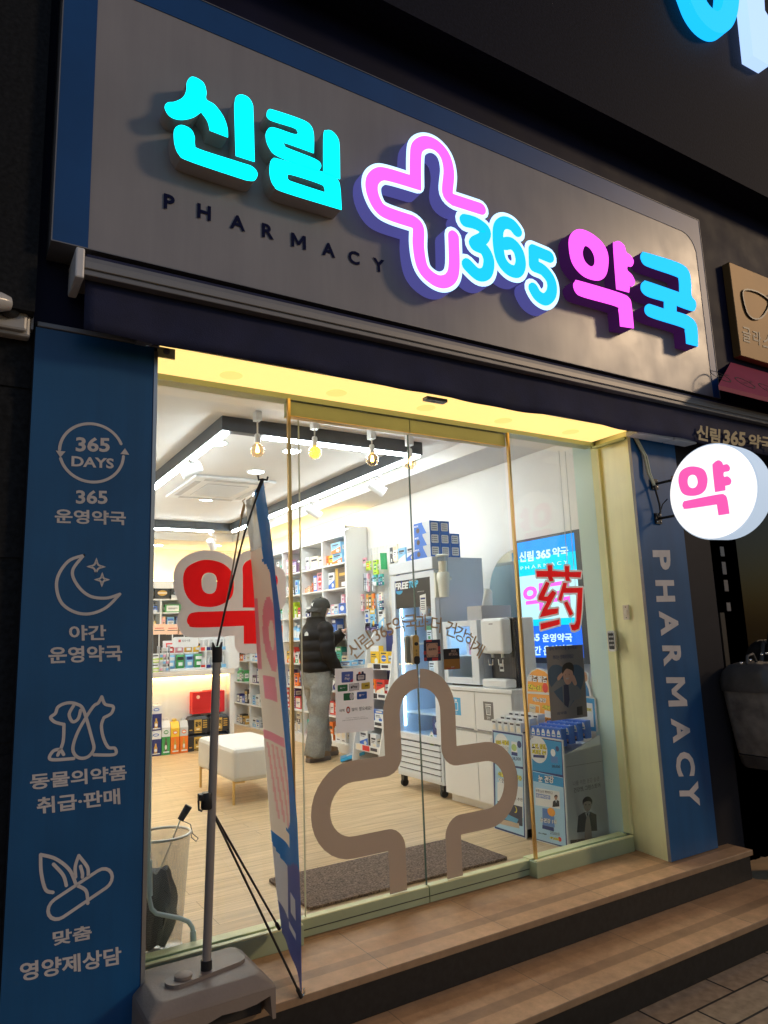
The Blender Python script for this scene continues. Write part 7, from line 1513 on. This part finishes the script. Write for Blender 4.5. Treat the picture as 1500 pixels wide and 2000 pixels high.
Nn = [P(*p, 1, YN) for p in NE]; Ff = [P(*p, 1, YFb) for p in FE]
def samp(L, t):
    zs_ = [L[0].z+(L[-1].z-L[0].z)*t]; z = zs_[0]
    for a, b in zip(L, L[1:]):
        if a.z >= z >= b.z: return a.lerp(b, (a.z-z)/(a.z-b.z))
    return L[-1].copy()
BLM = film('banner_sky_blue', (.07, .34, .66), .6); WHM = film('banner_white', (.90, .83, .77), .6); PKM = film('banner_pink', (.86, .50, .58), .6); PK2 = film('banner_coral', (.88, .60, .60), .6); DBM = film('banner_periwinkle', (.20, .25, .52), .6); PALM = film('banner_pale', (.66, .68, .74), .6); FILM = mat('banner_glossy_pale', (.62, .64, .64), .12, bump=(14, .35), coat=.6)
def bcol(s, t):
    if t < .155:
        if s > .45-.1*t: return BLM
        return WHM if t > .125 and s < .55 else FILM
    if t > .745:
        if t > .80+.02*sin(s*5): return PALM if (s < .42 and t < .93) or (.55 < s < .72 and .86 < t < .90) or (.45 < s < .7 and .925 < t < .94) else DBM
        return BLM if s > .55 or t > .77 else WHM
    # white field with rounded corners
    lim = .60
    if t < .20: lim = .60-.25*((.20-t)/.045)**2
    if t > .715: lim = .60-.2*((t-.715)/.03)**2
    if s > lim: return BLM
    r = sqrt(((s-.42)/.24)**2+((t-.325)/.085)**2)
    if .40 < r < 1: return PKM
    if .42 < t < .475 and .10 < s < .45+(t-.42)*.6: return PKM
    if .545 < t < .57 and s < .58: return PKM
    if .575 < t < .735:
        for k in range(4):
            c_ = .08+.13*k+(t-.575)*1.1
            if abs(s-c_) < .03: return PK2
    if .24 < t < .41 and s < .10: return PKM
    return WHM
NS, NT = 40, 150
mb = MB(); V = []
for j in range(NT+1):
    t = j/NT; a = samp(Ff, t); b_ = samp(Nn, t)
    for i in range(NS+1):
        s = i/NS; p_ = a.lerp(b_, s); bow = .028*sin(pi*s)*(.35+.65*sin(pi*min(1, t*1.05))); p_ = p_+Vector((bow*.9, 0, 0))+Vector((.004*sin(9*s+14*t)*s*(1-s)*4, 0, 0))
        V.append(p_)
base_ = len(mb.v); mb.v += [tuple(v) for v in V]
for j in range(NT):
    for i in range(NS):
        a = j*(NS+1)+i; mb.f.append((a, a+NS+1, a+NS+2, a+1)); mb.m.append(mb.mi(bcol((i+.5)/NS, (j+.5)/NT)))
cl = wb(mb, 'banner_cloth', bst, sm=70); sd_ = cl.modifiers.new('cloth', 'SOLIDIFY'); sd_.thickness = .0015
RODM = mat('black_rod', (.02, .018, .016), .35)
mb = MB(); tip = Nn[0]; r0 = P(424, 1262, 1, -.4); mb.tube([r0, P(440, 1190, 1, -.415), P(478, 1040, 1, -.44), tip], .0042, RODM, 8); mb.tube([P(502, 962, 1, -.455), tip], .0075, BLACK, 8); mb.tube([tip+Vector((-.02, 0, .014)), tip+Vector((-.017, 0, -.004)), tip, tip+Vector((.018, 0, -.002)), tip+Vector((.022, 0, .012))], .0045, BLACK, 8); wb(mb, 'upper_rod', bst, sm=60)
mb = MB(); tan_ = mat('tan_rod', (.42, .32, .22), .35, metal=.4); mb.tube([P(428, 1240, 1, -.39), P(446, 1160, 1, -.32), P(468, 1030, 1, -.18), P(477, 985, 1, YFb)], .0036, tan_, 8); mb.tube([P(472, 1008, 1, -.15), P(477, 986, 1, YFb)], .006, tan_, 8); mb.tube([P(477, 986, 1, YFb), P(474, 978, 1, YFb), P(479, 974, 1, YFb)], .003, tan_, 6); wb(mb, 'upper_rod', bst, sm=60)
for q_, yv in (((588, 1946), YN), ((545, 1813), YFb)):
    mb = MB(); e_ = P(*q_, 1, yv); mb.tube([mid-up*.03+Vector((.012, 0, 0)), e_], .0045, RODM, 8); d_ = (e_-mid).normalized(); mb.tube([e_-d_*.03, e_+d_*.004], .0075, BLACK, 8); mb.tube([e_-Vector((0, 0, .006)), e_+Vector((.014, 0, .008)), e_+Vector((.012, 0, .022))], .004, CHROME, 6); wb(mb, 'lower_rod', bst, sm=60)

# ================================================================== people
def skinmesh(name, parent, verts, edges, radii, m, root=0, sub=2):
    me = bpy.data.meshes.new(name); me.from_pydata(verts, edges, []); me.materials.append(m)
    o = bpy.data.objects.new(name, me); COL.objects.link(o); o.parent = parent
    s_ = o.modifiers.new('skin', 'SKIN'); s_.use_smooth_shade = True
    for i, r in enumerate(radii): me.skin_vertices[0].data[i].radius = (r, r) if not isinstance(r, tuple) else r
    for i in range(len(verts)): me.skin_vertices[0].data[i].use_root = (i == root)
    sb_ = o.modifiers.new('sub', 'SUBSURF'); sb_.levels = 1; sb_.render_levels = sub
    return o
def ring(c, rx, ry, n=28, tilt=None, quilt=0):
    out = []
    for k in range(n):
        w = 2*pi*k/n; v = Vector((cos(w)*rx, sin(w)*ry, 0))
        if tilt: v = tilt @ v
        out.append(Vector(c)+v)
    return out
def limb(mb, pts, rad, m, n=18, bul=0.0, step=.012, period=.105):
    """tapered padded sleeve or trouser leg along a polyline"""
    P_ = [Vector(p) for p in pts]; L = [0]
    for a, b in zip(P_, P_[1:]): L.append(L[-1]+(b-a).length)
    tot = L[-1]; N = max(4, int(tot/step)); path = []; rr = []
    sm_ = []
    for k in range(N+1):
        d = tot*k/N
        for i in range(len(L)-1):
            if d <= L[i+1]+1e-9: t = (d-L[i])/(L[i+1]-L[i]); break
        p_ = P_[i].lerp(P_[i+1], t); r = rad[i]+(rad[i+1]-rad[i])*t
        if bul: r *= 1+bul*(abs(sin(pi*d/period))-.6)
        path.append(p_); rr.append(r)
    for _ in range(6): path = [path[0]]+[(path[i-1]+path[i]*2+path[i+1])/4 for i in range(1, len(path)-1)]+[path[-1]]
    mb.tube(path, rr, m, n)
def handchain(w, dirv, side, palmn, curl):
    """verts/edges/radii for a relaxed hand hung on wrist vertex: palm, four fingers, thumb"""
    d = Vector(dirv).normalized(); s = Vector(side).normalized(); n_ = Vector(palmn).normalized(); w = Vector(w)
    V = []; E = []; R = []
    V.append(w+d*.05); R.append(.021); E.append((-1, 0))
    for f, (off, ln) in enumerate(((-.027, .068), (-.009, .078), (.009, .073), (.026, .058))):
        k = len(V); V.append(w+d*.088+s*off); R.append(.0095); E.append((0, k))
        c1 = (d*cos(curl)+n_*sin(curl)); c2 = (d*cos(curl*2)+n_*sin(curl*2))
        V.append(V[k]+c1*ln*.5); R.append(.0085); E.append((k, k+1)); V.append(V[k+1]+c2*ln*.5); R.append(.0070); E.append((k+1, k+2))
    k = len(V); V.append(w+d*.035-s*.03+n_*.012); R.append(.0105); E.append((0, k)); V.append(V[k]+(d*.7-s*.45+n_*.4).normalized()*.032); R.append(.009); E.append((k, k+1)); V.append(V[k+1]+(d*.9-s*.1+n_*.4).normalized()*.026); R.append(.0078); E.append((k+1, k+2))
    return V, E, R
SKIN = mat('skin', (.56, .33, .24), .5, nz=(14, .05)); HAIRM = mat('black_hair', (.010, .009, .009), .5, bump=(90, .4)); PUFF = mat('black_puffer_nylon', (.006, .006, .008), .5, nz=(8, .15), bump=(16, .3), spec=.14)
GREYT = mat('grey_sweat_fabric', (.20, .195, .178), .9, nz=(60, .16), bump=(9, .5)); CAPM = mat('black_cap_twill', (.014, .014, .016), .75, bump=(200, .2)); SHOE = mat('tan_suede', (.20, .12, .06), .85, nz=(20, .15)); SOLE = mat('taupe_rubber_sole', (.13, .10, .085), .7)
def body(parent, la, ra, lhand, rhand, z_sh=1.36, hc=(0, .02, 1.565), feet=((-.095, .10), (.095, -.10))):
    """continuous body: pelvis root, spine, neck, head, arms with hands, legs with feet (local: faces +y)"""
    V = [(0, 0, .90), (0, 0, 1.08), (0, -.01, 1.26), (0, -.005, 1.40), (0, .0, 1.46), tuple(hc), (hc[0], hc[1]+.012, hc[2]+.075)]
    R = [(.14, .11), (.125, .10), (.15, .11), (.10, .07), .048, (.070, .085), (.055, .068)]; E = [(0, 1), (1, 2), (2, 3), (3, 4), (4, 5), (5, 6)]
    k = len(V); V += [(hc[0], hc[1]+.088, hc[2]-.005), (hc[0], hc[1]+.06, hc[2]-.06), (hc[0], hc[1]+.105, hc[2]-.012)]; R += [.030, .036, .011]; E += [(5, k), (5, k+1), (k, k+2)]
    for sx in (-1, 1): V.append((hc[0]+sx*.082, hc[1]-.005, hc[2])); R.append(.014); E.append((5, len(V)-1))
    for arm, hd in ((la, lhand), (ra, rhand)):
        k = len(V); V += [arm[0], arm[1], arm[2]]; R += [.052, .040, .026]; E += [(3, k), (k, k+1), (k+1, k+2)]
        hv, he, hr = handchain(arm[2], *hd); b_ = len(V)
        for a, c in he: E.append((k+2 if a < 0 else b_+a, b_+c))
        V += [tuple(v) for v in hv]; R += hr
    for sx, (fx, fy) in zip((-1, 1), feet):
        k = len(V); V += [(sx*.085, 0, .82), (fx, fy*.6+.02, .46), (fx, fy-.02, .10), (fx, fy+.12, .045)]; R += [.088, .058, .042, .032]; E += [(0, k), (k, k+1), (k+1, k+2), (k+2, k+3)]
    return skinmesh('body', parent, [tuple(v) for v in V], E, R, SKIN)
def remesh(o, vs, smooth_it=3, disp=None):
    r = o.modifiers.new('union', 'REMESH'); r.mode = 'VOXEL'; r.voxel_size = vs; r.use_smooth_shade = True
    if smooth_it: s_ = o.modifiers.new('relax', 'SMOOTH'); s_.factor = .5; s_.iterations = smooth_it
    if disp:
        t = bpy.data.textures.new('folds', 'CLOUDS'); t.noise_scale = disp[1]; d = o.modifiers.new('folds', 'DISPLACE'); d.texture = t; d.strength = disp[0]; d.texture_coords = 'LOCAL'; d.mid_level = .5
def jacket(parent, la, ra, m, hem=.90, bul=.13, name='jacket', quilted=True):
    mb = MB(); rings = []; z = hem; prof = [(hem, .175, .14), (hem+.03, .205, .17), (1.10, .212, .172), (1.25, .222, .165), (1.34, .215, .148), (1.39, .175, .122), (1.43, .125, .105), (1.50, .108, .105)]
    n = int((1.50-hem)/.0125)
    for k in range(n+1):
        z = hem+(1.50-hem)*k/n
        for a, b in zip(prof, prof[1:]):
            if a[0] <= z <= b[0]+1e-9: t = (z-a[0])/(b[0]-a[0]); rx = a[1]+(b[1]-a[1])*t; ry = a[2]+(b[2]-a[2])*t; break
        q_ = 1+(.09*(abs(sin(pi*(z-hem)/.115))-.6) if quilted else 0); rings.append(ring((0, -.01, z), rx*q_, ry*q_, 32))
    mb.loft(rings, m)
    for arm in (la, ra):
        a, b, c = (Vector(x) for x in arm); c = b.lerp(c, .93); limb(mb, [a+Vector((-.06 if a.x > 0 else .06, 0, .0)), a, b, c], [.085, .088, .080, .056], m, 20, bul if quilted else 0)
    o = mb.build(name, parent); remesh(o, .0095, 1); return o
def trousers(parent, feet, m, hem=.05, wide=1.0):
    mb = MB(); mb.loft([ring((0, -.005, z), rx, ry, 28) for z, rx, ry in ((.74, .15, .13), (.80, .19, .155), (.88, .20, .16), (.96, .175, .14), (.98, .172, .138))], m)
    for sx, (fx, fy) in zip((-1, 1), feet):
        limb(mb, [(sx*.09, 0, .86), (sx*.097, fy*.25, .70), (fx*1.02, fy*.6, .42), (fx*1.02, fy-.02, hem)], [.118*wide, .116*wide, .104*wide, .112*wide], m, 24)
    o = mb.build('trousers', parent); remesh(o, .011, 4, (.055, .15)); return o
def shoes(parent, feet, up_, so_):
    for fx, fy in feet:
        mb = MB(); out = []
        def fo(sc, z, dy=0): return [Vector((fx+x*sc, fy+dy+y*sc*(1 if y < 0 else 1), z)) for x, y in ((-.035, -.10), (.035, -.10), (.048, -.06), (.046, .02), (.052, .10), (.045, .16), (.02, .185), (-.02, .185), (-.045, .16), (-.052, .10), (-.046, .02), (-.048, -.06))]
        mb.loft([fo(1.0, .001), fo(1.03, .012), fo(1.02, .042), fo(.98, .046)], so_); s_ = mb.build('shoe', parent, sm=60)
        mb = MB(); mb.loft([fo(.98, .0465), fo(.97, .075), [Vector((p.x, p.y, .105 if p.y < fy+.08 else .088)) for p in fo(.85, .1, -.005)], [Vector((p.x, p.y, .118 if p.y < fy+.05 else .095)) for p in fo(.55, .11, -.02)]], up_); mb.build('shoe_upper', s_, sm=60)
FEET = ((-.092, .13), (.092, -.115))
pc = thing('person', 'person in black puffer jacket, grey wide trousers and backward black cap reaching to the shelf', 'person', (3.475, 4.03, .0005), radians(-80))
LA = ((-.17, .02, 1.36), (-.12, .25, 1.20), (.01, .37, 1.335)); RA = ((.175, -.01, 1.36), (.235, -.03, 1.10), (.225, .13, .875))
HCP = (.0, .055, 1.57)
body(pc, LA, RA, ((.35, .85, .35), (-.3, -.1, .9), (.3, -.3, -.8), .45), ((0, .15, -1), (0, -1, -.1), (-1, 0, 0), .25), hc=HCP, feet=FEET)
jacket(pc, LA, RA, PUFF); trousers(pc, FEET, GREYT, wide=.98); shoes(pc, FEET, SHOE, SOLE)
mb = MB(); HC = Vector(HCP)
cap = [[HC+Vector((.098*cos(w)*r, .112*sin(w)*r, z)) for w in [2*pi*k/30 for k in range(30)]] for r, z in ((1.0, .02), (1.01, .05), (.94, .085), (.78, .115), (.5, .134), (.15, .142))]
mb.loft(cap, CAPM); mb.lathe([(.0, .0), (.009, .0), (.007, .006), (0, .007)], HC+Vector((0, 0, .142)), (0, 0, 1), CAPM, 10)
cp = mb.build('cap', pc, sm=60)
mb = MB(); N_ = 16; top_ = []; rows = []
for j in range(5):
    t = j/4; rows.append([HC+Vector((.098*cos(w)*(1+.1*t), .112*sin(w)-.075*t*(.45+.55*max(0, -sin(w))), .024-.040*t-.018*(1-abs(sin(w)))*t)) for w in [pi+.25+(pi-.5)*k/N_ for k in range(N_+1)]])
for a, b in zip(rows, rows[1:]):
    for k in range(N_): mb.quad(a[k], a[k+1], b[k+1], b[k], CAPM)
br = mb.build('brim', cp, sm=60); s_ = br.modifiers.new('thick', 'SOLIDIFY'); s_.thickness = .004
mb = MB(); nv = Vector((.15, -.97, .18)).normalized(); PLg = Plane(HC+Vector((.012, -.1165, .062)), Vector((.99, .15, 0)), Vector((0, .25, .97)))
WPM = mat('white_embroidery', (.75, .75, .75), .7)
mb.text('N', PLg, -.019, -.020, h=.036, w=.030, d=.004, m=WPM, bold=.05); mb.text('Y', PLg, -.013, -.014, h=.036, w=.032, d=.0055, m=WPM, bold=.05); mb.build('cap_emblem', cp)
mb = MB(); rings = []
for z, r, oy, ry in ((.035, .096, -.002, .105), (-.01, .098, -.012, .095), (-.06, .092, -.026, .085), (-.10, .096, -.03, .08), (-.15, .105, -.045, .07), (-.21, .10, -.08, .05), (-.25, .06, -.10, .035)): rings.append([HC+Vector((r*cos(w), oy+ry*sin(w)-(.0), z)) if sin(w) < .35 else HC+Vector((r*cos(w)*.96, oy+ry*.35, z)) for w in [2*pi*k/30 for k in range(30)]])
mb.loft(rings, HAIRM); mb.build('hair', pc, sm=70)
mb = MB(); BPl = Plane(Vector((.085, -.196, 1.315)), Vector((1, .12, 0)), Vector((0, .05, 1)))
mb.fill([fillet([(-.028, -.018), (.028, -.018), (.028, .004)]+[(.028-.056*k/6, .004+.022*sin(pi*k/6)) for k in range(1, 6)]+[(-.028, .004)], .003, 3, True)], BPl, .004, .006, WPM); mb.build('jacket_emblem', pc)
mb = MB(); wr = Vector(RA[2]); mb.box(-.005, -.038, -.145, .004, .038, -.02, BLACK); ph = tag(mb.build('phone', loc=pc.matrix_world @ Vector((0, 0, 0)) if False else None), 'black phone held in the lowered hand of the customer', 'phone', kind='thing')
Tm = Matrix.Translation(Vector(pc.location)) @ Rz(radians(-80)); ph.location = Tm @ (wr+Vector((-.022, .03, .0))); ph.rotation_euler.z = radians(-80)
# passer-by at the right edge with a black bag
FE2 = ((-.095, .07), (.095, -.06))
p2 = thing('person', 'person in a long black coat with a black backpack, cut off by the right edge', 'person', (4.63, -.47, -.2845), radians(-88))
LA2 = ((-.19, 0, 1.36), (-.245, .0, 1.08), (-.25, .05, .86)); RA2 = ((.19, 0, 1.36), (.245, -.06, 1.09), (.27, -.14, .80))
BCO = mat('black_coat', (.012, .012, .013), .45, bump=(22, .5))
body(p2, LA2, RA2, ((0, .1, -1), (0, -1, 0), (1, 0, 0), .3), ((0, -.12, -1), (0, -1, 0), (-1, 0, 0), .35), feet=FE2)
jacket(p2, LA2, RA2, BCO, hem=.46, name='coat', quilted=False); trousers(p2, FE2, mat('black_trousers', (.012, .012, .012), .7), wide=.8); shoes(p2, FE2, mat('black_leather_shoe', (.012, .012, .012), .4), BLACKR)
mb = MB(); H2 = Vector((0, .02, 1.565)); mb.loft([[H2+Vector((.092*cos(w)*r, -.012+.10*sin(w)*r, z)) for w in [2*pi*k/26 for k in range(26)]] for r, z in ((.9, -.10), (1.0, -.02), (1.02, .05), (.9, .10), (.5, .135), (.1, .142))], HAIRM); mb.build('hair', p2, sm=60)
bp = thing('backpack', 'black leather backpack with shiny studs on its rounded top at the right edge', 'backpack', (4.20, -.47, .42))
LEA = mat('black_leather', (.075, .07, .065), .42, bump=(45, .25), nz=(9, .3)); FABR = mat('charcoal_canvas', (.17, .16, .145), .85, nz=(14, .35), bump=(18, .6))
def bpr(z, x0_, x1_, hy, r=.06): return [Vector((p[0], p[1], z)) for p in rrect(x0_, -.47-hy, x1_, -.47+hy, r, 5)]
XA = 4.075
mb = MB(); mb.loft([bpr(.50, XA+.055, 4.42, .13, .05), bpr(.53, XA+.045, 4.42, .138), bpr(.70, XA+.022, 4.42, .15), bpr(.868, XA+.004, 4.42, .16)], FABR); wb(mb, 'body', bp, sm=50)
mb = MB(); mb.loft([bpr(.868, XA-.004, 4.42, .166), bpr(.93, XA-.010, 4.42, .166), bpr(.985, XA+.01, 4.42, .155), bpr(1.02, XA+.05, 4.41, .135), bpr(1.035, XA+.09, 4.38, .10)], LEA); tpz = wb(mb, 'lid', bp, sm=50)
mb = MB(); mb.loft([bpr(.42, XA+.075, 4.42, .115, .05), bpr(.44, XA+.062, 4.42, .128), bpr(.495, XA+.05, 4.42, .136)], LEA); wb(mb, 'base', bp, sm=50)
for k, (px, py) in enumerate(((1448, 1295), (1466, 1289), (1488, 1278), (1497, 1276))):
    q_ = P(px, py, 1, -.60); mb = MB(); c_ = P(px, py, 1, -.585 if k < 2 else -.56); mb.lathe([(0, .006), (.007, .004), (.009, 0)], c_, (-.4, -.8, .5), CHROME, 12); wb(mb, 'stud', bp, sm=50)
mb = MB(); mb.tube([(4.15, -.47, 1.03), (4.16, -.47, 1.075), (4.22, -.47, 1.085), (4.25, -.47, 1.03)], .009, LEA, 10); wb(mb, 'handle', bp, sm=60)
for sy in (-.08, .08):
    mb = MB(); mb.tube([(4.42, -.47+sy, .98), (4.52, -.47+sy*1.3, 1.14), (4.66, -.47+sy*1.4, 1.14), (4.77, -.47+sy*1.3, .95), (4.70, -.47+sy*1.9, .70), (4.44, -.47+sy, .55)], .014, LEA, 8); wb(mb, 'shoulder_strap', bp, sm=60)
